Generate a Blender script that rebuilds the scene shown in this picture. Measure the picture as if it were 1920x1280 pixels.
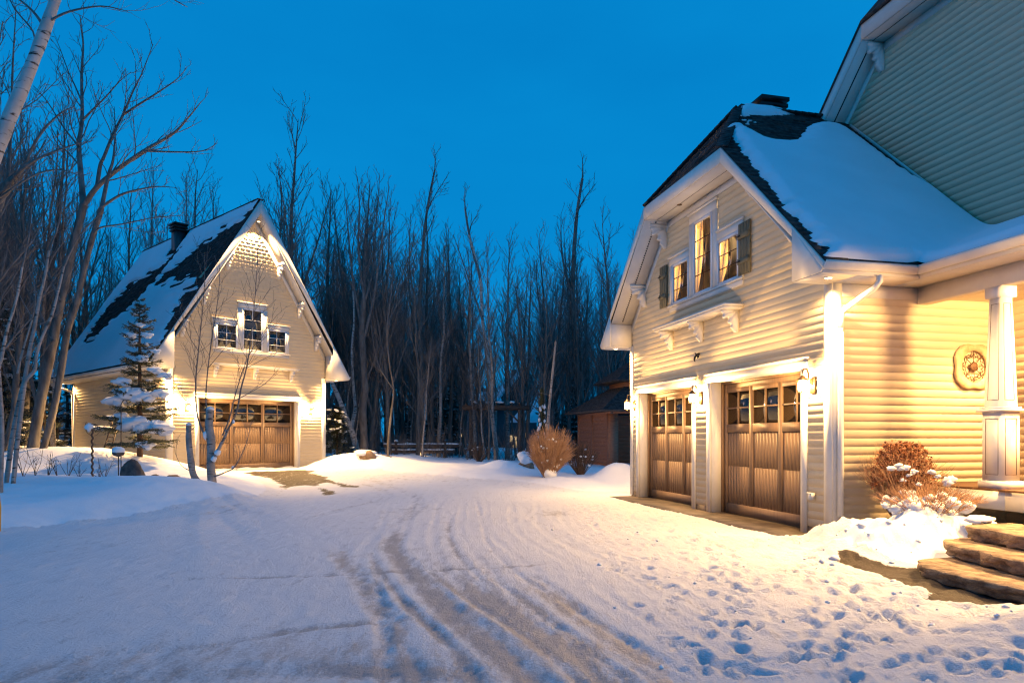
import bpy, math, random
import numpy as np
from math import sin, cos, pi, radians, sqrt, atan2

for o in list(bpy.data.objects):
    bpy.data.objects.remove(o)
SC = bpy.context.scene
COL = SC.collection

# ------------------------------------------------------------------ camera
CAM_H = 1.43
cam_d = bpy.data.cameras.new('camera')
cam = bpy.data.objects.new('camera', cam_d)
COL.objects.link(cam)
cam.location = (0, 0, CAM_H)
cam.rotation_euler = (radians(90), 0, 0)
cam_d.sensor_width = 36.0
cam_d.lens = 24.0
cam_d.shift_y = 0.0927
cam_d.clip_start = 0.05
cam_d.clip_end = 2000
SC.camera = cam

# ------------------------------------------------------------------ sky, sun, exposure
world = bpy.data.worlds.new('World')
SC.world = world
world.use_nodes = True
wn = world.node_tree
wn.nodes.clear()
SUN_EL, SUN_AZ = radians(3.0), radians(262)
sky = wn.nodes.new('ShaderNodeTexSky')
sky.sky_type = 'NISHITA'
sky.sun_disc = False
sky.sun_elevation = SUN_EL
sky.sun_rotation = SUN_AZ
sky.air_density = 1.0
sky.dust_density = 0.2
sky.ozone_density = 4.0
tint = wn.nodes.new('ShaderNodeMix')
tint.data_type = 'RGBA'
tint.blend_type = 'MIX'
tint.inputs['Factor'].default_value = 0.9
tint.inputs['B'].default_value = (0.03, 2.25, 6.2, 1)
wtc = wn.nodes.new('ShaderNodeTexCoord')                    # thin even cloud: the blue pales a little towards the trees
wmp = wn.nodes.new('ShaderNodeMapping'); wmp.inputs['Scale'].default_value = (1.0, 1.0, 2.6)
wnz = wn.nodes.new('ShaderNodeTexNoise'); wnz.inputs['Scale'].default_value = 2.2; wnz.inputs['Detail'].default_value = 5
wsp = wn.nodes.new('ShaderNodeSeparateXYZ')
wrp = wn.nodes.new('ShaderNodeValToRGB')
we = wrp.color_ramp.elements
we[0].position = 0.0; we[0].color = (0.08, 3.1, 7.6, 1); we[1].position = 0.75; we[1].color = (0.03, 2.35, 6.4, 1)
wad = wn.nodes.new('ShaderNodeMath'); wad.operation = 'MULTIPLY_ADD'; wad.inputs[1].default_value = 1.1; wad.inputs[2].default_value = -0.47
wsm = wn.nodes.new('ShaderNodeMath'); wsm.operation = 'ADD'
wn.links.new(wtc.outputs['Generated'], wmp.inputs['Vector']); wn.links.new(wmp.outputs['Vector'], wnz.inputs['Vector'])
wn.links.new(wtc.outputs['Generated'], wsp.inputs['Vector']); wn.links.new(wnz.outputs['Fac'], wad.inputs[0])
wn.links.new(wsp.outputs['Z'], wsm.inputs[0]); wn.links.new(wad.outputs[0], wsm.inputs[1])
wn.links.new(wsm.outputs[0], wrp.inputs['Fac']); wn.links.new(wrp.outputs['Color'], tint.inputs['B'])
bg = wn.nodes.new('ShaderNodeBackground')
bg.inputs['Strength'].default_value = 0.1
wo = wn.nodes.new('ShaderNodeOutputWorld')
mulr = wn.nodes.new('ShaderNodeMix')
mulr.data_type = 'RGBA'; mulr.blend_type = 'MULTIPLY'
mulr.inputs['Factor'].default_value = 1.0
mulr.inputs['B'].default_value = (0.25, 1.0, 1.0, 1)
wn.links.new(sky.outputs['Color'], tint.inputs['A'])
wn.links.new(tint.outputs['Result'], mulr.inputs['A'])
wn.links.new(mulr.outputs['Result'], bg.inputs['Color'])
wn.links.new(bg.outputs['Background'], wo.inputs['Surface'])

sun_d = bpy.data.lights.new('sun', 'SUN')
sun_d.energy = 0.17                      # the sun is down: only the last afterglow in the west (left) is left
sun_d.angle = radians(14)
sun_d.color = (1.0, 0.60, 0.46)
sun = bpy.data.objects.new('sun', sun_d)
COL.objects.link(sun)
sun.rotation_euler = (radians(90) - radians(22), 0, radians(-98))

SC.view_settings.view_transform = 'Standard'
SC.view_settings.look = 'None'
SC.view_settings.exposure = 0.0
SC.view_settings.gamma = 1.0
SC.cycles.use_denoising = True
SC.cycles.use_adaptive_sampling = False
SC.cycles.pixel_filter_type = 'BLACKMAN_HARRIS'
SC.cycles.filter_width = 1.2
SC.cycles.denoising_input_passes = 'RGB_ALBEDO_NORMAL'
SC.cycles.denoising_prefilter = 'ACCURATE'
SC.cycles.max_bounces = 6
SC.cycles.transparent_max_bounces = 8
SC.cycles.sample_clamp_indirect = 1.6
SC.cycles.caustics_reflective = False
SC.cycles.caustics_refractive = False

WARM = (1.0, 0.60, 0.23)
K_POT = 10.0       # overall lamp scales
K_LAN = 9.0

# ------------------------------------------------------------------ helpers
RNG = random.Random(7)

def at(px, py, Y):
    """a point of the place: image column / row at 1920x1280, Y metres from the camera"""
    return ((px - 960) / 1280 * Y, Y, CAM_H - (py - 818) / 1280 * Y)

def tag(o, label=None, cat=None, group=None, kind=None):
    if label: o['label'] = label
    if cat: o['category'] = cat
    if group: o['group'] = group
    if kind: o['kind'] = kind
    return o

def thing(name, label, cat, loc=(0, 0, 0), rz=0.0, group=None):
    o = bpy.data.objects.new(name, None)
    o.empty_display_size = 0.1
    COL.objects.link(o)
    o.location = loc
    o.rotation_euler = (0, 0, rz)
    return tag(o, label, cat, group)

class MB:
    def __init__(s):
        s.v = []; s.f = []; s.smooth = False
    def add(s, vs, fs):
        b = len(s.v)
        s.v.extend([tuple(map(float, p)) for p in vs])
        s.f.extend([tuple(int(b + i) for i in f) for f in fs])
    def box(s, a, b):
        x0, x1 = sorted((a[0], b[0])); y0, y1 = sorted((a[1], b[1])); z0, z1 = sorted((a[2], b[2]))
        s.add([(x0,y0,z0),(x1,y0,z0),(x1,y1,z0),(x0,y1,z0),(x0,y0,z1),(x1,y0,z1),(x1,y1,z1),(x0,y1,z1)],
              [(0,3,2,1),(4,5,6,7),(0,1,5,4),(1,2,6,5),(2,3,7,6),(3,0,4,7)])
        return s
    def quad(s, *p):
        s.add(p, [tuple(range(len(p)))]); return s
    def prism(s, poly, off):
        """poly: list of 3D points (planar); off: extrusion vector"""
        n = len(poly); P = [tuple(p) for p in poly]
        Q = [(p[0]+off[0], p[1]+off[1], p[2]+off[2]) for p in P]
        s.add(P+Q, [tuple(range(n-1,-1,-1)), tuple(range(n,2*n))] + [(i,(i+1)%n,n+(i+1)%n,n+i) for i in range(n)])
        return s
    def bar(s, a, b, w, h, up=(0,0,1)):
        a = np.array(a, float); b = np.array(b, float); d = b-a; d /= np.linalg.norm(d)
        u = np.array(up, float); r = np.cross(d, u)
        if np.linalg.norm(r) < 1e-4: r = np.cross(d, (1,0,0))
        r /= np.linalg.norm(r); u = np.cross(r, d)
        r = r*w/2; u = u*h/2
        s.add([a-r-u,a+r-u,a+r+u,a-r+u,b-r-u,b+r-u,b+r+u,b-r+u],
              [(0,3,2,1),(4,5,6,7),(0,1,5,4),(1,2,6,5),(2,3,7,6),(3,0,4,7)])
        return s
    def tube(s, pts, rad, k=8, cap=True):
        P = np.array(pts, float); n = len(P)
        R = np.full(n, rad, float) if np.isscalar(rad) else np.array(rad, float)
        T = np.gradient(P, axis=0); T /= (np.linalg.norm(T, axis=1)[:, None] + 1e-9)
        ref = np.array((0, 0, 1.0)) if abs(T[:, 2]).mean() < 0.8 else np.array((1.0, 0, 0))
        U = np.cross(T, ref); U /= (np.linalg.norm(U, axis=1)[:, None] + 1e-9)
        W = np.cross(T, U)
        a = np.linspace(0, 2*pi, k, endpoint=False)
        V = P[:, None, :] + R[:, None, None]*(np.cos(a)[None, :, None]*U[:, None, :] + np.sin(a)[None, :, None]*W[:, None, :])
        b = len(s.v); s.v.extend(map(tuple, V.reshape(-1, 3).tolist()))
        for i in range(n-1):
            for j in range(k):
                j2 = (j+1) % k
                s.f.append((b+i*k+j, b+i*k+j2, b+(i+1)*k+j2, b+(i+1)*k+j))
        if cap:
            s.f.append(tuple(b+j for j in range(k-1, -1, -1)))
            s.f.append(tuple(b+(n-1)*k+j for j in range(k)))
        return s
    def lathe(s, prof, c=(0,0,0), k=16):
        b = len(s.v)
        for r, z in prof:
            for j in range(k):
                a = 2*pi*j/k
                s.v.append((c[0]+r*cos(a), c[1]+r*sin(a), c[2]+z))
        for i in range(len(prof)-1):
            for j in range(k):
                j2 = (j+1) % k
                s.f.append((b+i*k+j, b+i*k+j2, b+(i+1)*k+j2, b+(i+1)*k+j))
        s.f.append(tuple(b+j for j in range(k-1, -1, -1)))
        s.f.append(tuple(b+(len(prof)-1)*k+j for j in range(k)))
        return s
    def blob(s, c, r, rng, n=9, m=6, rough=0.18, flat=None):
        """lumpy ellipsoid; r = (rx, ry, rz); flat = z fraction under which it is cut flat"""
        b = len(s.v)
        ph = [rng.uniform(0, 6.28) for _ in range(6)]
        for i in range(m+1):
            th = pi*i/m
            for j in range(n):
                a = 2*pi*j/n
                q = 1+rough*(sin(2*a+ph[0])*sin(th*2+ph[1])+0.7*sin(3*a+ph[2]+th*3)+0.4*sin(5*a+ph[3])*sin(4*th+ph[4]))
                z = cos(th)*q
                if flat is not None: z = max(z, flat)
                s.v.append((c[0]+r[0]*sin(th)*cos(a)*q, c[1]+r[1]*sin(th)*sin(a)*q, c[2]+r[2]*z))
        for i in range(m):
            for j in range(n):
                j2 = (j+1) % n
                s.f.append((b+i*n+j, b+(i+1)*n+j, b+(i+1)*n+j2, b+i*n+j2))
        return s
    def mesh(s, name, mat, smooth=None):
        m = bpy.data.meshes.new(name)
        V = np.array(s.v, dtype=np.float32).reshape(-1, 3)
        m.vertices.add(len(V)); m.vertices.foreach_set('co', V.ravel())
        ln = np.fromiter((len(f) for f in s.f), dtype=np.int32, count=len(s.f))
        li = np.fromiter((i for f in s.f for i in f), dtype=np.int32, count=int(ln.sum()))
        m.loops.add(len(li)); m.loops.foreach_set('vertex_index', li)
        m.polygons.add(len(ln))
        st = np.zeros(len(ln), dtype=np.int32); st[1:] = np.cumsum(ln)[:-1]
        m.polygons.foreach_set('loop_start', st)
        m.update(calc_edges=True); m.validate()
        if smooth if smooth is not None else s.smooth:
            m.polygons.foreach_set('use_smooth', np.ones(len(m.polygons), dtype=bool))
        m.materials.append(mat)
        return m
    def build(s, name, mat, parent=None, smooth=None):
        o = bpy.data.objects.new(name, s.mesh(name, mat, smooth))
        COL.objects.link(o)
        if parent is not None: o.parent = parent
        return o

def link_mesh(name, me, parent=None, loc=(0, 0, 0)):
    o = bpy.data.objects.new(name, me); COL.objects.link(o); o.location = loc
    if parent is not None: o.parent = parent
    return o

def copy_tree(o, parent=None):
    c = o.copy(); COL.objects.link(c)
    if parent is not None: c.parent = parent
    for ch in list(o.children):
        copy_tree(ch, c)
    return c

def ss(a, b, x):
    t = np.clip((x-a)/(b-a), 0, 1); return t*t*(3-2*t)

def hash2(ix, iy, seed):
    h = (ix*374761393 + iy*668265263 + seed*144665) & 0xFFFFFFFF
    h = ((h ^ (h >> 13))*1274126177) & 0xFFFFFFFF
    h = h ^ (h >> 16)
    return (h & 0xFFFF)/65535.0

def vnoise(x, y, seed=0):
    x = np.asarray(x, float); y = np.asarray(y, float)
    xi = np.floor(x).astype(np.int64); yi = np.floor(y).astype(np.int64)
    fx = x-xi; fy = y-yi
    fx = fx*fx*(3-2*fx); fy = fy*fy*(3-2*fy)
    a = hash2(xi, yi, seed); b = hash2(xi+1, yi, seed); c = hash2(xi, yi+1, seed); d = hash2(xi+1, yi+1, seed)
    return (a*(1-fx)+b*fx)*(1-fy)+(c*(1-fx)+d*fx)*fy

def fbm(x, y, oct=4, seed=0):
    s = 0; a = 0.5; f = 1.0
    for i in range(oct):
        s = s+a*(vnoise(x*f, y*f, seed+i*17)-0.5); a *= 0.5; f *= 2.03
    return s

def poly_sd(x, y, poly):
    """signed distance, negative inside"""
    x = np.asarray(x, float); y = np.asarray(y, float)
    d = np.full(x.shape, 1e9); ins = np.zeros(x.shape, bool)
    n = len(poly)
    for i in range(n):
        ax, ay = poly[i]; bx, by = poly[(i+1) % n]
        ex, ey = bx-ax, by-ay
        t = np.clip(((x-ax)*ex+(y-ay)*ey)/(ex*ex+ey*ey+1e-12), 0, 1)
        d = np.minimum(d, (x-ax-t*ex)**2+(y-ay-t*ey)**2)
        c = ((ay > y) != (by > y)) & (x < (bx-ax)*(y-ay)/((by-ay) if abs(by-ay) > 1e-12 else 1e-12)+ax)
        ins ^= c
    d = np.sqrt(d)
    return np.where(ins, -d, d)

def line_dist(x, y, pts):
    d = np.full(x.shape, 1e9); side = np.zeros(x.shape); along = np.zeros(x.shape); acc = 0.0
    for (ax, ay), (bx, by) in zip(pts[:-1], pts[1:]):
        ex, ey = bx-ax, by-ay; L = sqrt(ex*ex+ey*ey)
        t = np.clip(((x-ax)*ex+(y-ay)*ey)/(L*L), 0, 1)
        dd = np.sqrt((x-ax-t*ex)**2+(y-ay-t*ey)**2)
        m = dd < d
        d = np.where(m, dd, d)
        side = np.where(m, ((x-ax)*ey-(y-ay)*ex)/L, side)
        along = np.where(m, acc+t*L, along)
        acc += L
    return d, side, along

def smooth_line(pts, n=6):
    out = []
    P = [pts[0]]+list(pts)+[pts[-1]]
    for i in range(1, len(P)-2):
        p0, p1, p2, p3 = [np.array(q, float) for q in P[i-1:i+3]]
        for k in range(n):
            t = k/n
            out.append(0.5*((2*p1)+(-p0+p2)*t+(2*p0-5*p1+4*p2-p3)*t*t+(-p0+3*p1-3*p2+p3)*t**3))
    out.append(np.array(pts[-1], float))
    return [tuple(q) for q in out]

# ------------------------------------------------------------------ materials
def new_mat(name):
    m = bpy.data.materials.new(name); m.use_nodes = True
    nt = m.node_tree; b = nt.nodes['Principled BSDF']
    return m, nt, b

def N(nt, t, **kw):
    n = nt.nodes.new(t)
    for k, v in kw.items():
        if k in n.inputs: n.inputs[k].default_value = v
        else: setattr(n, k, v)
    return n

def noise_col(nt, c1, c2, scale=5.0, detail=6.0, stretch=(1, 1, 1), lo=0.35, hi=0.65, rough=0.6):
    tc = N(nt, 'ShaderNodeTexCoord')
    mp = N(nt, 'ShaderNodeMapping'); mp.inputs['Scale'].default_value = stretch
    nz = N(nt, 'ShaderNodeTexNoise'); nz.inputs['Scale'].default_value = scale; nz.inputs['Detail'].default_value = detail
    nz.inputs['Roughness'].default_value = rough
    r = N(nt, 'ShaderNodeValToRGB')
    r.color_ramp.elements[0].position = lo; r.color_ramp.elements[0].color = (*c1, 1)
    r.color_ramp.elements[1].position = hi; r.color_ramp.elements[1].color = (*c2, 1)
    nt.links.new(tc.outputs['Object'], mp.inputs['Vector'])
    nt.links.new(mp.outputs['Vector'], nz.inputs['Vector'])
    nt.links.new(nz.outputs['Fac'], r.inputs['Fac'])
    return r.outputs['Color'], nz.outputs['Fac'], mp.outputs['Vector']

def add_bump(nt, b, height, strength=0.3, dist=0.01):
    bp = N(nt, 'ShaderNodeBump'); bp.inputs['Strength'].default_value = strength; bp.inputs['Distance'].default_value = dist
    nt.links.new(height, bp.inputs['Height']); nt.links.new(bp.outputs['Normal'], b.inputs['Normal'])
    return bp

def mat_simple(name, c1, c2, scale=6, rough=0.6, stretch=(1, 1, 1), bump=0.0, bdist=0.005, metal=0.0, spec=0.5, lo=0.35, hi=0.65):
    m, nt, b = new_mat(name)
    col, fac, _ = noise_col(nt, c1, c2, scale, 6, stretch, lo, hi)
    nt.links.new(col, b.inputs['Base Color'])
    b.inputs['Roughness'].default_value = rough
    b.inputs['Metallic'].default_value = metal
    b.inputs['Specular IOR Level'].default_value = spec
    if bump: add_bump(nt, b, fac, bump, bdist)
    return m

M = {}
M['siding'] = mat_simple('cream_clapboard_paint', (0.64, 0.52, 0.345), (0.70, 0.575, 0.385), 2.2, 0.6, (1, 1, 5), 0.04, 0.002)
M['trim'] = mat_simple('off_white_trim_paint', (0.72, 0.67, 0.60), (0.80, 0.76, 0.69), 2.5, 0.5, (1, 1, 1), 0.06, 0.003)
M['vinyl'] = mat_simple('white_window_vinyl', (0.78, 0.78, 0.79), (0.83, 0.83, 0.84), 3, 0.35)
M['olive'] = mat_simple('olive_shutter_paint', (0.13, 0.115, 0.065), (0.17, 0.15, 0.085), 5, 0.6, (3, 3, 1), 0.2)
M['black_metal'] = mat_simple('black_metal', (0.012, 0.011, 0.011), (0.022, 0.02, 0.019), 20, 0.45, metal=0.4)
M['chimney'] = mat_simple('dark_grey_chimney_metal', (0.05, 0.055, 0.06), (0.075, 0.08, 0.085), 8, 0.45, metal=0.5)
M['bronze'] = mat_simple('bronze_lantern_metal', (0.10, 0.06, 0.03), (0.16, 0.1, 0.05), 20, 0.4, metal=0.7)
M['rust'] = mat_simple('rusty_iron', (0.05, 0.022, 0.012), (0.11, 0.05, 0.02), 25, 0.7, metal=0.3)
M['shed_wood'] = mat_simple('red_brown_shed_siding', (0.28, 0.115, 0.058), (0.40, 0.175, 0.09), 4, 0.65, (1, 1, 6), 0.3)
M['deck_wood'] = mat_simple('brown_deck_boards', (0.10, 0.045, 0.02), (0.15, 0.07, 0.03), 6, 0.6, (1, 6, 1), 0.2)
M['rail_wood'] = mat_simple('weathered_fence_wood', (0.06, 0.042, 0.032), (0.12, 0.085, 0.065), 7, 0.85, (1, 1, 4), 0.5)
M['stone'] = mat_simple('rough_tan_stone', (0.10, 0.062, 0.04), (0.38, 0.26, 0.16), 6.5, 0.85, (1, 1, 2.0), 1.0, 0.04, lo=0.36, hi=0.66)
M['grey_rock'] = mat_simple('dark_grey_rock', (0.05, 0.042, 0.036), (0.13, 0.105, 0.09), 6, 0.85, (1, 1, 1), 0.8, 0.02)
M['tan_rock'] = mat_simple('tan_boulder', (0.14, 0.09, 0.055), (0.28, 0.19, 0.12), 5, 0.85, (1, 1, 1), 0.8, 0.03)
M['concrete'] = mat_simple('damp_concrete_apron', (0.06, 0.046, 0.035), (0.17, 0.13, 0.10), 2.6, 0.7, (1, 1, 1), 0.4, 0.006)
M['needle'] = mat_simple('spruce_needles', (0.030, 0.036, 0.016), (0.07, 0.075, 0.035), 9, 0.7)
M['dark_needle'] = mat_simple('dark_conifer_needles', (0.035, 0.045, 0.035), (0.08, 0.095, 0.075), 3, 0.8)
M['trunk_brown'] = mat_simple('spruce_bark', (0.07, 0.04, 0.025), (0.13, 0.08, 0.05), 14, 0.9, (1, 1, 0.4), 0.5)
M['stem'] = mat_simple('dead_stems', (0.09, 0.05, 0.03), (0.16, 0.095, 0.055), 8, 0.85)
M['bush_stem'] = mat_simple('russet_bush_twigs', (0.34, 0.18, 0.095), (0.52, 0.31, 0.18), 6, 0.8)
M['dry_leaf'] = mat_simple('dry_russet_leaves', (0.17, 0.055, 0.022), (0.33, 0.125, 0.045), 14, 0.75)
M['yellow'] = mat_simple('yellow_marker_fibreglass', (0.75, 0.40, 0.03), (0.8, 0.45, 0.05), 5, 0.5)
M['cushion'] = mat_simple('beige_cushion_fabric', (0.30, 0.2, 0.12), (0.42, 0.3, 0.19), 18, 0.9, bump=0.3)
M['bench_wood'] = mat_simple('worn_bench_wood', (0.13, 0.06, 0.028), (0.2, 0.1, 0.05), 6, 0.6, (1, 1, 5), 0.2)
M['plastic_white'] = mat_simple('white_plastic', (0.7, 0.68, 0.62), (0.74, 0.72, 0.66), 8, 0.4)
M['medallion'] = mat_simple('antiqued_cream_medallion', (0.34, 0.22, 0.11), (0.55, 0.40, 0.23), 7, 0.7, bump=0.2)
M['house_dark'] = mat_simple('dark_slate_siding', (0.045, 0.05, 0.055), (0.065, 0.07, 0.075), 3, 0.7)
M['room'] = mat_simple('warm_room_paint', (0.74, 0.60, 0.42), (0.8, 0.66, 0.47), 2, 0.8)
M['far_wood'] = mat_simple('haze_paled_far_bark', (0.30, 0.295, 0.30), (0.52, 0.51, 0.51), 1.2, 0.9, (1, 1, 0.2))  # far stems: bark colour paled to stand for haze and snow dusting

def mat_snow(name, tintc=(0.86, 0.87, 0.89), bump=0.25, bscale=18.0):
    m, nt, b = new_mat(name)
    col, fac, vec = noise_col(nt, tuple(c*0.96 for c in tintc), tintc, 1.3, 5)
    nt.links.new(col, b.inputs['Base Color'])
    b.inputs['Roughness'].default_value = 0.75
    b.inputs['Specular IOR Level'].default_value = 0.25
    nz = N(nt, 'ShaderNodeTexNoise'); nz.inputs['Scale'].default_value = bscale; nz.inputs['Detail'].default_value = 8
    nz.inputs['Roughness'].default_value = 0.7
    nt.links.new(vec, nz.inputs['Vector'])
    add_bump(nt, b, nz.outputs['Fac'], bump, 0.03)
    return m
M['snow'] = mat_snow('snow')
M['roof_snow'] = mat_snow('roof_snow', bump=0.12, bscale=9)

def mat_driveway():
    """packed snow; vertex attributes carry where dirt and bare ground really are"""
    m, nt, b = new_mat('packed_driveway_snow')
    tc = N(nt, 'ShaderNodeTexCoord')
    at_d = N(nt, 'ShaderNodeAttribute'); at_d.attribute_name = 'dirt'
    at_b = N(nt, 'ShaderNodeAttribute'); at_b.attribute_name = 'bare'
    n1 = N(nt, 'ShaderNodeTexNoise'); n1.inputs['Scale'].default_value = 8.0; n1.inputs['Detail'].default_value = 9; n1.inputs['Roughness'].default_value = 0.72
    mp = N(nt, 'ShaderNodeMapping'); mp.inputs['Rotation'].default_value = (0, 0, radians(-14)); mp.inputs['Scale'].default_value = (1.0, 0.30, 1)
    nt.links.new(tc.outputs['Object'], mp.inputs['Vector']); nt.links.new(mp.outputs['Vector'], n1.inputs['Vector'])
    n2 = N(nt, 'ShaderNodeTexNoise'); n2.inputs['Scale'].default_value = 40.0; n2.inputs['Detail'].default_value = 6; n2.inputs['Roughness'].default_value = 0.75
    nt.links.new(tc.outputs['Object'], n2.inputs['Vector'])
    n3 = N(nt, 'ShaderNodeTexNoise'); n3.inputs['Scale'].default_value = 0.7; n3.inputs['Detail'].default_value = 5
    nt.links.new(tc.outputs['Object'], n3.inputs['Vector'])
    # dirt amount = attr + noise
    def math(op, a, bb=None, clamp=False):
        n = N(nt, 'ShaderNodeMath'); n.operation = op; n.use_clamp = clamp
        for i, x in enumerate((a, bb)):
            if x is None: continue
            if isinstance(x, (int, float)): n.inputs[i].default_value = x
            else: nt.links.new(x, n.inputs[i])
        return n.outputs[0]
    nn = math('ADD', math('MULTIPLY', n1.outputs['Fac'], 1.1), math('MULTIPLY', n2.outputs['Fac'], 0.7))   # ~0.9 mean
    dn = math('SUBTRACT', math('ADD', math('MULTIPLY', at_d.outputs['Fac'], 1.45), math('MULTIPLY', nn, 1.25)), 1.22)
    dirt = math('MULTIPLY', math('MULTIPLY', dn, 2.8, True), 0.85)
    bn = math('MULTIPLY', math('SUBTRACT', math('ADD', at_b.outputs['Fac'], math('MULTIPLY', nn, 1.0)), 1.30), 5.0, True)
    snowc = N(nt, 'ShaderNodeMix'); snowc.data_type = 'RGBA'
    snowc.inputs['A'].default_value = (0.76, 0.765, 0.79, 1); snowc.inputs['B'].default_value = (0.86, 0.865, 0.875, 1)
    nt.links.new(n3.outputs['Fac'], snowc.inputs['Factor'])
    dc = N(nt, 'ShaderNodeMix'); dc.data_type = 'RGBA'
    dc.inputs['A'].default_value = (0.15, 0.145, 0.15, 1); dc.inputs['B'].default_value = (0.55, 0.53, 0.53, 1)
    nt.links.new(n2.outputs['Fac'], dc.inputs['Factor'])
    mx = N(nt, 'ShaderNodeMix'); mx.data_type = 'RGBA'
    nt.links.new(dirt, mx.inputs['Factor']); nt.links.new(snowc.outputs['Result'], mx.inputs['A']); nt.links.new(dc.outputs['Result'], mx.inputs['B'])
    bc = N(nt, 'ShaderNodeMix'); bc.data_type = 'RGBA'
    bc.inputs['A'].default_value = (0.010, 0.008, 0.007, 1); bc.inputs['B'].default_value = (0.085, 0.06, 0.046, 1)
    nt.links.new(n2.outputs['Fac'], bc.inputs['Factor'])
    mx2 = N(nt, 'ShaderNodeMix'); mx2.data_type = 'RGBA'
    nt.links.new(bn, mx2.inputs['Factor']); nt.links.new(mx.outputs['Result'], mx2.inputs['A']); nt.links.new(bc.outputs['Result'], mx2.inputs['B'])
    nt.links.new(mx2.outputs['Result'], b.inputs['Base Color'])
    ro = math('SUBTRACT', 0.72, math('MULTIPLY', dirt, 0.28))
    nt.links.new(ro, b.inputs['Roughness'])
    b.inputs['Specular IOR Level'].default_value = 0.35
    hh = math('ADD', math('MULTIPLY', n1.outputs['Fac'], 0.8), math('MULTIPLY', n2.outputs['Fac'], 0.8))
    add_bump(nt, b, hh, 0.9, 0.035)
    return m
M['driveway'] = mat_driveway()

def mat_shingle():
    m, nt, b = new_mat('dark_asphalt_shingles')
    tc = N(nt, 'ShaderNodeTexCoord')
    mp = N(nt, 'ShaderNodeMapping'); mp.inputs['Scale'].default_value = (1, 1, 1)
    br = N(nt, 'ShaderNodeTexNoise'); br.inputs['Scale'].default_value = 9; br.inputs['Detail'].default_value = 4
    nt.links.new(tc.outputs['Object'], mp.inputs['Vector']); nt.links.new(mp.outputs['Vector'], br.inputs['Vector'])
    r = N(nt, 'ShaderNodeValToRGB')
    r.color_ramp.elements[0].position = 0.35; r.color_ramp.elements[0].color = (0.024, 0.022, 0.022, 1)
    r.color_ramp.elements[1].position = 0.7; r.color_ramp.elements[1].color = (0.085, 0.075, 0.07, 1)
    nt.links.new(br.outputs['Fac'], r.inputs['Fac']); nt.links.new(r.outputs['Color'], b.inputs['Base Color'])
    b.inputs['Roughness'].default_value = 0.9
    b.inputs['Specular IOR Level'].default_value = 0.2
    return m
M['shingle'] = mat_shingle()

def mat_door_wood():
    m, nt, b = new_mat('stained_cedar_door')
    tc = N(nt, 'ShaderNodeTexCoord')
    mp = N(nt, 'ShaderNodeMapping'); mp.inputs['Scale'].default_value = (26, 26, 0.9)
    nz = N(nt, 'ShaderNodeTexNoise'); nz.inputs['Scale'].default_value = 2.2; nz.inputs['Detail'].default_value = 8; nz.inputs['Roughness'].default_value = 0.62
    nt.links.new(tc.outputs['Object'], mp.inputs['Vector']); nt.links.new(mp.outputs['Vector'], nz.inputs['Vector'])
    r = N(nt, 'ShaderNodeValToRGB')
    e = r.color_ramp.elements
    e[0].position = 0.2; e[0].color = (0.185, 0.115, 0.07, 1)
    e[1].position = 0.85; e[1].color = (0.29, 0.19, 0.12, 1)
    nt.links.new(nz.outputs['Fac'], r.inputs['Fac']); nt.links.new(r.outputs['Color'], b.inputs['Base Color'])
    b.inputs['Roughness'].default_value = 0.55
    b.inputs['Specular IOR Level'].default_value = 0.25
    add_bump(nt, b, nz.outputs['Fac'], 0.03, 0.002)
    return m
M['door'] = mat_door_wood()

def mat_bark(name, c1, c2, cdark=None, birch=False):
    m, nt, b = new_mat(name)
    if birch:
        col, fac, vec = noise_col(nt, c1, c2, 3.0, 5, (1, 1, 1.0))
        tc = N(nt, 'ShaderNodeTexCoord')
        mp = N(nt, 'ShaderNodeMapping'); mp.inputs['Scale'].default_value = (2.2, 2.2, 11)
        nz = N(nt, 'ShaderNodeTexNoise'); nz.inputs['Scale'].default_value = 1.7; nz.inputs['Detail'].default_value = 5; nz.inputs['Roughness'].default_value = 0.6
        nt.links.new(tc.outputs['Object'], mp.inputs['Vector']); nt.links.new(mp.outputs['Vector'], nz.inputs['Vector'])
        r = N(nt, 'ShaderNodeValToRGB')
        r.color_ramp.elements[0].position = 0.56; r.color_ramp.elements[0].color = (0, 0, 0, 1)
        r.color_ramp.elements[1].position = 0.64; r.color_ramp.elements[1].color = (1, 1, 1, 1)
        nt.links.new(nz.outputs['Fac'], r.inputs['Fac'])
        mx = N(nt, 'ShaderNodeMix'); mx.data_type = 'RGBA'
        mx.inputs['B'].default_value = (*cdark, 1)
        nt.links.new(r.outputs['Color'], mx.inputs['Factor']); nt.links.new(col, mx.inputs['A'])
        nt.links.new(mx.outputs['Result'], b.inputs['Base Color'])
        add_bump(nt, b, nz.outputs['Fac'], 0.4, 0.01)
    else:
        col, fac, vec = noise_col(nt, c1, c2, 7.0, 7, (1, 1, 0.25))
        nt.links.new(col, b.inputs['Base Color'])
        add_bump(nt, b, fac, 0.8, 0.02)
    b.inputs['Roughness'].default_value = 0.85
    b.inputs['Specular IOR Level'].default_value = 0.2
    return m
M['haze_twig'] = mat_simple('haze_paled_twigs', (0.26, 0.25, 0.25), (0.44, 0.42, 0.41), 3, 0.85)  # paler copy of the twig colour, standing for haze and snow dusting
M['bark'] = mat_bark('grey_brown_bark', (0.085, 0.075, 0.068), (0.20, 0.175, 0.155))
M['twig'] = mat_simple('dark_twigs', (0.10, 0.088, 0.082), (0.20, 0.175, 0.16), 4, 0.85)
M['birch'] = mat_bark('white_birch_bark', (0.40, 0.36, 0.33), (0.56, 0.52, 0.48), (0.05, 0.04, 0.035), True)
M['grey_birch'] = mat_bark('grey_birch_bark', (0.22, 0.19, 0.17), (0.38, 0.34, 0.31), (0.06, 0.05, 0.045), True)

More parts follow.
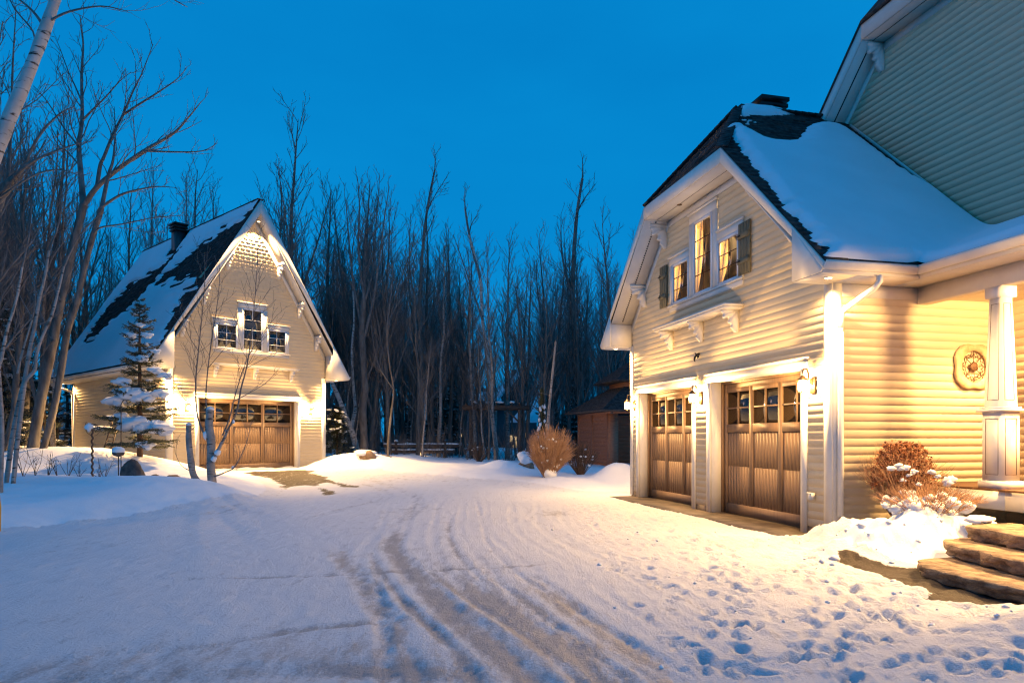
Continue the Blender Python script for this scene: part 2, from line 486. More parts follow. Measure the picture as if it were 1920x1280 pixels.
def mat_glass_dark():
    m, nt, b = new_mat('dark_window_glass')
    b.inputs['Base Color'].default_value = (0.012, 0.013, 0.014, 1)
    b.inputs['Roughness'].default_value = 0.02
    b.inputs['Specular IOR Level'].default_value = 0.9
    nz = N(nt, 'ShaderNodeTexNoise'); nz.inputs['Scale'].default_value = 1.6
    tc = N(nt, 'ShaderNodeTexCoord'); nt.links.new(tc.outputs['Object'], nz.inputs['Vector'])
    add_bump(nt, b, nz.outputs['Fac'], 0.05, 0.05)
    return m
M['glass_dark'] = mat_glass_dark()

def mat_glass_clear():
    m, nt, b = new_mat('clear_window_glass')
    nt.nodes.remove(b)
    out = nt.nodes['Material Output']
    tr = N(nt, 'ShaderNodeBsdfTransparent'); tr.inputs['Color'].default_value = (0.93, 0.94, 0.93, 1)
    gl = N(nt, 'ShaderNodeBsdfGlossy'); gl.inputs['Roughness'].default_value = 0.02
    fr = N(nt, 'ShaderNodeFresnel'); fr.inputs['IOR'].default_value = 1.2
    mx = N(nt, 'ShaderNodeMixShader')
    nt.links.new(fr.outputs['Fac'], mx.inputs['Fac']); nt.links.new(tr.outputs[0], mx.inputs[1]); nt.links.new(gl.outputs[0], mx.inputs[2])
    nt.links.new(mx.outputs[0], out.inputs['Surface'])
    return m
M['glass'] = mat_glass_clear()

def mat_emit(name, col, strength):
    m, nt, b = new_mat(name)
    b.inputs['Base Color'].default_value = (*col, 1)
    b.inputs['Emission Color'].default_value = (*col, 1)
    b.inputs['Emission Strength'].default_value = strength
    m.cycles.emission_sampling = 'NONE'
    return m
def mat_lamp_glass():
    m, nt, b = new_mat('lit_lamp_glass')
    nt.nodes.remove(b)
    tr = N(nt, 'ShaderNodeBsdfTransparent'); tr.inputs['Color'].default_value = (1, 0.97, 0.9, 1)
    em = N(nt, 'ShaderNodeEmission'); em.inputs['Color'].default_value = (1.0, 0.74, 0.38, 1); em.inputs['Strength'].default_value = 9.0
    mx = N(nt, 'ShaderNodeMixShader'); mx.inputs['Fac'].default_value = 0.4
    nt.links.new(tr.outputs[0], mx.inputs[1]); nt.links.new(em.outputs[0], mx.inputs[2])
    nt.links.new(mx.outputs[0], nt.nodes['Material Output'].inputs['Surface'])
    m.cycles.emission_sampling = 'NONE'
    return m
M['bulb'] = mat_lamp_glass()
M['pot'] = mat_emit('lit_recessed_lamp', (1.0, 0.75, 0.4), 14.0)
M['lit_window'] = mat_emit('far_lit_window', (1.0, 0.62, 0.25), 0.9)
M['lit_dim'] = mat_emit('far_dim_lit_window', (1.0, 0.5, 0.18), 0.35)

def lamp_point(name, parent, loc, watt, radius=0.05, col=WARM):
    l = bpy.data.lights.new(name, 'POINT'); l.energy = watt; l.color = col; l.shadow_soft_size = radius
    o = bpy.data.objects.new(name, l); COL.objects.link(o); o.parent = parent; o.location = loc
    return o

def lamp_spot(name, parent, loc, watt, tilt=(0, 0, 0), angle=150, radius=0.05, blend=0.6, col=WARM):
    l = bpy.data.lights.new(name, 'SPOT'); l.energy = watt; l.color = col; l.shadow_soft_size = radius
    l.spot_size = radians(angle); l.spot_blend = blend
    o = bpy.data.objects.new(name, l); COL.objects.link(o); o.parent = parent; o.location = loc
    o.rotation_euler = tilt
    return o

# ------------------------------------------------------------------ frames of the two buildings
GA = radians(13.05)
R_ORG = np.array([4.5398, 9.6850]); R_X = np.array([sin(GA), -cos(GA)]); R_Y = np.array([cos(GA), sin(GA)])
R_ROT = atan2(R_X[1], R_X[0])
L_X = np.array([0.66181532, 0.74966691]); L_Y = np.array([-0.74966691, 0.66181532]); L_ORG = np.array([-7.8906, 25.0])
L_ROT = atan2(L_X[1], L_X[0])
L_Z = 0.28
def RW(x, y): p = R_ORG+R_X*x+R_Y*y; return float(p[0]), float(p[1])
def LW(x, y): p = L_ORG+L_X*x+L_Y*y; return float(p[0]), float(p[1])
def to_R(X, Y): return (X-R_ORG[0])*R_X[0]+(Y-R_ORG[1])*R_X[1], (X-R_ORG[0])*R_Y[0]+(Y-R_ORG[1])*R_Y[1]
def to_L(X, Y): return (X-L_ORG[0])*L_X[0]+(Y-L_ORG[1])*L_X[1], (X-L_ORG[0])*L_Y[0]+(Y-L_ORG[1])*L_Y[1]

# ------------------------------------------------------------------ ground
DRIVE = [(-18, 5.5), (-12, 7.6), (-7.6, 9.9), (-7.0, 11.0), (-6.4, 11.8), (-6.0, 13.0), (-5.4, 15.0), (-5.7, 16.6), (-6.6, 18.6), (-8.4, 20.6),
         (-10.35, 22.1), (-7.7, 25.1), (-6.5, 24.9), (-5.2, 23.6), (-3.9, 22.0), (-0.6, 20.2), (0.9, 18.6), (1.9, 17.3), (2.7, 17.4),
         (3.2, 16.9), (4.9, 9.75), (4.35, 9.2), (3.75, 8.35), (4.15, 7.62), (4.35, 7.3), (4.9, 7.4), (6.5, 7.2), (9, 6.0), (9, 0.5), (-18, 0.5)]
ASPH = [(3.86, 8.15), (4.05, 8.05), (4.2, 7.56), (4.5, 7.3), (4.6, 6.49), (5.4, 6.3), (5.4, 5.85), (4.75, 5.9), (4.35, 5.75), (4.17, 5.72), (4.05, 5.86), (3.85, 5.9), (3.60, 5.98),
        (3.89, 6.25), (3.84, 6.54), (3.80, 7.21), (3.74, 7.8)]
BARE_L = [(-8.58, 21.9), (-8.77, 22.9), (-7.92, 23.4), (-7.17, 24.2), (-6.31, 22.25), (-5.15, 19.6), (-3.89, 17.99), (-3.82, 17.51), (-4.56, 17.99), (-5.18, 19.03),
          (-5.1, 17.99), (-5.48, 18.24), (-5.71, 17.99), (-5.57, 17.06), (-5.76, 17.06), (-6.51, 18.76), (-7.78, 20.84)]
BARE_L2 = [(-5.27, 17.98), (-4.9, 17.75), (-4.05, 16.47), (-4.37, 16.16), (-4.81, 17.08)]

def base_h(X, Y):
    left = ss(4.0, -4.0, X)
    return 0.28*ss(13, 24, Y)*left+0.08*ss(16, 28, Y)*(1-left)+0.9*ss(45, 120, Y)

MOUNDS = [  # x, y, rx, ry, rot, height, lumpiness
    (-12.8, 19.6, 3.4, 1.9, -0.25, 0.62, 0.15), (-9.6, 14.4, 4.0, 1.7, -0.25, 0.20, 0.1), (-7.0, 14.2, 1.8, 1.1, 0.1, 0.12, 0.2),
    (-14.5, 14.5, 3.5, 2.5, 0, 0.25, 0.1), (-6.0, 25.8, 1.2, 0.9, 0, 0.26, 0.3), (-6.9, 16.9, 1.2, 0.8, 0, 0.08, 0.3),
    (3.2, 20.3, 0.62, 0.8, 0.2, 0.50, 0.2), (3.9, 19.2, 0.7, 0.6, 0, 0.24, 0.1), (1.4, 19.9, 1.6, 0.8, 0, 0.05, 0.3), (-0.3, 24.6, 0.7, 0.6, 0, 0.3, 0.2),
    (4.62, 8.62, 0.60, 0.70, 0.1, 0.27, 1.0), (4.30, 9.30, 0.42, 0.5, 0.1, 0.14, 1.0), (5.45, 9.1, 0.7, 0.7, 0.2, 0.30, 0.9), (5.15, 8.35, 0.55, 0.45, 0, 0.22, 1.0), (5.95, 8.45, 0.5, 0.35, 0.2, 0.30, 0.6), (6.6, 7.9, 0.9, 0.45, 0.2, 0.30, 0.6), (4.15, 8.25, 0.4, 0.3, 0.5, 0.10, 1.0),
    (4.75, 5.25, 0.65, 0.42, 0.3, 0.22, 1.0), (4.2, 4.9, 1.0, 0.45, 0.2, 0.08, 1.0)]

TRACKS = [  # polyline, half width, depth, dirt
    ([(-2.3, 9.3), (-2.02, 8.06), (-1.62, 7.12), (-1.23, 6.06), (-0.89, 5.06), (-0.57, 3.96), (-0.3, 3.0)], 0.11, 0.020, 0.24),
    ([(-1.7, 10.6), (-1.59, 9.06), (-1.18, 7.56), (-0.47, 5.51), (-0.11, 4.55), (0.12, 3.96), (0.4, 3.1)], 0.13, 0.026, 0.34),
    ([(-0.75, 7.6), (-0.18, 5.87), (0.23, 4.92), (0.53, 3.96), (0.75, 3.1)], 0.14, 0.03, 0.40),
    ([(-0.15, 7.7), (0.21, 6.73), (0.52, 5.51), (0.76, 4.61), (0.93, 3.96), (1.1, 3.0)], 0.12, 0.024, 0.26),
    ([(-0.9, 16.3), (-0.62, 13.0), (-0.47, 10.96), (-0.28, 8.84), (0.03, 7.26), (0.46, 5.87), (0.82, 4.79), (1.11, 3.96), (1.3, 3.1)], 0.035, 0.018, 0.06),
    ([(-1.9, 9.0), (-1.45, 7.4), (-0.85, 5.7), (-0.35, 4.5), (0.0, 3.2)], 0.05, 0.022, 0.30), ([(-1.2, 8.2), (-0.55, 6.4), (0.0, 5.1), (0.35, 4.1), (0.6, 3.1)], 0.045, 0.024, 0.30),
    ([(-0.4, 7.4), (0.1, 6.0), (0.42, 4.9), (0.72, 3.9), (0.95, 3.1)], 0.05, 0.024, 0.30), ([(-1.1, 12.5), (-0.95, 10.2), (-0.6, 8.0), (-0.1, 6.2), (0.6, 4.6), (1.1, 3.4)], 0.04, 0.018, 0.18), ([(-1.7, 8.3), (-1.3, 6.6), (-1.0, 5.3), (-0.75, 4.0)], 0.05, 0.02, 0.22),
    ([(-3.6, 6.84), (-2.49, 6.93), (-1.56, 7.12), (-0.8, 7.32), (0.0, 7.5), (0.3, 7.63)], 0.05, 0.014, 0.28),
    ([(-3.0, 4.42), (-2.27, 4.61), (-1.91, 4.79), (-1.58, 5.06), (-1.07, 5.27), (-0.85, 5.38)], 0.07, 0.016, 0.34),
    ([(-2.6, 4.0), (-1.6, 4.15), (-0.9, 4.2), (-0.3, 4.1)], 0.16, 0.015, 0.30),
    ([(-3.53, 11.3), (-3.5, 12.45), (-3.31, 13.66), (-2.9, 16), (-4.2, 19)], 0.12, 0.012, 0.12),
    ([(-1.9, 10.5), (-1.9, 13.0), (-2.3, 16.0), (-4.0, 19.5)], 0.14, 0.010, 0.10),
    ([(0.2, 14.6), (0.45, 11.4), (0.9, 8.4), (1.5, 6.2), (2.0, 4.5)], 0.12, 0.010, 0.04)]

def axis(segs):
    out = []
    for a, b, d0, d1 in segs:
        x = a; 
        while x < b-1e-6:
            out.append(x); t = (x-a)/(b-a); x += d0+(d1-d0)*t
    out.append(segs[-1][1]); return np.array(out)

def make_ground():
    xs = axis([(-420, -60, 60, 20), (-60, -18, 8, 1.0), (-18, -11, 0.35, 0.12), (-11, -5.5, 0.10, 0.045), (-5.5, 6.2, 0.032, 0.032), (6.2, 10, 0.08, 0.4), (10, 60, 1, 8), (60, 420, 20, 60)])
    ys = [-60, -20, -5, 0.5, 2.0]
    y = 2.6
    while y < 36: ys.append(y); y += max(0.022, 0.0066*y)
    ys += list(axis([(y+0.3, 70, 0.6, 3), (70, 600, 6, 60)]))
    ys = np.array(ys)
    X, Y = np.meshgrid(xs, ys)
    Z = base_h(X, Y)
    sd = poly_sd(X, Y, DRIVE)
    edge = sd+0.22*fbm(X*1.1, Y*1.1, 4, 3)+0.10*fbm(X*5, Y*5, 3, 9)
    leftw = ss(-3.0, -5.0, X)
    near_house = ss(3.0, 3.6, X)*ss(18.5, 17.0, Y)
    bank = (0.30*leftw+0.10*(1-leftw))*ss(-0.15, 1.5, edge)*(1-near_house)
    soft = ss(-0.05, 0.6, edge)
    Z = Z+bank+(soft*(0.10*fbm(X*0.45, Y*0.45, 3, 21)+0.05*fbm(X*1.6, Y*1.6, 3, 22)+0.02*fbm(X*5, Y*5, 3, 23))+0.10*np.exp(-((edge-0.25)/0.35)**2)*fbm(X*2.2, Y*2.2, 4, 24)+0.05*np.exp(-((edge-0.2)/0.3)**2)*fbm(X*6, Y*6, 3, 25))*ss(60, 30, Y)
    lump = np.zeros_like(X)
    for mx, my, rx, ry, rot, h, lp in MOUNDS:
        m = (abs(X-mx) < 3*max(rx, ry)) & (abs(Y-my) < 3*max(rx, ry))
        dx = X[m]-mx; dy = Y[m]-my
        u = (dx*cos(rot)+dy*sin(rot))/rx; v = (-dx*sin(rot)+dy*cos(rot))/ry
        g = np.exp(-(u*u+v*v)**1.3)
        Z[m] += h*g; lump[m] = np.maximum(lump[m], lp*g)
    ridged = (1-abs(2*vnoise(X*4.3, Y*4.3, 31)-1))
    cl_ = 1-abs(2*vnoise(X*7.5+0.4*fbm(X*9, Y*9, 2, 37), Y*7.5, 36)-1)
    Z += lump*(0.24*fbm(X*2.9, Y*2.9, 4, 33)+0.10*(ridged-0.6)+0.10*(cl_-0.5)*vnoise(X*2, Y*2, 38)+0.10*fbm(X*10, Y*10, 2, 35))
    inside = ss(0.05, -0.35, sd)
    # trodden, crumbly snow on the near right side
    crumb = ss(0.6, 2.6, X)*ss(13.0, 7.5, Y)*inside
    crumb2 = ss(2.2, 3.6, X)*ss(8.2, 6.5, Y)*inside
    Z += crumb*(0.030*fbm(X*3.1, Y*3.1, 4, 41)+0.012*fbm(X*11, Y*11, 3, 42))+crumb2*(0.05*fbm(X*5.3, Y*5.3, 3, 43)+0.03*np.maximum(vnoise(X*7, Y*7, 44)-0.62, 0)*4)
    Z += inside*(0.012*fbm(X*1.3, Y*1.3, 4, 45)+0.008*fbm(X*6, Y*2.5, 3, 46)+0.016*fbm(X*9, Y*6, 3, 47)*ss(16, 8, Y)*(0.5+vnoise(X*0.8, Y*0.8, 48)))
    for k_ in range(9):                     # many faint old wheel marks sweeping through the drive
        o_ = -1.7+0.42*k_; pl_k = smooth_line([(o_-0.9+0.1*k_, 14.5), (o_-0.35, 10.5), (o_-0.1+0.05*k_, 8.0), (o_+0.6, 5.5), (o_+1.25, 3.0)])
        mk_ = (X > -5) & (X < 5) & (Y > 2.5) & (Y < 15); dk_, _, ak_ = line_dist(X[mk_], Y[mk_], pl_k)
        dk_ = dk_+0.10*fbm(X[mk_]*1.5, Y[mk_]*1.5, 3, 300+k_); Z[mk_] += -0.010*np.exp(-(dk_/0.05)**2)*vnoise(X[mk_]*1.9, Y[mk_]*1.2, 320+k_)+0.006*np.exp(-((dk_-0.09)/0.03)**2)*vnoise(X[mk_]*2.2, Y[mk_]*2.2, 340+k_)
    dirt = np.zeros_like(X); bare = np.zeros_like(X)
    for pts, hw, dep, dr in TRACKS:
        pl = smooth_line(pts)
        px = [p[0] for p in pl]; py = [p[1] for p in pl]
        m = (X > min(px)-1) & (X < max(px)+1) & (Y > min(py)-1) & (Y < max(py)+1)
        d, side, al = line_dist(X[m], Y[m], pl)
        d = d+0.05*fbm(X[m]*3, Y[m]*3, 3, 51)
        core = ss(hw*1.25, hw*0.6, d)
        ridge = np.exp(-((d-hw*1.45)/(hw*0.35))**2)
        tread = 0.004*core*np.sign(np.sin(al*52+8*abs(side)/hw*3.0))
        dep = dep*0.55*ss(0.0, 1.6, al)*(0.35+1.0*vnoise(X[m]*2.3, Y[m]*2.3, 58)); hw = hw*0.85
        Z[m] += -dep*core+0.35*dep*ridge*(0.6+0.8*vnoise(X[m]*6, Y[m]*6, 52))+tread*ss(10, 6, Y[m])
        dirt[m] = np.maximum(dirt[m], dr*1.1*ss(-0.2, 1.6, al)*np.exp(-(d/(hw*1.25))**2)*(0.55+0.8*vnoise(X[m]*3.1, Y[m]*1.7, 59)))
    # the worn, sanded middle of the drive
    mid, _, _ = line_dist(X, Y, [(0.45, 2.5), (0.15, 4.6), (-0.35, 6.4), (-0.9, 8.2)])
    dirt = np.maximum(dirt, 0.17*ss(0.95, 0.15, mid+0.5*fbm(X*1.7, Y*1.7, 3, 55))*ss(9.5, 6.0, Y))
    low, _, _ = line_dist(X, Y, [(-2.9, 3.9), (-1.6, 4.4), (-0.6, 4.3)])
    dirt = np.maximum(dirt, 0.16*ss(0.9, 0.1, low+0.6*fbm(X*1.9, Y*1.9, 3, 56)))
    dirt = np.maximum(dirt, 0.22*np.exp(-(((X-0.8)/0.28)**2+((Y-12.7)/0.5)**2)))
    dirt += 0.07*ss(0.05, 0.3, fbm(X*0.55, Y*0.55, 4, 57))*inside
    # footprints on the right half of the drive
    rng = random.Random(11)
    prints = []
    for i in range(800):
        Yp = 4.0+10.5*rng.random()**1.3
        xlo = 0.9+0.02*Yp; xhi = 4.0 if Yp < 8 else 4.3-0.24*(Yp-8.5)
        prints.append((rng.uniform(xlo, max(xlo+0.4, xhi)), Yp, rng.uniform(0, 6.28), rng.uniform(0.3, 0.95)))
    for walk in ([(1.3, 4.2), (2.0, 6.5), (2.6, 9.0), (2.2, 12.5)], [(2.6, 4.2), (3.0, 6.0), (3.3, 7.6)], [(1.9, 4.3), (2.5, 5.2), (3.4, 5.9)]):
        pl = smooth_line(walk, 8)
        for i in range(0, len(pl)-1):
            a = atan2(pl[i+1][1]-pl[i][1], pl[i+1][0]-pl[i][0])
            sgn = 0.11 if i % 2 else -0.11
            prints.append((pl[i][0]-sin(a)*sgn, pl[i][1]+cos(a)*sgn, a+rng.uniform(-0.2, 0.2), 1.0))
    for fx, fy, a, sc in prints:
        i0 = np.searchsorted(xs, fx-0.4); i1 = np.searchsorted(xs, fx+0.4); j0 = np.searchsorted(ys, fy-0.4); j1 = np.searchsorted(ys, fy+0.4)
        xx = X[j0:j1, i0:i1]-fx; yy = Y[j0:j1, i0:i1]-fy
        u = (xx*cos(a)+yy*sin(a))/(0.125*sc); v = (-xx*sin(a)+yy*cos(a))/(0.06*sc)
        r = np.sqrt(u*u+v*v)+0.25*fbm(xx*7, yy*7, 2, int(fx*100))
        Z[j0:j1, i0:i1] += -0.032*sc*ss(1.1, 0.6, r)+0.010*sc*np.exp(-((r-1.35)/0.3)**2)
    # bare asphalt and damp concrete: the snow is simply gone there
    a = poly_sd(X, Y, ASPH)+0.10*fbm(X*3.2, Y*3.2, 4, 61)
    bare = np.maximum(bare, ss(0.07, -0.07, a)); Z -= 0.035*ss(0.06, -0.08, a)
    bl = np.minimum(poly_sd(X, Y, BARE_L), poly_sd(X, Y, BARE_L2))+0.55*fbm(X*1.3, Y*1.3, 4, 62)
    bare = np.maximum(bare, 0.70*ss(0.2, -0.25, bl)); Z -= 0.02*ss(0.2, -0.2, bl)
    xl, yl = to_R(X, Y)
    ap = (yl+0.62+0.34*fbm(X*1.2, Y*1.2, 4, 63)+0.10*ss(-3.0, -5.0, xl))
    apr = ss(-0.03, 0.08, ap)*ss(0.30, 0.05, xl)*ss(-7.4, -7.0, xl)*ss(0.45, 0.3, yl)
    Z = np.where(apr > 0, Z*(1-apr)-0.03*apr, Z)
    # keep the ground under the house flat
    hs = ss(0.15, 0.45, yl)*ss(-7.4, -7.1, xl)*ss(8, 7, xl)
    Z = Z*(1-0.0*hs)
    nx, ny = len(xs), len(ys)
    V = np.stack([X, Y, Z], -1).reshape(-1, 3)
    idx = np.arange(nx*ny).reshape(ny, nx)
    Q = np.stack([idx[:-1, :-1], idx[:-1, 1:], idx[1:, 1:], idx[1:, :-1]], -1).reshape(-1, 4)
    fs = 0.25*(sd[:-1, :-1]+sd[1:, 1:]+sd[:-1, 1:]+sd[1:, :-1]).ravel()
    def mk(name, q, mat, attrs=()):
        used = np.unique(q); remap = np.full(len(V), -1, np.int64); remap[used] = np.arange(len(used))
        q2 = remap[q].astype(np.int32)
        me = bpy.data.meshes.new(name)
        me.vertices.add(len(used)); me.vertices.foreach_set('co', V[used].astype(np.float32).ravel())
        me.loops.add(q2.size); me.loops.foreach_set('vertex_index', q2.ravel())
        me.polygons.add(len(q2)); me.polygons.foreach_set('loop_start', np.arange(0, q2.size, 4, dtype=np.int32))
        me.polygons.foreach_set('use_smooth', np.ones(len(q2), bool))
        me.update(calc_edges=True)
        for an, arr in attrs:
            a = me.attributes.new(an, 'FLOAT', 'POINT'); a.data.foreach_set('value', arr.reshape(-1)[used].astype(np.float32))
        me.materials.append(mat)
        o = bpy.data.objects.new(name, me); COL.objects.link(o); o['kind'] = 'structure'
        return o
    mk('driveway', Q[fs < 0.25], M['driveway'], (('dirt', dirt), ('bare', bare)))
    mk('snowy_ground', Q[fs >= 0.25], M['snow'])
    def height(x, y):
        j = min(max(np.searchsorted(ys, y), 1), ny-1); i = min(max(np.searchsorted(xs, x), 1), nx-1)
        tx = (x-xs[i-1])/(xs[i]-xs[i-1]); ty = (y-ys[j-1])/(ys[j]-ys[j-1])
        return float((Z[j-1, i-1]*(1-tx)+Z[j-1, i]*tx)*(1-ty)+(Z[j, i-1]*(1-tx)+Z[j, i]*tx)*ty)
    return height
GH = make_ground()

# concrete apron in front of the two garage doors
ap = MB()
ap.box((-7.05, -0.62, -0.2), (-0.02, 0.24, -0.006))
apron = ap.build('concrete_apron', M['concrete']); apron.location = (*R_ORG, 0); apron.rotation_euler = (0, 0, R_ROT)
apron['kind'] = 'structure'

# ------------------------------------------------------------------ building kit (local: x along the facade to the right, y into the building, z up)
def clip_row(ivals, holes, z0, z1):
    zc0, zc1 = z0+1e-4, z1-1e-4
    out = ivals
    for hx0, hx1, hz0, hz1 in holes:
        if hz1 <= zc0+0.02 or hz0 >= zc1-0.02: continue
        nxt = []
        for a in out:
            l0, r0, l1, r1 = a
            if max(l0, l1) < hx0 and min(r0, r1) > hx0: nxt.append((l0, hx0, l1, hx0))
            if max(r0, r1) > hx1 and min(l0, l1) < hx1: nxt.append((hx1, r0, hx1, r1))
            if min(r0, r1) <= hx0 or max(l0, l1) >= hx1: nxt.append(a)
        out = nxt
    return out

def siding(mb, lim, z0, z1, expo, mp, holes=(), proud=0.0105, seed=0):
    """overlapping boards; lim(z) -> (left, right); mp(u, out, z) -> local point"""
    rng = random.Random(seed)
    z = z0
    while z < z1-1e-3:
        zt = min(z+expo, z1)
        l0, r0 = lim(z+1e-3); l1, r1 = lim(zt-1e-3)
        if r0-l0 > 0.02:
            if r1 < l1: l1 = r1 = (l1+r1)/2
            for a, b, c, d in clip_row([(l0, r0, l1, r1)], holes, z, zt):
                p = proud+rng.uniform(-0.001, 0.001)
                mb.add([mp(a, p, z), mp(b, p, z), mp(d, 0.002, zt), mp(c, 0.002, zt), mp(a, -0.004, z), mp(b, -0.004, z)],
                       [(0, 1, 2, 3), (4, 5, 1, 0)])
        z = zt
    return mb

def lap_courses(mb, P0, U, V, NN, lim, v1, expo, proud=0.018, tab=0.3, seed=0):
    """shingle courses on a plane: P0 + u*U + v*V, lim(v) -> (u0, u1)"""
    rng = random.Random(seed)
    P0, U, V, NN = [np.array(q, float) for q in (P0, U, V, NN)]
    v = 0.0
    while v < v1-1e-3:
        vt = min(v+expo, v1)
        a0, b0 = lim(v); a1, b1 = lim(vt)
        if b0-a0 > 0.02:
            n = max(1, int((b0-a0)/tab/2))
            us = sorted([0.0, 1.0]+[rng.random() for _ in range(n-1)])
            for s, t in zip(us[:-1], us[1:]):
                p = proud*rng.choice((0.7, 1.0, 1.35))
                A = P0+U*(a0+(b0-a0)*s)+V*v; B = P0+U*(a0+(b0-a0)*t)+V*v
                Cc = P0+U*(a1+(b1-a1)*t)+V*vt; D = P0+U*(a1+(b1-a1)*s)+V*vt
                mb.add([A+NN*p, B+NN*p, Cc+NN*0.003, D+NN*0.003, A, B, Cc, D], [(0, 1, 2, 3), (4, 5, 1, 0), (0, 3, 7, 4), (1, 5, 6, 2)])
        v = vt
    return mb

def corbel(mb, x, y0, zt, proj, drop, th, mp=None):
    """scroll-sawn bracket standing off a wall at y0, hanging down from zt"""
    pr = [(0, 0), (1, 0), (1, -.10), (.90, -.14), (.86, -.24), (.92, -.30), (.86, -.38), (.72, -.36), (.60, -.30), (.50, -.36), (.52, -.46), (.58, -.52), (.52, -.60),
          (.40, -.60), (.36, -.70), (.40, -.78), (.30, -.84), (.22, -.92), (.14, -1.0), (0, -1.0)]
    mb.prism([(x-th/2, y0-p*proj, zt+q*drop) for p, q in pr], (th, 0, 0))
    return mb

def garage_door(root, x0, x1, z0, h, yd, win):
    """recessed carriage-style door: three bays, a row of windows over vertical boards"""
    d = MB(); w = x1-x0
    so, sm = 0.13, 0.11
    bw = (w-2*so-2*sm)/3
    zr1, zw0, zw1 = z0+0.19, z0+win[0], z0+win[1]
    zrail = zw0-0.15
    yf = yd; t = 0.034
    d.box((x0, yf, z0), (x0+so, yf+t, z0+h)); d.box((x1-so, yf, z0), (x1, yf+t, z0+h))
    for i in (1, 2):
        xs_ = x0+so+i*bw+(i-1)*sm
        d.box((xs_, yf, z0+0.19), (xs_+sm, yf+t, z0+h-0.12))
    d.box((x0+so, yf, z0), (x1-so, yf+t, zr1)); d.box((x0+so, yf, z0+h-0.12), (x1-so, yf+t, z0+h))
    door = None
    for i in range(3):
        a = x0+so+i*(bw+sm); b = a+bw
        d.box((a, yf, zrail), (b, yf+t, zw0)); d.box((a, yf, zw1), (b, yf+t, z0+h-0.12))
        n = max(5, int(round(bw/0.095)))
        for k in range(n):
            p = a+bw*k/n
            d.box((p+0.0018, yf+0.016, zr1), (p+bw/n-0.0018, yf+0.04, z0+0.88)); d.box((p+0.0018, yf+0.016, z0+0.885), (p+bw/n-0.0018, yf+0.04, zrail))
        d.box((a, yf+0.0185, zr1), (b, yf+0.05, zrail))
        # bead round the panel and muntins of the window
        d.box((a, yf+0.008, (zw0+zw1)/2-0.014), (b, yf+0.026, (zw0+zw1)/2+0.014))
        d.box(((a+b)/2-0.016, yf+0.006, zw0), ((a+b)/2+0.016, yf+0.028, zw1))
    door = d.build('garage_door', M['door'], root)
    for i in range(3):
        a = x0+so+i*(bw+sm)
        g = MB(); g.box((a-0.01, yf+0.030, zw0-0.01), (a+bw+0.01, yf+0.036, zw1+0.01)); g.build('pane', M['glass_dark'], door)
    s = MB(); s.box((x0, yf-0.004, z0-0.012), (x1, yf+0.04, z0)); s.build('bottom_seal', M['black_metal'], door)
    return door

def door_trim(root, x0, x1, z0, h, yd, head=0.13):
    t = MB()
    cw = 0.13
    for a, b in ((x0-cw, x0), (x1, x1+cw)):
        t.box((a, -0.034, z0-0.02), (b, 0.0, z0+h))
    t.box((x0-cw-0.01, -0.040, z0+h), (x1+cw+0.01, 0.0, z0+h+head))
    t.box((x0-cw-0.04, -0.075, z0+h+head), (x1+cw+0.04, 0.0, z0+h+head+0.035))
    # reveal
    t.box((x0-0.02, 0.0, z0-0.02), (x0, yd+0.06, z0+h)); t.box((x1, 0.0, z0-0.02), (x1+0.02, yd+0.06, z0+h))
    t.box((x0-0.02, 0.0, z0+h), (x1+0.02, yd+0.06, z0+h+0.02))
    t.build('door_trim', M['trim'], root)
    s = MB()      # stained stop strip next to the door
    s.box((x0, yd-0.05, z0), (x0+0.035, yd-0.001, z0+h)); s.box((x1-0.035, yd-0.05, z0), (x1, yd-0.001, z0+h)); s.box((x0+0.035, yd-0.05, z0+h-0.035), (x1-0.035, yd-0.001, z0+h))
    s.build('door_stop', M['door'], root)

def window_unit(root, gx0, gx1, gz0, gz1, nx, nz, glass, y=-0.012):
    """white sash with its pane and bars; glass opening given"""
    f = MB(); w = 0.055
    f.box((gx0-w, y-0.030, gz0-w), (gx0, y+0.03, gz1+w)); f.box((gx1, y-0.030, gz0-w), (gx1+w, y+0.03, gz1+w))
    f.box((gx0, y-0.030, gz0-w), (gx1, y+0.03, gz0)); f.box((gx0, y-0.030, gz1), (gx1, y+0.03, gz1+w))
    win = f.build('window', M['vinyl'], root)
    g = MB(); g.box((gx0-0.005, y+0.004, gz0-0.005), (gx1+0.005, y+0.010, gz1+0.005)); g.build('pane', glass, win)
    b = MB()
    for i in range(1, nx):
        x = gx0+(gx1-gx0)*i/nx; b.box((x-0.008, y-0.004, gz0), (x+0.008, y+0.003, gz1))
    for i in range(1, nz):
        z = gz0+(gz1-gz0)*i/nz; b.box((gx0, y-0.0035, z-0.008), (gx1, y+0.0025, z+0.008))
    b.build('glazing_bars', M['rust'] if glass is M['glass'] else M['vinyl'], win)
    return win

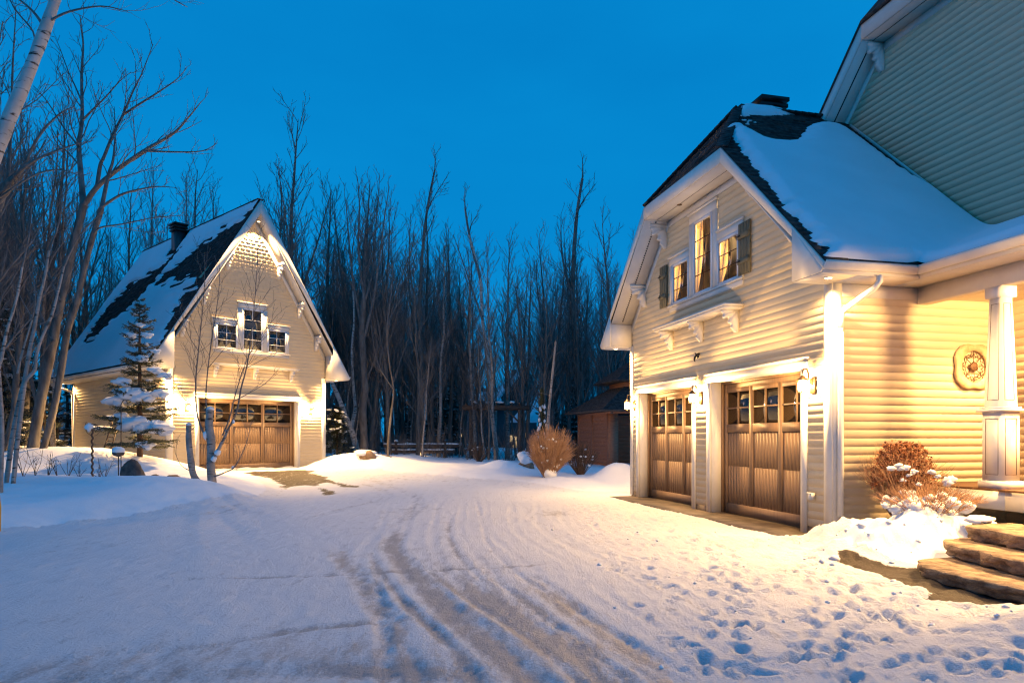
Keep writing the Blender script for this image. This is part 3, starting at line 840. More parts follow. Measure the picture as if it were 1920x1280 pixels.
def window_trio(root, cx, z0, glass):
    """tall middle light between two short ones, with one common sill"""
    cw, sw = 0.64, 0.635
    zs = z0+0.17
    lx1 = cx-0.60; lx0 = lx1-sw; rx0 = cx+0.60; rx1 = rx0+sw
    hc, hs = 1.36, 0.74
    window_unit(root, cx-cw/2, cx+cw/2, zs, zs+hc, 2, 4, glass)
    window_unit(root, lx0, lx1, zs, zs+hs, 2, 3, glass)
    window_unit(root, rx0, rx1, zs, zs+hs, 2, 3, glass)
    t = MB(); y0, y1 = -0.034, -0.002
    o = 0.055
    # side casings, the two posts between, heads with crowns, sill
    t.box((lx0-o-0.10, y0, z0+0.10), (lx0-o, y1, zs+hs+o)); t.box((rx1+o, y0, z0+0.10), (rx1+o+0.10, y1, zs+hs+o))
    t.box((lx1+o, y0, z0+0.10), (cx-cw/2-o, y1, zs+hc+o)); t.box((cx+cw/2+o, y0, z0+0.10), (rx0-o, y1, zs+hc+o))
    t.box((lx0-o-0.12, y0-0.006, zs+hs+o), (lx1+o, y1, zs+hs+o+0.15)); t.box((lx0-o-0.15, y0-0.035, zs+hs+o+0.15), (lx1+o, y1, zs+hs+o+0.185))
    t.box((rx0-o, y0-0.006, zs+hs+o), (rx1+o+0.12, y1, zs+hs+o+0.15)); t.box((rx0-o, y0-0.035, zs+hs+o+0.15), (rx1+o+0.15, y1, zs+hs+o+0.185))
    t.box((cx-cw/2-o-0.14, y0-0.008, zs+hc+o), (cx+cw/2+o+0.14, y1, zs+hc+o+0.17)); t.box((cx-cw/2-o-0.18, y0-0.04, zs+hc+o+0.17), (cx+cw/2+o+0.18, y1, zs+hc+o+0.205))
    t.box((lx0-o-0.10, y0-0.008, z0-0.02), (rx1+o+0.10, y1, z0+0.10)); t.box((lx0-o-0.14, y0-0.04, z0+0.08), (rx1+o+0.14, y0-0.010, z0+0.115))
    t.build('window_casing', M['trim'], root)
    return lx0-0.16, rx1+0.16

def pot_light(root, x, y, z, watt, tilt=(0, 0, 0), nrm=(0, 0, -1), angle=165, col=WARM):
    """small round recessed lamp in a soffit"""
    p = MB(); p.lathe([(0.030, 0.0), (0.062, 0.0), (0.066, -0.008), (0.055, -0.012)], (x, y, z), 14)
    q = p.build('recessed_light', M['plastic_white'], root)
    d = MB(); d.lathe([(0.001, -0.0125), (0.045, -0.0125), (0.045, -0.016), (0.001, -0.017)], (x, y, z), 14)
    d.build('lamp_disc', M['pot'], q)
    lamp_spot('pot_lamp', q, (x, y, z-0.03), watt*K_POT, tilt, angle, 0.045, 0.5, col)
    return q

def wall_lantern(label, loc, rz, watt, group):
    """carriage lantern: back plate, gooseneck arm, cap, glass, base; wall at local y=0, light hangs in front (-y)"""
    t = thing('wall_lantern', label, 'wall lantern', loc, rz, group)
    a = MB(); a.box((-0.055, -0.022, -0.13), (0.055, -0.001, 0.10)); a.lathe([(0.02, -0.01), (0.03, 0.0), (0.02, 0.012)], (0, -0.03, 0.0), 10)
    a.build('back_plate', M['bronze'], t)
    b = MB(); b.tube([(0, -0.02, 0.0), (0, -0.06, 0.015), (0, -0.085, 0.08), (0, -0.085, 0.17), (0, -0.115, 0.23), (0, -0.16, 0.235), (0, -0.185, 0.19), (0, -0.185, 0.13)], 0.011, 8)
    b.build('arm', M['bronze'], t)
    c = MB(); c.lathe([(0.012, 0.135), (0.03, 0.12), (0.05, 0.095), (0.078, 0.075), (0.082, 0.06), (0.06, 0.055)], (0, -0.185, 0), 12)
    c.build('cap', M['bronze'], t)
    g = MB(); g.lathe([(0.055, 0.056), (0.066, 0.02), (0.068, -0.04), (0.060, -0.095), (0.05, -0.105)], (0, -0.185, 0), 14)
    g.build('glass_shade', M['bulb'], t, True)
    e = MB(); e.tube([(0.064*cos(a_), -0.185+0.064*sin(a_), -0.112) for a_ in np.linspace(0, 2*pi, 17)], 0.008, 5); e.tube([(0, -0.185, -0.112), (0, -0.185, -0.16)], 0.006, 5)
    for k in range(4):
        an = pi/4+k*pi/2
        e.bar((0.072*cos(an), -0.185+0.072*sin(an), -0.115), (0.070*cos(an), -0.185+0.070*sin(an), 0.065), 0.007, 0.007)
    e.build('base_cage', M['bronze'], t)
    for dz, wt in ((0.0, watt),):
        lamp_point('lantern_lamp', t, (0, -0.185, -0.02), wt*K_LAN, 0.05)
    return t

# ------------------------------------------------------------------ the house on the right: garage wing, big gable, porch
EXPO = 0.119
house = thing('house', 'large cream clapboard house with two wooden garage doors, snowy roof and tapered porch column', 'house', (*R_ORG, 0), R_ROT)
CX_R = -3.6
SL = 0.985
def zr(x): return 7.86-SL*abs(x-CX_R)              # top of the garage roof
def lim_front(z):
    h = min(3.6, (7.56-z)/SL)
    return (max(-7.18, CX_R-h)+0.0, min(0.0, CX_R+h))
D2 = (-3.352, -0.655); D1 = (-6.69, -4.073)
fm = lambda u, o, z: (u, -o, z)
mb = MB()
siding(mb, lambda z: (-7.18+0.14, -0.14) if z < 3.60 else lim_front(z), 0.10, 6.08, EXPO, fm,
       holes=[(D2[0]-0.11, D2[1]+0.11, 0, 2.5), (D1[0]-0.11, D1[1]+0.11, 0, 2.5), (-4.90, -4.19, 4.2, 5.05), (-3.98, -3.30, 4.2, 5.66), (-3.10, -2.39, 4.2, 5.05)], seed=1)
mb.build('front_wall', M['siding'], house)
for a_, b_ in (((-7.18+0.02, -0.006, -0.1), (D1[0]-0.12, 0.0, 0.10)), ((D1[1]+0.12, -0.006, -0.1), (D2[0]-0.12, 0.0, 0.10)), ((D2[1]+0.12, -0.006, -0.1), (-0.02, 0.0, 0.10)), ((0.0, 0.02, -0.1), (0.006, 3.0, 0.10))):
    mb = MB(); mb.box(a_, b_); mb.build('foundation', M['concrete'], house)
mb = MB()
siding(mb, lambda z: (0.14, 3.04), 0.10, 3.62, EXPO, lambda u, o, z: (o, u, z), seed=2)
mb.build('side_wall', M['siding'], house)
mb = MB()
siding(mb, lambda z: (0.0, 5.6), -0.2, 3.50, EXPO, lambda u, o, z: (u, 3.04-o, z), seed=3)
mb.build('porch_wall', M['siding'], house)
mb = MB()                                            # wall at the far end, away from the camera, and garage back
siding(mb, lambda z: (0.14, 6.9), 0.10, 3.7, EXPO, lambda u, o, z: (-7.18-o, u, z), seed=4)
mb.box((-7.17, 0.06, -0.1), (-7.15, 6.9, 3.7))
mb.build('far_side_wall', M['siding'], house)
for x0, x1, xs0, xs1 in ((-7.18-0.024, -7.18+0.14, -7.204, -7.18), (-0.14, 0.024, 0.0, 0.024)):
    cb = MB(); cb.box((x0, -0.026, 0.02), (x1, 0.0, 3.62)); cb.box((xs0, 0.0, 0.02), (xs1, 0.14, 3.62)); cb.build('corner_board', M['trim'], house)
cb = MB(); cb.box((0.0, 0.14, 3.42), (0.020, 1.43, 3.62)); cb.build('frieze_board', M['trim'], house)

# garage doors
for (a, b) in (D1, D2):
    garage_door(house, a, b, 0.0, 2.45, 0.25, (1.66, 2.25))
    door_trim(house, a, b, 0.0, 2.45, 0.25)

# lit room behind the three upper windows
rm = MB()
rm.quad((-5.3, 0.05, 3.9), (-5.3, 2.6, 3.9), (-5.3, 2.6, 6.0), (-5.3, 0.05, 6.0)); rm.quad((-1.9, 0.05, 3.9), (-1.9, 2.6, 3.9), (-1.9, 2.6, 6.0), (-1.9, 0.05, 6.0))
rm.quad((-5.3, 2.6, 3.9), (-1.9, 2.6, 3.9), (-1.9, 2.6, 6.0), (-5.3, 2.6, 6.0)); rm.quad((-5.3, 0.05, 3.9), (-1.9, 0.05, 3.9), (-1.9, 2.6, 3.9), (-5.3, 2.6, 3.9))
rm.quad((-5.3, 0.05, 6.0), (-1.9, 0.05, 6.0), (-1.9, 2.6, 6.0), (-5.3, 2.6, 6.0))
rm.box((-3.0, 2.2, 3.9), (-2.6, 2.5, 4.7)); rm.box((-4.5, 2.0, 3.9), (-4.3, 2.2, 4.5))
room = rm.build('room', M['room'], house)
lamp_point('room_lamp', room, (-3.4, 0.9, 5.5), 300, 0.15)
window_trio(house, -3.64, 4.09, M['glass'])
for x0, x1 in ((-5.50, -5.16), (-2.345, -1.985)):
    sh = MB(); n = 4; w = (x1-x0)/n
    for k in range(n): sh.box((x0+k*w+0.004, -0.052, 4.235), (x0+(k+1)*w-0.004, -0.026, 5.13))
    for z_ in (4.42, 4.86): sh.box((x0+0.01, -0.074, z_), (x1-0.01, -0.0525, z_+0.10))
    so = sh.build('shutter', M['olive'], house)
    for z_ in (4.45, 4.89):
        hg = MB(); hg.box((x0-0.02, -0.084, z_+0.01), (x0+0.10, -0.0745, z_+0.035)); hg.build('hinge', M['black_metal'], so)

# shelf roof over the doors with three scroll brackets
sf = MB(); sf.box((-5.12, -0.36, 3.655), (-2.25, -0.02, 3.70)); sf.box((-5.15, -0.39, 3.70), (-2.22, -0.02, 3.735))
shelf = sf.build('shelf', M['trim'], house)
for x in (-4.95, -3.67, -2.42):
    c = MB(); corbel(c, x, -0.021, 3.654, 0.30, 0.39, 0.085); c.build('bracket', M['trim'], shelf)

# black iron bird ornament on the wall, cable box on the pier
hk = MB(); hk.tube([(-3.78, -0.02, 3.05), (-3.78, -0.06, 3.04), (-3.80, -0.10, 2.99), (-3.78, -0.13, 2.93), (-3.77, -0.12, 2.89)], [0.02, 0.018, 0.022, 0.016, 0.01], 7)
hk.prism([(-3.88, -0.07, 3.08), (-3.80, -0.07, 3.02), (-3.76, -0.07, 3.0), (-3.70, -0.07, 3.05), (-3.74, -0.07, 2.97), (-3.80, -0.07, 2.96)], (0, 0.02, 0))
hook = hk.build('wall_hook', M['black_metal'], None); hook.location = (*R_ORG, 0); hook.rotation_euler = (0, 0, R_ROT)
tag(hook, 'small black iron bird ornament on the clapboards above the garage doors', 'wall ornament')
ob = MB(); ob.box((-0.42, -0.085, 0.50), (-0.34, -0.022, 0.60)); ob.box((-0.43, -0.095, 0.585), (-0.33, -0.0855, 0.61))
ob.build('outlet_box', M['plastic_white'], house)

# roof planes
def slope_frame(P0, P1, P2):
    P0, P1, P2 = [np.array(p, float) for p in (P0, P1, P2)]
    U = (P1-P0)/np.linalg.norm(P1-P0); V = P2-P0; V = V-U*(V@U); Lv = np.linalg.norm(V); V = V/Lv
    return P0, U, V, np.cross(U, V), Lv
OV = -0.55
EX = 0.56                                               # eave overhang past the side wall
ze = zr(EX)
zb = 6.32; hb = (7.86-zb)/SL; hd = 0.72                 # clipped gable
roof = MB()
# right slope (u along depth, v up)
c2 = 1/sqrt(1+SL*SL)
P0, U, V, NN, Lv = slope_frame((EX, OV, ze), (EX, 3.3, ze), (CX_R, OV, 7.86))
Lt = (EX-CX_R)/c2; vb = (zb-ze)/(SL*c2)
vp = (0.95-OV)
def limR(v):
    x = EX-v*c2
    l = 0.0 if v < vb else (v-vb)/(Lt-vb)*(hd-OV)
    zz = ze+v*SL*c2
    r = 3.16-OV if zz > 4.57 else (0.95+(zz-ze)/0.40)-OV
    return l, min(r, 3.16-OV)
lap_courses(roof, P0, U, V, NN, limR, Lt, 0.135, 0.016, 0.3, 3)
# front hip
Ph, Uh, Vh, Nh, Lh = slope_frame((CX_R-hb, OV, zb), (CX_R+hb, OV, zb), (CX_R, hd, 7.86))
lap_courses(roof, Ph, Uh, Vh, Nh, lambda v: (hb*v/Lh, 2*hb-hb*v/Lh), Lh, 0.135, 0.016, 0.3, 4)
# left slope
Pl, Ul, Vl, Nl, Ll = slope_frame((2*CX_R-EX, 6.9, ze), (2*CX_R-EX, OV, ze), (CX_R, 6.9, 7.86))
def limL(v):
    l = 0.0; r = 6.9-OV
    if v > vb: r = 6.9-OV-(v-vb)/(Lt-vb)*(hd-OV)
    return l, r
lap_courses(roof, Pl, Ul, Vl, Nl, limL, Lt, 0.135, 0.016, 0.4, 5)
# porch roof
Pp, Up, Vp, Np, Lp = slope_frame((EX, 0.95, ze), (5.6, 0.95, ze), (EX, 3.05, ze+0.84))
def limP(v):
    zz = ze+v*0.84/Lp
    return (EX-(zz-ze)/SL)-EX, 5.6-EX
lap_courses(roof, Pp, Up, Vp, Np, limP, Lp, 0.135, 0.016, 0.4, 6)
# hip caps
for (a, b) in (((CX_R+hb, OV, zb), (CX_R, hd, 7.86)), ((CX_R-hb, OV, zb), (CX_R, hd, 7.86)), ((CX_R, hd, 7.86), (CX_R, 3.1, 7.86))):
    a = np.array(a); b = np.array(b); L = np.linalg.norm(b-a); n = int(L/0.14)
    for k in range(n):
        p = a+(b-a)*k/n; q = a+(b-a)*(k+1.25)/n if k < n-1 else b
        roof.bar(p+np.array((0, 0, 0.012)), q+np.array((0, 0, 0.002)), 0.20, 0.035)
# deck under the shingles so the roof has thickness
for q in ([(EX, OV, ze), (CX_R+hb, OV, zb), (CX_R, hd, 7.86), (CX_R, 3.2, 7.86), (0, 3.2, zr(0)), (EX, 3.2, ze)],
          [(CX_R-hb, OV, zb), (2*CX_R-EX, OV, ze), (2*CX_R-EX, 6.9, ze), (CX_R, 6.9, 7.86), (CX_R, hd, 7.86)],
          [(CX_R+hb, OV, zb), (CX_R-hb, OV, zb), (CX_R, hd, 7.86)]):
    roof.prism([(p[0], p[1], p[2]-0.006) for p in q], (0, 0, -0.10))
roof_o = roof.build('roof', M['shingle'], house)

# fascia, soffits, boxed eave returns
FH = 0.27
tr = MB()
yo, yi = OV-0.03, OV
for sgn in (1, -1):
    X = lambda h: CX_R+sgn*h
    e = EX-CX_R
    tr.prism([(X(e), yo, ze-0.015), (X(hb), yo, zb-0.015), (X(hb), yo, zb-FH), (X(e-0.0), yo, ze-0.12)], (0, yi-yo, 0))
    # pork chop board at the eave return
    xi = CX_R+sgn*3.51
    zi = zr(xi)
    tr.prism([(X(e-0.02), yo-0.004, ze-0.10), (xi, yo-0.004, zi-0.03), (xi, yo-0.004, 3.615), (X(e-0.04), yo-0.004, 3.615)], (0, 0.034, 0))
    # soffit strips under rake, box side, box bottom
    tr.prism([(xi, yi, zr(xi)-FH), (X(hb), yi, zb-FH), (X(hb), yi, zb-FH+0.02), (xi, yi, zr(xi)-FH+0.02)], (0, -0.002-yi, 0))
    tr.box((xi-0.012, yi, 3.62), (xi+0.012, -0.03, zr(xi)-FH))
    tr.box((xi, yi-0.004, 3.60), (X(e-0.03), 0.0 if sgn > 0 else 0.0, 3.62))
    tr.box((CX_R+sgn*3.606, 0.0, 3.60), (X(e-0.03), 3.0 if sgn < 0 else 1.0, 3.62))
    tr.prism([(CX_R+sgn*3.5, -0.028, zr(xi)-FH-0.005), (X(hb), -0.028, zb-FH-0.005), (X(hb), -0.028, zb-FH-0.15), (CX_R+sgn*3.5, -0.028, zr(xi)-FH-0.19)], (0, 0.026, 0))
tr.box((CX_R-hb, yo, zb-FH), (CX_R+hb, yi, zb-0.015))
tr.box((CX_R-hb, yi, zb-FH), (CX_R+hb, -0.002, zb-FH+0.02))
tr.box((CX_R-hb+0.02, -0.028, zb-FH-0.13), (CX_R+hb-0.02, -0.002, zb-FH-0.004))
tr.box((EX-0.02, 0.958, 3.595), (5.6, 0.985, ze-0.012)); tr.box((EX-0.045, OV, 3.598), (EX-0.02, 0.958, ze-0.04))
tr.build('eave_trim', M['trim'], house)
for sgn in (1, -1):                                      # vent slots in the soffits
    vs = MB(); n = 46
    for k in range(n):
        h = hb+(3.45-hb)*(k+0.5)/n; z = zr(CX_R+h)-FH-0.004
        vs.prism([(CX_R+sgn*(h-0.012), -0.30, z+0.012*SL), (CX_R+sgn*(h+0.012), -0.30, z-0.012*SL), (CX_R+sgn*(h+0.012), -0.30, z-0.012*SL-0.002), (CX_R+sgn*(h-0.012), -0.30, z+0.012*SL-0.002)], (0, 0.03, 0))
    vs.build('soffit_vent', M['black_metal'], house)
vs = MB()
for k in range(70):
    x = CX_R-hb+0.06+(2*hb-0.12)*k/69
    vs.box((x-0.011, -0.30, zb-FH-0.004), (x+0.011, -0.285, zb-FH-0.001))
vs.build('soffit_vent', M['black_metal'], house)
vs = MB(); vs.lathe([(0.05, 0), (0.05, -0.008), (0.03, -0.01)], (-4.1, -0.28, zb-FH-0.001), 12); vs.build('unlit_lamp', M['bronze'], house)
for x in (CX_R-hb-0.10, CX_R+hb+0.10, CX_R-2.75, CX_R+2.75):
    zt = zr(x)-FH-0.01
    c = MB(); corbel(c, x, -0.003, zt, 0.36, 0.44, 0.10); c.box((x-0.07, -0.40, zt), (x+0.07, -0.003, zt+0.06)); c.build('rake_bracket', M['trim'], house)

# gutters and downspouts
prof = [(0.0, 0.0), (0.0, -0.11), (0.07, -0.11), (0.085, -0.06), (0.105, -0.035), (0.105, 0.0), (0.09, 0.0), (0.09, -0.02), (0.015, -0.02), (0.015, 0.0)]
gx = EX-0.04
for pp, off in (([(gx+a, OV-0.02, ze-0.01+b) for a, b in prof], (0, 0.94-OV, 0)), ([(gx, 0.955-a, ze-0.01+b) for a, b in prof], (5.0, 0, 0)), ([(2*CX_R-gx-a, OV-0.02, ze-0.01+b) for a, b in prof], (0, 7.4, 0))):
    g = MB(); g.prism(pp, off); g.build('gutter', M['trim'], house)
for sx, far in ((1, False), (-1, True)):
    X = lambda x: x if sx > 0 else 2*CX_R-x
    d = MB(); y = 0.30 if sx > 0 else 0.25
    d.tube([(X(gx+0.04), y, 3.60), (X(gx+0.04), y, 3.52), (X(gx-0.02), y-0.02, 3.45), (X(0.10), 0.10, 3.20), (X(0.075), 0.085, 3.10), (X(0.075), 0.08, 2.9)], 0.042, 8)
    d.tube([(X(0.075), 0.08, 2.95), (X(0.075), 0.08, 0.30)], 0.042, 8)
    d.build('downspout', M['trim'], house)

# the tall gable wall behind, with its own rake
DW = 3.05
def bz(x): return 7.93+1.02*(x+3.56)                    # roof line of the big gable
ZB = 9.05; XB = (ZB-7.93)/1.02-3.56
mb = MB()
def lim_big(z):
    l = max(-6.6, (z+0.42-7.93)/1.02-3.56)
    return (l, 5.6)
siding(mb, lim_big, 3.6, ZB-FH-0.02, EXPO*1.02, lambda u, o, z: (u, DW-o, z), seed=7)
mb.build('gable_wall', M['siding'], house)
bt = MB()
yo, yi = DW-0.50, DW-0.47
for dz, ya, yb, h in ((0.0, yo, yi, 0.28),):
    bt.prism([(-6.6, ya, bz(-6.6)), (XB, ya, ZB), (XB, ya, ZB-h), (-6.6, ya, bz(-6.6)-h)], (0, yb-ya, 0))
    bt.box((XB, ya, ZB-h), (5.6, yb, ZB))
bt.prism([(-6.6, yi, bz(-6.6)-0.28), (XB, yi, ZB-0.28), (XB, yi, ZB-0.26), (-6.6, yi, bz(-6.6)-0.26)], (0, 0.465, 0))
bt.box((XB, yi, ZB-0.28), (5.6, DW-0.003, ZB-0.26))
bt.prism([(-6.6, DW-0.03, bz(-6.6)-0.284), (XB, DW-0.03, ZB-0.284), (XB, DW-0.03, ZB-0.42), (-6.6, DW-0.03, bz(-6.6)-0.44)], (0, 0.026, 0))
bt.box((XB+0.01, DW-0.03, ZB-0.42), (5.6, DW-0.003, ZB-0.284))
bt.build('eave_trim', M['trim'], house)
bv = MB()
for k in range(90):
    x = -4.2+(XB+4.2)*k/89; z = bz(x)-0.284
    bv.prism([(x-0.009, DW-0.28, z-0.0092), (x+0.009, DW-0.28, z+0.0092), (x+0.009, DW-0.28, z+0.006), (x-0.009, DW-0.28, z-0.012)], (0, 0.025, 0))
for k in range(60):
    x = XB+0.04+k*0.03; bv.box((x-0.009, DW-0.28, ZB-0.285), (x+0.009, DW-0.262, ZB-0.281))
bv.build('soffit_vent', M['black_metal'], house)
c = MB(); corbel(c, XB-0.02, DW-0.004, ZB-0.29, 0.34, 0.5, 0.11); c.build('rake_bracket', M['trim'], house)
br_ = MB()
br_.prism([(-6.6, yo-0.02, bz(-6.6)), (XB, yo-0.02, ZB), (XB, yo-0.02, ZB+0.06), (-6.6, yo-0.02, bz(-6.6)+0.06)], (0, 6, 0))
br_.prism([(XB, yo-0.02, ZB), (5.6, yo-0.02, ZB), (5.6, yo+2.2, ZB+3.0), (XB+1.9, yo+2.2, ZB+3.0)], (0, 0, 0.07))
br_.prism([(XB, yo-0.02, ZB), (XB+1.9, yo+2.2, ZB+3.0), (XB+1.9, 6.5, ZB+3.0), (XB, 8, ZB)], (0, 0, 0.07))
br_.build('upper_roof', M['shingle'], house)
fl = MB(); fl.bar((-3.3, DW-0.035, zr(-3.3)+0.05), (-0.2, DW-0.035, zr(-0.2)+0.05), 0.02, 0.05); fl.build('flashing', M['trim'], house)

# chimney of the garage wing
ch = MB(); ch.box((-4.92, 1.85, 6.4), (-4.48, 2.29, 8.28))
chm = ch.build('chimney', M['chimney'], house)
cc = MB()
for k, w in enumerate((0.29, 0.31, 0.33)):
    cc.box((-4.7-w, 2.07-w, 8.28+k*0.13), (-4.7+w, 2.07+w, 8.36+k*0.13))
    if k < 2: cc.box((-4.7-w+0.07, 2.07-w+0.07, 8.36+k*0.13), (-4.7+w-0.07, 2.07+w-0.07, 8.41+k*0.13))
cc.build('chimney_cap', M['black_metal'], chm)

# porch
dk = MB()
for k in range(14): dk.box((0.03, 1.33+k*0.122, 0.735), (5.6, 1.33+k*0.122+0.117, 0.76))
dk.build('porch_deck', M['deck_wood'], house)
df = MB(); df.box((0.03, 1.36, 0.50), (1.45, 1.385, 0.734)); df.box((1.454, 1.36, 0.50), (5.6, 1.385, 0.734)); df.build('deck_skirt', M['trim'], house)
pb = MB(); pb.box((0.022, 1.43, 3.36), (5.6, 1.62, 3.60)); pb.build('porch_beam', M['trim'], house)
pc = MB(); pc.box((0.03, 1.62, 3.452), (5.6, 3.03, 3.47)); pc.box((0.03, 1.0, 3.60), (5.6, 1.43, 3.615)); pc.build('porch_ceiling', M['trim'], house)
def column(x, y):
    z0 = 0.76
    c = MB(); c.box((x-0.175, y-0.175, z0), (x+0.175, y+0.175, z0+0.10)); c.box((x-0.14, y-0.14, z0+0.10), (x+0.14, y+0.14, 1.75)); c.box((x-0.19, y-0.19, 1.75), (x+0.19, y+0.19, 1.785)); c.box((x-0.155, y-0.155, 1.785), (x+0.155, y+0.155, 1.81))
    w0, w1 = 0.125, 0.085
    a = [(x-w0, y-w0, 1.81), (x+w0, y-w0, 1.81), (x+w0, y+w0, 1.81), (x-w0, y+w0, 1.81)]; b = [(x-w1, y-w1, 3.22), (x+w1, y-w1, 3.22), (x+w1, y+w1, 3.22), (x-w1, y+w1, 3.22)]
    c.add(a+b, [(0, 1, 5, 4), (1, 2, 6, 5), (2, 3, 7, 6), (3, 0, 4, 7), (4, 5, 6, 7)])
    c.box((x-0.12, y-0.12, 3.22), (x+0.12, y+0.12, 3.36))
    o = c.build('porch_column', M['trim'], house)
    p = MB()                                             # the fine bead round each recessed panel
    for z0_, z1_, wa, wb in ((0.94, 1.66, 0.142, 0.142), (1.90, 3.14, 0.1235, 0.088)):
        for f in range(2):
            def P(s, t):
                w = wa+(wb-wa)*t; q = s*w*0.62
                return (x+q, y-w-0.001, z0_+(z1_-z0_)*t) if f == 0 else (x+w+0.001, y+q, z0_+(z1_-z0_)*t)
            for s0, t0, s1, t1 in ((-1, 0, 1, 0), (1, 0, 1, 1), (1, 1, -1, 1), (-1, 1, -1, 0)):
                p.bar(P(s0, t0), P(s1, t1), 0.004, 0.004)
    p.build('column_panel', M['deck_wood'], o)
column(1.22, 1.56); column(4.3, 1.56)
# recessed lamps
pot_light(house, 0.31, -0.30, 3.60, 70)
pot_light(house, -7.45, -0.30, 3.60, 55)
for x, y, w in ((1.6, 2.6, 190), (4.2, 2.2, 150)): pot_light(house, x, y, 3.452, w, angle=140)
pot_light(house, 3.4, 1.2, 3.60, 10)

# bowl lamp under the porch ceiling
bw_ = MB(); bw_.lathe([(0.16, 3.45), (0.165, 3.42), (0.15, 3.36), (0.10, 3.31), (0.03, 3.285)], (2.75, 2.15, 0), 18); bowl = bw_.build('ceiling_lamp', M['bulb'], house, True)
lamp_point('porch_lamp', bowl, (2.75, 2.15, 3.20), 85*K_POT, 0.16)
# lanterns beside the garage doors
for x, lab in ((-6.95, 'lit carriage lantern at the far corner of the two-door garage, next to the shed'), (-3.71, 'lit carriage lantern on the clapboard pier between the two wooden garage doors'),
               (-0.37, 'lit carriage lantern beside the nearer garage door, next to the bright corner board')):
    wall_lantern(lab, (*RW(x, -0.022), 2.19), R_ROT, 62, 'carriage lanterns beside the garage doors')

# ------------------------------------------------------------------ snow lying on roofs
def roof_snow(name, parent, surf, u0, u1, v0, v1, step, maskf, thick, mat):
    """surf(u, v) arrays -> (x, y, z) local; maskf(u, v) signed distance to the snow's edge, positive inside the snow"""
    us = np.arange(u0, u1+step, step); vs_ = np.arange(v0, v1+step, step)
    U, V = np.meshgrid(us, vs_)
    m = maskf(U, V)
    x, y, z, nx, ny, nz = surf(U, V)
    t = thick*np.sqrt(np.clip(m/0.16, 0, 1))*(1+0.5*fbm(U*1.3, V*1.3, 3, 71))-0.02*(m < 0.0)
    x = x+nx*t; y = y+ny*t; z = z+nz*t
    idx = np.arange(U.size).reshape(U.shape)
    Q = np.stack([idx[:-1, :-1], idx[:-1, 1:], idx[1:, 1:], idx[1:, :-1]], -1).reshape(-1, 4)
    mx = np.maximum.reduce([m.ravel()[Q[:, k]] for k in range(4)])
    Q = Q[mx > 0.0]
    P = np.stack([x, y, z], -1).reshape(-1, 3)
    used = np.unique(Q); re = np.zeros(len(P), int); re[used] = np.arange(len(used))
    b = MB(); b.v = [tuple(p) for p in P[used].tolist()]; b.f = [tuple(q) for q in re[Q].tolist()]
    return b.build(name, mat, parent, True)

SNOW_R = [(-2.80, 0.17), (-2.65, 0.02), (-2.3, -0.10), (-1.83, -0.22), (-1.53, -0.27), (-1.04, -0.30), (-0.49, -0.40), (-0.05, -0.44), (0.20, -0.46), (0.30, -0.34), (0.42, -0.34), (0.50, -0.50), (0.9, -0.5),
          (0.9, 0.9), (0.95, 0.92), (6, 0.92), (6, 3.3), (-1.30, 3.3), (-1.35, 3.00), (-1.55, 2.92), (-2.01, 2.88), (-2.75, 2.82), (-3.20, 2.72), (-3.38, 2.5), (-3.32, 2.31), (-3.1, 1.96), (-2.86, 1.67), (-2.51, 1.19), (-2.48, 0.63), (-2.54, 0.4), (-2.70, 0.37)]
def surf_R(x, y):
    a = 7.86-SL*np.abs(x-CX_R); b = ze+0.40*(y-0.95)
    k = 0.30; h = np.clip(0.5+0.5*(b-a)/k, 0, 1)
    z = b*h+a*(1-h)+k*h*(1-h)
    n = c2
    sx = np.where(x > CX_R, SL*n, -SL*n)*(1-h)
    return x, y, z, sx*0.8, -0.3*h, np.full_like(x, 0.75)
def edge_R(x, y):
    m = -poly_sd(x, y, SNOW_R)
    jag = np.floor(x/0.097)*0.53                       # ragged, course by course
    m = m+0.16*(vnoise(y*2.6+jag*7.1, jag*11.3, 72)-0.5)*ss(0.5, 0.3, x)+0.10*fbm(x*2, y*2, 4, 73)
    # keep clear of the gutter edge
    m = np.minimum(m, np.where(y < 0.97, (0.55-x)*1.0, 9))
    m = np.minimum(m, np.where(x > 0.5, (y-0.97)+0.02, 9))
    m = np.where((x > 2.6-0.9*(y-0.97)/0.2*0), np.minimum(m, (y-0.97)-0.10*ss(1.6, 2.6, x)*1.8), m)
    m = np.minimum(m, 3.045-y)
    return m
roof_snow('roof_snow', house, surf_R, -3.6, 5.6, -0.56, 3.06, 0.035, edge_R, 0.13, M['roof_snow'])
UP_R = [(-3.60, 0.72), (-3.60, 2.05), (-3.52, 1.57), (-3.37, 0.99), (-3.34, 0.66)]
UP_R = [(-3.95, 0.85), (-3.95, 2.1), (-3.60, 2.02), (-3.46, 1.57), (-3.33, 0.99), (-3.27, 0.62), (-3.36, 0.56), (-3.55, 0.70)]
roof_snow('roof_snow', house, surf_R, -4.0, -3.2, 0.5, 2.2, 0.03, lambda x, y: -poly_sd(x, y, UP_R)+0.08*fbm(x*4, y*4, 3, 74), 0.11, M['roof_snow'])
st = MB()
rr = random.Random(5)
for i in range(22):
    x = rr.uniform(-3.25, -2.9); y = rr.uniform(0.35, 0.75)
    if rr.random() < 0.6: st.blob((x, y, zr(x)+0.01), (rr.uniform(.02, .05), rr.uniform(.02, .06), 0.02), rr, 6, 4)
st.build('snow_crumbs', M['roof_snow'], house, True)['kind'] = 'stuff'

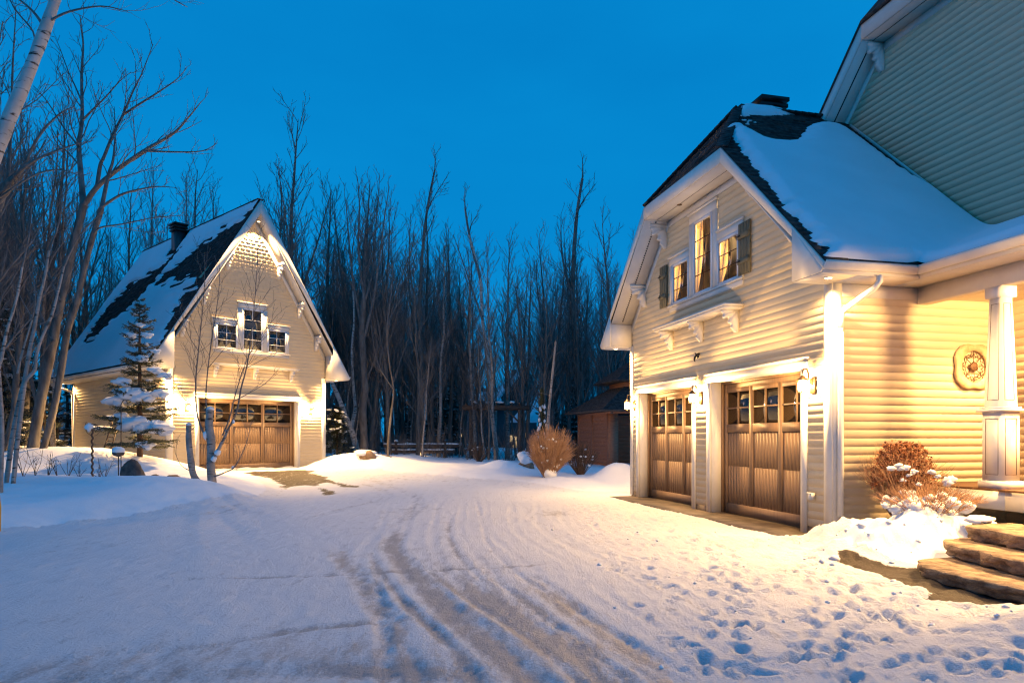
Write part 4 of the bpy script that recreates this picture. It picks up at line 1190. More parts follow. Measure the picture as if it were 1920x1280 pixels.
# ------------------------------------------------------------------ the detached garage on the left
gar = thing('detached_garage', 'tall steep-roofed detached garage with scalloped gable and one wide wooden door', 'garage', (*L_ORG, L_Z), L_ROT)
LCX = -1.67; LX0, LX1 = -4.53, 1.19; LS = 1.62; LEX = 3.60; LPK = 9.27
def zl(x): return LPK-LS*abs(x-LCX)
lze = LPK-LS*LEX; LDEP = 9.14; LOV = -0.5; LBK = 9.68
lfh = 0.42
def lim_l(z):
    h = min(2.86, (LPK-0.50-z)/LS)
    return LCX-h, LCX+h
DL = (-3.56, 0.0)
ZSC = 6.34
mb = MB()
siding(mb, lambda z: (LX0+0.14, LX1-0.14) if z < 3.3 else lim_l(z), 0.05, ZSC, EXPO, fm, holes=[(DL[0]-0.11, DL[1]+0.11, 0, 2.45), (-2.97, -2.27, 4.1, 4.94), (-2.05, -1.37, 4.1, 5.55), (-1.15, -0.45, 4.1, 4.94)], proud=0.0085, seed=11)
mb.build('front_wall', M['siding'], gar)
sc_ = MB(); row = 0
z = ZSC
while z < LPK-0.62:                                       # rows of fish-scale shingles in the gable
    l, r = lim_l(z); l1, r1 = lim_l(z+0.133); w = 0.19; off = 0.5*w*(row % 2)
    low = []; x = l
    while x < r+1e-6:
        ph = ((x-LCX+off) % w)/w*2-1
        low.append((x, -0.020, z+0.055-0.075*sqrt(max(0.0, 1-ph*ph)))); x += w/8
    low.append((r, -0.020, z+0.02))
    nn_ = len(low)
    sc_.add(low+[(l+(r-l)*i/(nn_-1) if not (l+(r-l)*i/(nn_-1) < l1 or l+(r-l)*i/(nn_-1) > r1) else min(max(l+(r-l)*i/(nn_-1), l1), r1), -0.004, z+0.15) for i in range(nn_)]+[(p[0], -0.002, p[2]) for p in low],
            [(i, i+1, nn_+i+1, nn_+i) for i in range(nn_-1)]+[(2*nn_+i, 2*nn_+i+1, i+1, i) for i in range(nn_-1)])
    z += 0.133; row += 1
sc_.quad((LCX-1.9, 0.0, ZSC), (LCX+1.9, 0.0, ZSC), (LCX, 0.0, LPK-0.4))
sc_.build('scalloped_gable', M['siding'], gar)
mb = MB(); siding(mb, lambda z: (0.14, LDEP-0.14), 0.05, 3.3, EXPO, lambda u, o, z: (LX0-o, u, z), seed=12); mb.build('side_wall', M['siding'], gar)
mb = MB(); siding(mb, lambda z: (0.14, LDEP-0.14), 0.05, 3.3, EXPO, lambda u, o, z: (LX1+o, u, z), seed=13); mb.build('side_wall', M['siding'], gar)
mb = MB(); siding(mb, lambda z: lim_l(z), 0.05, 8.7, EXPO, lambda u, o, z: (u, LDEP+o, z), seed=14); mb.build('back_wall', M['siding'], gar)
for x, s in ((LX0, -1), (LX1, 1)):
    for y, t in ((0, -1), (LDEP, 1)):
        cb = MB()
        cb.box((x-s*0.14, y, 0.0), (x+s*0.024, y+t*0.026, 3.34)); cb.box((x, y, 0.0), (x+s*0.024, y-t*0.14, 3.34))
        cb.build('corner_board', M['trim'], gar)
for a_, b_ in (((LX0+0.02, -0.006, -0.3), (DL[0]-0.1, 0.0, 0.05)), ((DL[1]+0.1, -0.006, -0.3), (LX1-0.02, 0.0, 0.05)), ((LX0-0.006, 0.02, -0.5), (LX0, LDEP, 0.05))):
    mb = MB(); mb.box(a_, b_); mb.build('foundation', M['concrete'], gar)
garage_door(gar, DL[0], DL[1], 0.02, 2.41, 0.20, (1.63, 2.25))
door_trim(gar, DL[0], DL[1], 0.02, 2.41, 0.20)
window_trio(gar, -1.71, 3.98, M['glass_dark'])
sf = MB(); sf.box((-3.18, -0.34, 3.505), (-0.11, -0.02, 3.55)); sf.box((-3.21, -0.37, 3.55), (-0.08, -0.02, 3.58))
shelf = sf.build('shelf', M['trim'], gar)
for x in (-3.05, -1.66, -0.27):
    c = MB(); corbel(c, x, -0.021, 3.504, 0.28, 0.38, 0.085); c.build('bracket', M['trim'], shelf)
lc = 1/sqrt(1+LS*LS); LLT = LEX/lc
lr = MB()
for sgn in (1, -1):
    if sgn > 0: F = slope_frame((LCX+LEX, LOV, lze), (LCX+LEX, LBK, lze), (LCX, LOV, LPK))
    else: F = slope_frame((LCX-LEX, LBK, lze), (LCX-LEX, LOV, lze), (LCX, LBK, LPK))
    lap_courses(lr, *F[:4], lambda v: (0, LBK-LOV), LLT, 0.135, 0.016, 0.35, 20+sgn)
    lr.prism([(LCX+sgn*LEX, LOV, lze-0.006), (LCX, LOV, LPK-0.006), (LCX, LOV, LPK-0.14), (LCX+sgn*LEX, LOV, lze-0.10)], (0, LBK-LOV, 0))
for k in range(72):
    y = LOV+k*0.14; lr.bar((LCX, y, LPK+0.012), (LCX, min(y+0.18, LBK), LPK+0.004), 0.22, 0.03)
lr.build('roof', M['shingle'], gar)
tr = MB()
for yo, yi in ((LOV-0.03, LOV), (LBK+0.03, LBK)):
    for sgn in (1, -1):
        X = lambda h: LCX+sgn*h
        tr.prism([(X(LEX), yo, lze-0.012), (X(0), yo, LPK-0.012), (X(0), yo, LPK-0.012-lfh-0.05), (X(LEX), yo, lze-0.10)], (0, yi-yo, 0))
        xi = X(2.88); zi = LPK-LS*2.88
        e_ = 0.003 if yo < 0 else -0.003
        tr.prism([(X(LEX-0.01), yo-e_, lze-0.08), (xi, yo-e_, zi-0.02), (xi, yo-e_, 3.30), (X(LEX-0.03), yo-e_, 3.30)], (0, yi-yo, 0))
        if yo < 0:
            tr.prism([(xi, yi, zi-lfh-0.02), (X(0), yi, LPK-lfh-0.02), (X(0), yi, LPK-lfh+0.01), (xi, yi, zi-lfh+0.01)], (0, -0.003-yi, 0))
            tr.box((xi-0.012, yi, 3.30), (xi+0.012, -0.028, zi-lfh))
            tr.prism([(X(2.84), -0.03, LPK-LS*2.84-lfh-0.024), (X(0.0), -0.03, LPK-lfh-0.024), (X(0.0), -0.03, LPK-lfh-0.26), (X(2.84), -0.03, LPK-LS*2.84-lfh-0.26)], (0, 0.026, 0))
        tr.box((xi, yi-0.003, 3.28), (X(LEX-0.03), 0.0 if yo < 0 else LDEP, 3.30))
for sgn in (1, -1): tr.box((LCX+sgn*2.862, 0.0, 3.28), (LCX+sgn*(LEX-0.03), LDEP, 3.30))
tr.build('eave_trim', M['trim'], gar)
for sgn in (1, -1):
    g = MB(); g.prism([(LCX+sgn*(LEX-0.04+a), LOV-0.02, lze-0.01+b) for a, b in prof], (0, LBK-LOV+0.04, 0)); g.build('gutter', M['trim'], gar)
d = MB(); xg = LCX-LEX; d.tube([(xg, LDEP+0.2, 3.30), (xg, LDEP+0.2, 3.20), (LX0-0.12, LDEP-0.06, 2.95), (LX0-0.075, LDEP-0.06, 2.8), (LX0-0.075, LDEP-0.06, 0.2)], 0.042, 8); d.build('downspout', M['trim'], gar)
for h in (0.95, 1.75, 2.45):
    for sgn in (1, -1):
        x = LCX+sgn*h; zt = zl(x)-lfh-0.1
        c = MB(); corbel(c, x, -0.003, zt, 0.36, 0.44, 0.11); c.box((x-0.075, -0.40, zt), (x+0.075, -0.003, zt+0.10)); c.build('rake_bracket', M['trim'], gar)
# chimney: metal flue through the ridge
ch = MB(); ch.box((LCX-0.48, 5.18, 7.6), (LCX-0.12, 5.62, 9.26)); chm = ch.build('chimney', M['chimney'], gar)
cc = MB()
for k in range(3):
    w = 0.235+0.015*k
    cc.box((LCX-0.30-w, 5.40-w-0.04, 9.26+k*0.115), (LCX-0.30+w, 5.40+w+0.04, 9.33+k*0.115))
    if k < 2: cc.box((LCX-0.30-w+0.06, 5.40-w+0.02, 9.33+k*0.115), (LCX-0.30+w-0.06, 5.40+w-0.02, 9.375+k*0.115))
cc.build('chimney_cap', M['black_metal'], chm)
# snow on the left slope: it has slid off in dark bands
D1 = [(-1.91, -0.68), (-2.08, 0.67), (-2.3, 1.76), (-2.45, 2.7), (-2.7, 3.49), (-2.74, 4.29), (-3.14, 4.39), (-3.31, 4.03), (-3.29, 2.91), (-3.5, 1.22), (-3.51, 0.47), (-3.73, -0.16), (-3.84, 0.4), (-3.98, 0.69),
      (-4.21, 0.24), (-4.51, 0.01), (-4.82, -0.33), (-4.97, -0.45), (-5.0, -0.8), (-2.71, -0.9), (-1.6, -0.9)]
D2_ = [(-2.09, 4.73), (-2.31, 4.95), (-2.45, 5.06), (-2.55, 5.57), (-2.67, 6.7), (-2.82, 7.82), (-3.11, 8.41), (-3.36, 8.81), (-3.64, 8.88), (-4.06, 8.66), (-4.38, 8.52), (-4.26, 7.33), (-4.03, 6.75), (-3.79, 6.1), (-3.48, 5.23),
       (-3.13, 4.9), (-2.82, 4.75), (-2.57, 4.57), (-2.42, 4.67), (-2.15, 4.47)]
def surf_L(x, y):
    return x, y, LPK-LS*np.abs(x-LCX), np.where(x < LCX, -LS*lc, LS*lc), np.zeros_like(x), np.full_like(x, lc)
def edge_L(x, y):
    jag = np.floor(x/0.0713)*0.53
    n = 0.55*(vnoise(y*1.5+jag*5.1, jag*9.3, 82)-0.5)+0.22*fbm(x*3, y*1.6, 4, 83)
    d = np.minimum(poly_sd(x, y, D1), poly_sd(x, y, D2_))+n
    d = np.minimum(d, np.minimum(y-LOV, LBK-y)+0.05)
    chim = np.maximum(np.abs(x-(LCX-0.3))-0.30, np.abs(y-5.4)-0.42)
    return np.minimum(d, chim)
roof_snow('roof_snow', gar, surf_L, LCX-LEX+0.0, LCX-0.02, LOV+0.02, LBK, 0.045, edge_L, 0.075, M['roof_snow'])
def edge_L2(x, y): return np.minimum(np.minimum(y-LOV-0.9, LBK-y)+0.05, 3.0-(x-LCX))+0.5*fbm(x*2, y*1.5, 4, 84)
roof_snow('roof_snow', gar, surf_L, LCX+0.02, LCX+LEX, LOV+0.02, LBK, 0.09, edge_L2, 0.07, M['roof_snow'])
# lamps
pot_light(gar, LCX, -0.36, LPK-lfh-0.30, 600, angle=100)
pot_light(gar, LCX+3.2, -0.25, 3.28, 90)
pot_light(gar, LCX-3.2, -0.25, 3.28, 190)
pot_light(gar, LCX-3.2, 9.35, 3.28, 120)
wall_lantern('lit lantern left of the detached garage door, behind the bare birch stems', (*LW(-3.95, -0.022), L_Z+2.09), L_ROT, 85, 'carriage lanterns on the detached garage')
wall_lantern('lit lantern right of the detached garage door, nearest the snow-covered evergreen shrub', (*LW(0.58, -0.022), L_Z+2.09), L_ROT, 85, 'carriage lanterns on the detached garage')

# ------------------------------------------------------------------ trees
class QM:
    """fast tube collector (numpy)"""
    def __init__(s): s.V = []; s.Q = []; s.n = 0
    def tube(s, P, R, k):
        P = np.asarray(P, float); R = np.asarray(R, float); n = len(P)
        T = np.empty_like(P); T[1:-1] = P[2:]-P[:-2]; T[0] = P[1]-P[0]; T[-1] = P[-1]-P[-2]
        T /= np.sqrt((T*T).sum(1))[:, None]+1e-9
        ref = np.array((0, 0, 1.0)) if abs(T[:, 2]).mean() < 0.75 else np.array((1.0, 0.3, 0))
        U = np.cross(T, ref); U /= np.sqrt((U*U).sum(1))[:, None]+1e-9
        W = np.cross(T, U)
        a = np.arange(k)*(2*pi/k)
        V = P[:, None, :]+R[:, None, None]*(np.cos(a)[None, :, None]*U[:, None, :]+np.sin(a)[None, :, None]*W[:, None, :])
        i = np.arange(n-1)[:, None]*k; j = np.arange(k)[None, :]; j2 = (j+1) % k
        s.V.append(V.reshape(-1, 3)); s.Q.append((np.stack([i+j, i+j2, i+k+j2, i+k+j], -1).reshape(-1, 4))+s.n); s.n += n*k
    def mesh(s, name, mat):
        V = np.concatenate(s.V).astype(np.float32); Q = np.concatenate(s.Q).astype(np.int32)
        me = bpy.data.meshes.new(name)
        me.vertices.add(len(V)); me.vertices.foreach_set('co', V.ravel())
        me.loops.add(Q.size); me.loops.foreach_set('vertex_index', Q.ravel())
        me.polygons.add(len(Q)); me.polygons.foreach_set('loop_start', np.arange(0, Q.size, 4, dtype=np.int32))
        me.polygons.foreach_set('use_smooth', np.ones(len(Q), bool))
        me.update(calc_edges=True); me.materials.append(mat)
        return me

def branch_path(rng, p, d, L, n, up=0.25, wob=0.10):
    P = [np.array(p, float)]; d = np.array(d, float); d /= np.linalg.norm(d)
    for i in range(n):
        d = d+np.array((rng.gauss(0, wob), rng.gauss(0, wob), rng.gauss(0, wob*0.6)+up/n)); d /= np.linalg.norm(d)
        P.append(P[-1]+d*(L/n))
    return np.array(P)

def side_dir(rng, t, ang, az):
    t = t/np.linalg.norm(t)
    u = np.cross(t, (0.31, 0.17, 0.93)); u /= np.linalg.norm(u)+1e-9; w = np.cross(t, u)
    return t*cos(ang)+(u*cos(az)+w*sin(az))*sin(ang)

def spawn(q, rng, P, r0, level, spec, t0=0.25, t1=1.0):
    """children along a path; spec = list per level of (spacing, angle, length factor, radius factor, segments, sides)"""
    if level >= len(spec): return
    sp, ang, lf, rf, nseg, k, _mn = spec[level]
    seg = np.linalg.norm(np.diff(P, axis=0), axis=1); cum = np.concatenate([[0], np.cumsum(seg)]); L = cum[-1]
    s = t0*L+rng.random()*sp; az = rng.uniform(0, 6.28)
    while s < L*t1:
        i = min(np.searchsorted(cum, s)-1, len(seg)-1); f = (s-cum[i])/seg[i]
        p = P[i]+(P[i+1]-P[i])*f; tdir = P[i+1]-P[i]
        fr = s/L
        bl = (lf*L*(1-0.72*fr)+0.12)*rng.uniform(0.55, 1.25)
        d = side_dir(rng, tdir, ang*rng.uniform(0.7, 1.25), az); az += 2.4+rng.uniform(-0.5, 0.5)
        d[2] += 0.12
        rr = max(r0*rf*(1-0.7*fr), spec[level][6])
        B = branch_path(rng, p, d, bl, nseg, 0.35, 0.13)
        q.tube(B, np.linspace(rr, spec[level][6]*0.7, len(B)), k)
        spawn(q, rng, B, rr, level+1, spec, 0.2)
        s += sp*rng.uniform(0.6, 1.4)

def forest_tree(seed, h, r, style):
    rng = random.Random(seed)
    tq, cq = QM(), QM()
    n = 12
    lean = (rng.gauss(0, 0.03), rng.gauss(0, 0.03))
    P = [np.array((0, 0, -0.3))]
    for i in range(n):
        P.append(P[-1]+np.array((lean[0]*h/n+rng.gauss(0, 0.06), lean[1]*h/n+rng.gauss(0, 0.06), h/n)))
    P = np.array(P)
    R = r*(1-np.linspace(0, 1, n+1))**0.8+0.012; R[0] *= 1.3
    tq.tube(P, R, 8)
    mn = 0.011
    if style == 0:    # maple: several ascending leaders, dense twigs
        nl = 3+seed % 3
        for k in range(nl):
            t = rng.uniform(0.22, 0.5); i = int(t*n); az = k*2*pi/nl+rng.uniform(-0.4, 0.4)
            d = np.array((cos(az)*0.32, sin(az)*0.32, 1.0))
            B = branch_path(rng, P[i], d, h*(1-t)*rng.uniform(0.75, 0.95), 9, 0.35, 0.05)
            cq.tube(B, np.linspace(R[i]*0.62, 0.014, len(B)), 6)
            spawn(cq, rng, B, R[i]*0.5, 0, [(0.36, 0.55, 0.36, 0.45, 5, 4, mn*1.15), (0.26, 0.55, 0.50, 0.5, 3, 3, mn*0.9), (0.30, 0.55, 0.5, 0.6, 2, 3, mn*0.75)], 0.15)
        spawn(cq, rng, P, r, 0, [(0.36, 0.65, 0.30, 0.33, 6, 4, mn*1.2), (0.28, 0.58, 0.46, 0.5, 3, 3, mn*0.9), (0.32, 0.55, 0.5, 0.6, 2, 3, mn*0.75)], 0.26)
    elif style == 1:  # slim straight pole with a narrow crown
        spawn(cq, rng, P, r, 0, [(0.28, 0.55, 0.27, 0.32, 5, 4, mn*1.2), (0.25, 0.58, 0.45, 0.5, 3, 3, mn*0.9), (0.30, 0.55, 0.5, 0.6, 2, 3, mn*0.75)], 0.30)
    else:             # rounder, finely branched
        spawn(cq, rng, P, r, 0, [(0.34, 0.72, 0.36, 0.36, 6, 4, mn*1.3), (0.28, 0.62, 0.46, 0.5, 4, 3, mn*0.9), (0.30, 0.6, 0.5, 0.6, 2, 3, mn*0.75)], 0.2)
    return tq, cq

PROTO = []
specs = [(1, 14.6, .16, 0), (2, 14.0, .14, 0), (3, 14.8, .15, 1), (4, 13.0, .11, 1), (5, 12.5, .13, 2), (6, 14.5, .15, 0), (7, 14.6, .14, 1), (8, 11.0, .08, 1), (9, 13.5, .13, 2), (10, 10.0, .07, 1)]
for sd_, h_, r_, st_ in specs:
    tq, cq = forest_tree(sd_, h_, r_, st_)
    pale = sd_ in (4, 7, 10)
    PROTO.append((tq.mesh('trunk', M['grey_birch'] if pale else M['bark']), cq.mesh('crown', M['twig']), h_, pale, st_))

def put_tree(k, x, y, rz, sc, label, group, zoff=0.0):
    tm, cm, h_, pale, st_ = PROTO[k]
    t = thing('bare_tree', label, 'tree', (x, y, GH(x, y)-0.1+zoff), rz, group)
    t.scale = (sc, sc, sc*RNG.uniform(0.94, 1.06))
    t.rotation_euler = (RNG.gauss(0, 0.025), RNG.gauss(0, 0.025), rz)
    link_mesh('trunk', tm, t); co = link_mesh('crown', cm, t)
    if y > 40:                                  # deeper in the wood, haze and snow dusting are put into the twig colour
        co.material_slots[0].link = 'OBJECT'; co.material_slots[0].material = M['haze_twig']
    return t

rngF = random.Random(21)
def free(x, y, pad=1.0):
    if -0.068 < x/y < 0.045 and y > 36 and rngF.random() < 0.8: return False
    lx, ly = to_L(x, y)
    if LX0-1.2-pad < lx < LX1+1.2+pad and -3.5 < ly < LBK+pad: return False
    rx, ry = to_R(x, y)
    if -7.8-pad < rx < 8 and -2.5 < ry < 12: return False
    if 2.2 < x < 9.0 and 27.0 < y < 36.5: return False       # shed
    if -3.0 < x < 3.0 and y > 56: return False               # neighbour's house
    return True

LAB = {0: 'many-leadered bare tree', 1: 'slim straight bare tree', 2: 'round-crowned bare tree'}
pts = []
def scatter(n, fx, mind, ks, smin, smax, grp):
    c = 0; tries = 0
    while c < n and tries < 6000:
        tries += 1
        x, y = fx()
        if not free(x, y): continue
        if any((x-a)**2+(y-b)**2 < mind*mind for a, b in pts): continue
        pts.append((x, y)); c += 1
        k = rngF.choice(ks); st_ = PROTO[k][4]
        lab = LAB[st_]+(' with pale bark' if PROTO[k][3] else ' with brown bark')+', in '+grp
        q = x/y; hf = 0.78 if -0.09 < q < 0.04 else (0.88 if q > -0.40 else 1.0)
        put_tree(k, x, y, rngF.uniform(0, 6.28), rngF.uniform(smin, smax)*hf, lab, lab)
ALL = list(range(10))
# edge of the wood behind the drive, then deeper in, then the left wood beside and behind the detached garage
def band(y0, y1, k0, k1):
    def f():
        y = rngF.uniform(y0, y1); return rngF.uniform(k0*y, k1*y), y
    return f
scatter(24, band(32.5, 38, -0.25, 0.185), 0.9, ALL, 0.85, 1.02, 'the wood behind the drive')
scatter(40, band(38, 54, -0.27, 0.19), 1.0, ALL, 0.95, 1.2, 'the wood behind the drive')
scatter(34, band(36, 52, -0.62, -0.27), 1.1, ALL, 0.95, 1.2, 'the wood behind the detached garage')
scatter(26, band(22, 36, -0.92, -0.62), 1.0, ALL, 0.85, 1.05, 'the wood left of the detached garage')
scatter(10, band(15.5, 22, -0.95, -0.72), 1.0, [3, 7, 9, 4, 8, 1], 0.7, 0.9, 'the wood left of the detached garage')
scatter(14, band(34, 44, -0.275, -0.19), 0.8, ALL, 0.9, 1.05, 'the wood right of the detached garage')
scatter(22, band(37, 54, -0.19, -0.07), 0.8, ALL, 0.9, 1.1, 'the wood behind the drive')
scatter(16, band(37, 54, 0.045, 0.185), 0.8, ALL, 0.9, 1.1, 'the wood behind the drive')
scatter(6, band(37, 46, 0.13, 0.185), 1.0, ALL, 0.85, 0.95, 'the wood behind the shed')
# the depth of the wood: a mass of far stems nobody could count
fq = QM(); rf = random.Random(33)
for i in range(820):
    y = rf.uniform(62, 112); x = rf.uniform(-0.98*y, 0.24*y)
    h = rf.uniform(4, 9.5); zz = float(base_h(np.array(x), np.array(y)))
    P = np.array([(x+rf.gauss(0, .05), y, zz-0.3), (x+rf.gauss(0, .2), y, zz+h*0.35), (x+rf.gauss(0, .4), y, zz+h*0.7), (x+rf.gauss(0, .6), y, zz+h)])
    fq.tube(P, [rf.uniform(.07, .16), .09, .055, .015], 4)
    for b in range(12):
        t = rf.uniform(0.2, 0.98); p = P[0]+(P[3]-P[0])*t; az = rf.uniform(0, 6.28); L = (1.15-t)*h*0.26
        fq.tube(np.array([p, p+np.array((cos(az)*L*.5, sin(az)*L*.5, L*.45)), p+np.array((cos(az)*L*.8, sin(az)*L*.8, L*1.0))]), [.03, .02, .012], 3)
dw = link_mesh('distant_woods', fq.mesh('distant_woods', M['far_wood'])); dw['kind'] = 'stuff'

for k_, x_, y_, sc_k, lab_ in ((5, -11.0, 34.0, 1.12, 'tall bare tree rising behind the right roof slope of the detached garage'), (0, -9.7, 36.0, 0.98, 'many-stemmed bare tree just right of the detached garage peak'), (4, -12.6, 38.0, 1.05, 'round-crowned bare tree directly behind the detached garage peak')):
    put_tree(k_, x_, y_, 0.7, sc_k, lab_, None)
# saplings and undergrowth along the edge of the wood
def scatter_small(n, fx, nm, lab, cat, meshes, s0, s1, tilt, mind=0.5):
    c = 0; tries = 0; own = []
    while c < n and tries < 4000:
        tries += 1; x, y = fx()
        if not free(x, y, 0.3) or any((x-a)**2+(y-b)**2 < mind*mind for a, b in own): continue
        own.append((x, y)); c += 1; k = rngF.randrange(len(meshes)); sc = rngF.uniform(s0, s1)
        t = thing(nm, lab, cat, (x, y, GH(x, y)-0.05), 0, lab); t.scale = (sc, sc, sc)
        t.rotation_euler = (rngF.gauss(0, tilt), rngF.gauss(0, tilt), rngF.uniform(0, 6.28))
        for pn, me in meshes[k]: link_mesh(pn, me, t)
SAP = [(('trunk', PROTO[k][0]), ('crown', PROTO[k][1])) for k in (3, 7, 9)]
scatter_small(26, band(31, 42, -0.26, -0.03), 'sapling', 'thin leaning bare sapling at the edge of the wood behind the drive', 'tree', SAP, 0.28, 0.6, 0.10)
scatter_small(16, band(20, 33, -0.93, -0.68), 'sapling', 'thin leaning bare sapling at the edge of the wood left of the garage', 'tree', SAP, 0.28, 0.6, 0.12)
scatter_small(12, band(33, 44, 0.03, 0.18), 'sapling', 'thin leaning bare sapling in the wood behind the brown shed', 'tree', SAP, 0.3, 0.6, 0.10)
def brush_mesh(seed, n, h, r):
    q = QM(); rg = random.Random(seed)
    for i in range(n):
        a = rg.uniform(0, 6.28); B = branch_path(rg, (rg.gauss(0, .12), rg.gauss(0, .12), -0.05), (cos(a)*rg.uniform(.1, .6), sin(a)*rg.uniform(.1, .6), 1), h*rg.uniform(.5, 1.1), 5, 0.1, 0.12)
        q.tube(B, np.linspace(r, r*0.4, 6), 3); spawn(q, rg, B, r, 0, [(0.22, 0.6, 0.35, 0.6, 3, 3, r*0.45)], 0.3)
    return q.mesh('branches', M['twig'])
BR_ = [(('branches', brush_mesh(400+k, 14, 1.5, 0.011)),) for k in range(3)]
scatter_small(34, band(31.5, 40, -0.26, 0.02), 'bare_shrub', 'low tangled bare undergrowth shrub at the edge of the wood behind the drive', 'shrub', BR_, 0.6, 1.3, 0.05)
scatter_small(14, band(19, 30, -0.93, -0.66), 'bare_shrub', 'low tangled bare undergrowth shrub in the wood left of the garage', 'shrub', BR_, 0.6, 1.2, 0.05)

# ------------------------------------------------------------------ conifers
def conifer(seed, h, rb, nwh, needle_len, dens, droop=-0.25, snow=0.5, base_t=0.12, snow_big=None):
    """trunk / needled boughs / snow pads"""
    rng = random.Random(seed)
    tr_, nd, sn = MB(), MB(), MB()
    tr_.tube([(0, 0, -0.3), (0.01, 0, h*0.3), (-0.01, 0.01, h*0.65), (0, 0, h*0.97)], [h*0.016+0.012, h*0.012+0.01, h*0.007+0.006, 0.006], 8)
    V = []; F = []
    def needles(a, b, n):
        a = np.array(a); b = np.array(b); d = b-a; L = np.linalg.norm(d); d = d/L
        for i in range(n):
            t = i/n; p = a+d*L*t
            v = side_dir(rng, d, rng.uniform(0.5, 1.0), rng.uniform(0, 6.28)); w = np.cross(v, d); w = w/(np.linalg.norm(w)+1e-9)*needle_len*0.16
            ln = needle_len*rng.uniform(0.7, 1.2)
            i0 = len(V); V.extend([p-w, p+w, p+v*ln]); F.append((i0, i0+1, i0+2))
    for w in range(nwh):
        t = base_t+(1-base_t)*(w/nwh)**0.9
        z = h*t; Lb = rb*(1-t)**0.85*rng.uniform(0.72, 1.15)+0.05
        nb = max(4, int(6+2*(1-t)))
        a0 = rng.uniform(0, 6.28)
        for b in range(nb):
            az = a0+2*pi*b/nb+rng.uniform(-0.4, 0.4); L = Lb*rng.uniform(0.55, 1.15); z = h*t+rng.uniform(-0.5, 0.5)*h*(1-base_t)/nwh
            dr = droop*(1-t)+0.25*t
            P = [np.array((0, 0, z))]
            for s in range(1, 5):
                f = s/4; P.append(np.array((cos(az)*L*f, sin(az)*L*f, z+L*(dr*f+0.22*f*f))))
            tr_.tube(P, [0.012+0.006*L, 0.011, 0.009, 0.006, 0.003], 4, cap=False)
            for s in range(4): needles(P[s], P[s+1], int(dens*0.55))
            nt_ = max(3, int(L/0.10))
            for k in range(nt_):
                f = 0.18+0.8*k/nt_; i = min(int(f*4), 3); p = P[i]+(P[i+1]-P[i])*(f*4-i)
                for sgn in (-1, 1):
                    l = L*0.42*(1-0.62*f)*rng.uniform(0.7, 1.15)+0.05
                    aa = az+sgn*rng.uniform(0.7, 1.0)
                    q = p+np.array((cos(aa)*l, sin(aa)*l, l*rng.uniform(-0.28, 0.05)))
                    needles(p, q, max(4, int(dens*l/0.25)))
            if rng.random() < snow:
                f = rng.uniform(0.45, 0.8); i = min(int(f*4), 3); p = P[i]+(P[i+1]-P[i])*(f*4-i)
                s_ = L*rng.uniform(0.12, 0.26)
                sn.blob((p[0], p[1], p[2]+0.02), (s_*1.0+0.02, s_*1.0+0.02, 0.035+0.10*s_), rng, 8, 5, 0.25)
    nd.v = [tuple(map(float, p)) for p in V]; nd.f = F
    return tr_, nd, sn

# the spruce in front of the detached garage
sx, sy = at(262, 880, 19.2)[:2]
spruce = thing('spruce_tree', 'young green spruce with snow pads on its boughs, beside the detached garage corner', 'tree', (sx, sy, GH(sx, sy)-0.05))
t_, n_, s_ = conifer(5, 4.55, 1.36, 17, 0.075, 13, -0.32, 0.12, 0.10)
rs = random.Random(8)
for px, py, w in ((245, 735, .42), (272, 738, .3), (215, 747, .3), (252, 790, .46), (278, 795, .34), (300, 797, .38), (230, 712, .25), (300, 733, .25), (268, 668, .18), (244, 625, .17), (275, 625, .16), (262, 605, .14), (292, 655, .14), (238, 858, .0), (290, 690, .2), (310, 700, .2), (228, 775, .2), (270, 830, .24), (285, 868, .2), (232, 793, .16)):
    if w == 0: continue
    p = at(px, py, sy-0.55*(1-(880-py)/280)-0.1)
    s_.blob((p[0]-sx, p[1]-sy, p[2]-GH(sx, sy)), (w, w*0.8, w*0.38), rs, 11, 7, 0.28)
    s_.blob((p[0]-sx+w*0.45, p[1]-sy-0.05, p[2]-GH(sx, sy)-w*0.3), (w*0.5, w*0.5, w*0.28), rs, 9, 6, 0.3)
t_.build('trunk', M['trunk_brown'], spruce, True); n_.build('crown', M['needle'], spruce); s_.build('snow_pads', M['snow'], spruce, True)['kind'] = 'stuff'

# dark conifers in the understory, copied
def conifer_proto(seed, h, rb, label, mat, snow=0.45, droop=-0.2):
    t_, n_, s_ = conifer(seed, h, rb, int(h*2.4), 0.16, 5, droop, snow, 0.06)
    return (t_.mesh('trunk', M['trunk_brown'], True), n_.mesh('crown', mat), s_.mesh('snow_pad', M['snow'], True), label)
CP = [conifer_proto(51, 5.5, 1.5, 'a', M['dark_needle'], 0.65), conifer_proto(52, 4.2, 1.3, 'b', M['dark_needle'], 0.65), conifer_proto(53, 7.0, 1.7, 'c', M['dark_needle'], 0.65)]
rc = random.Random(77)
def put_conifer(k, x, y, sc, label, group):
    t = thing('snowy_conifer', label, 'tree', (x, y, GH(x, y)-0.05), rc.uniform(0, 6.28), group)
    t.scale = (sc*rc.uniform(.85, 1.1), sc*rc.uniform(.85, 1.1), sc)
    for nm, me in zip(('trunk', 'crown', 'snow_pads'), CP[k]):
        o_ = link_mesh(nm, me, t)
        if nm == 'snow_pads': o_['kind'] = 'stuff'
cpts = []
def sc_con(n, f, lab, mind=1.5):
    c = 0; tr = 0
    while c < n and tr < 3000:
        tr += 1; x, y = f()
        if not free(x, y, 1.3) or any((x-a)**2+(y-b)**2 < mind**2 for a, b in cpts): continue
        cpts.append((x, y)); c += 1
        put_conifer(rc.randrange(3), x, y, rc.uniform(0.7, 1.15), lab, lab)
sc_con(11, band(37, 52, -0.26, -0.075), 'dark conifer flecked with snow in the wood right of the detached garage')
sc_con(7, band(40, 54, 0.03, 0.17), 'dark conifer flecked with snow in the wood behind the round russet bush')
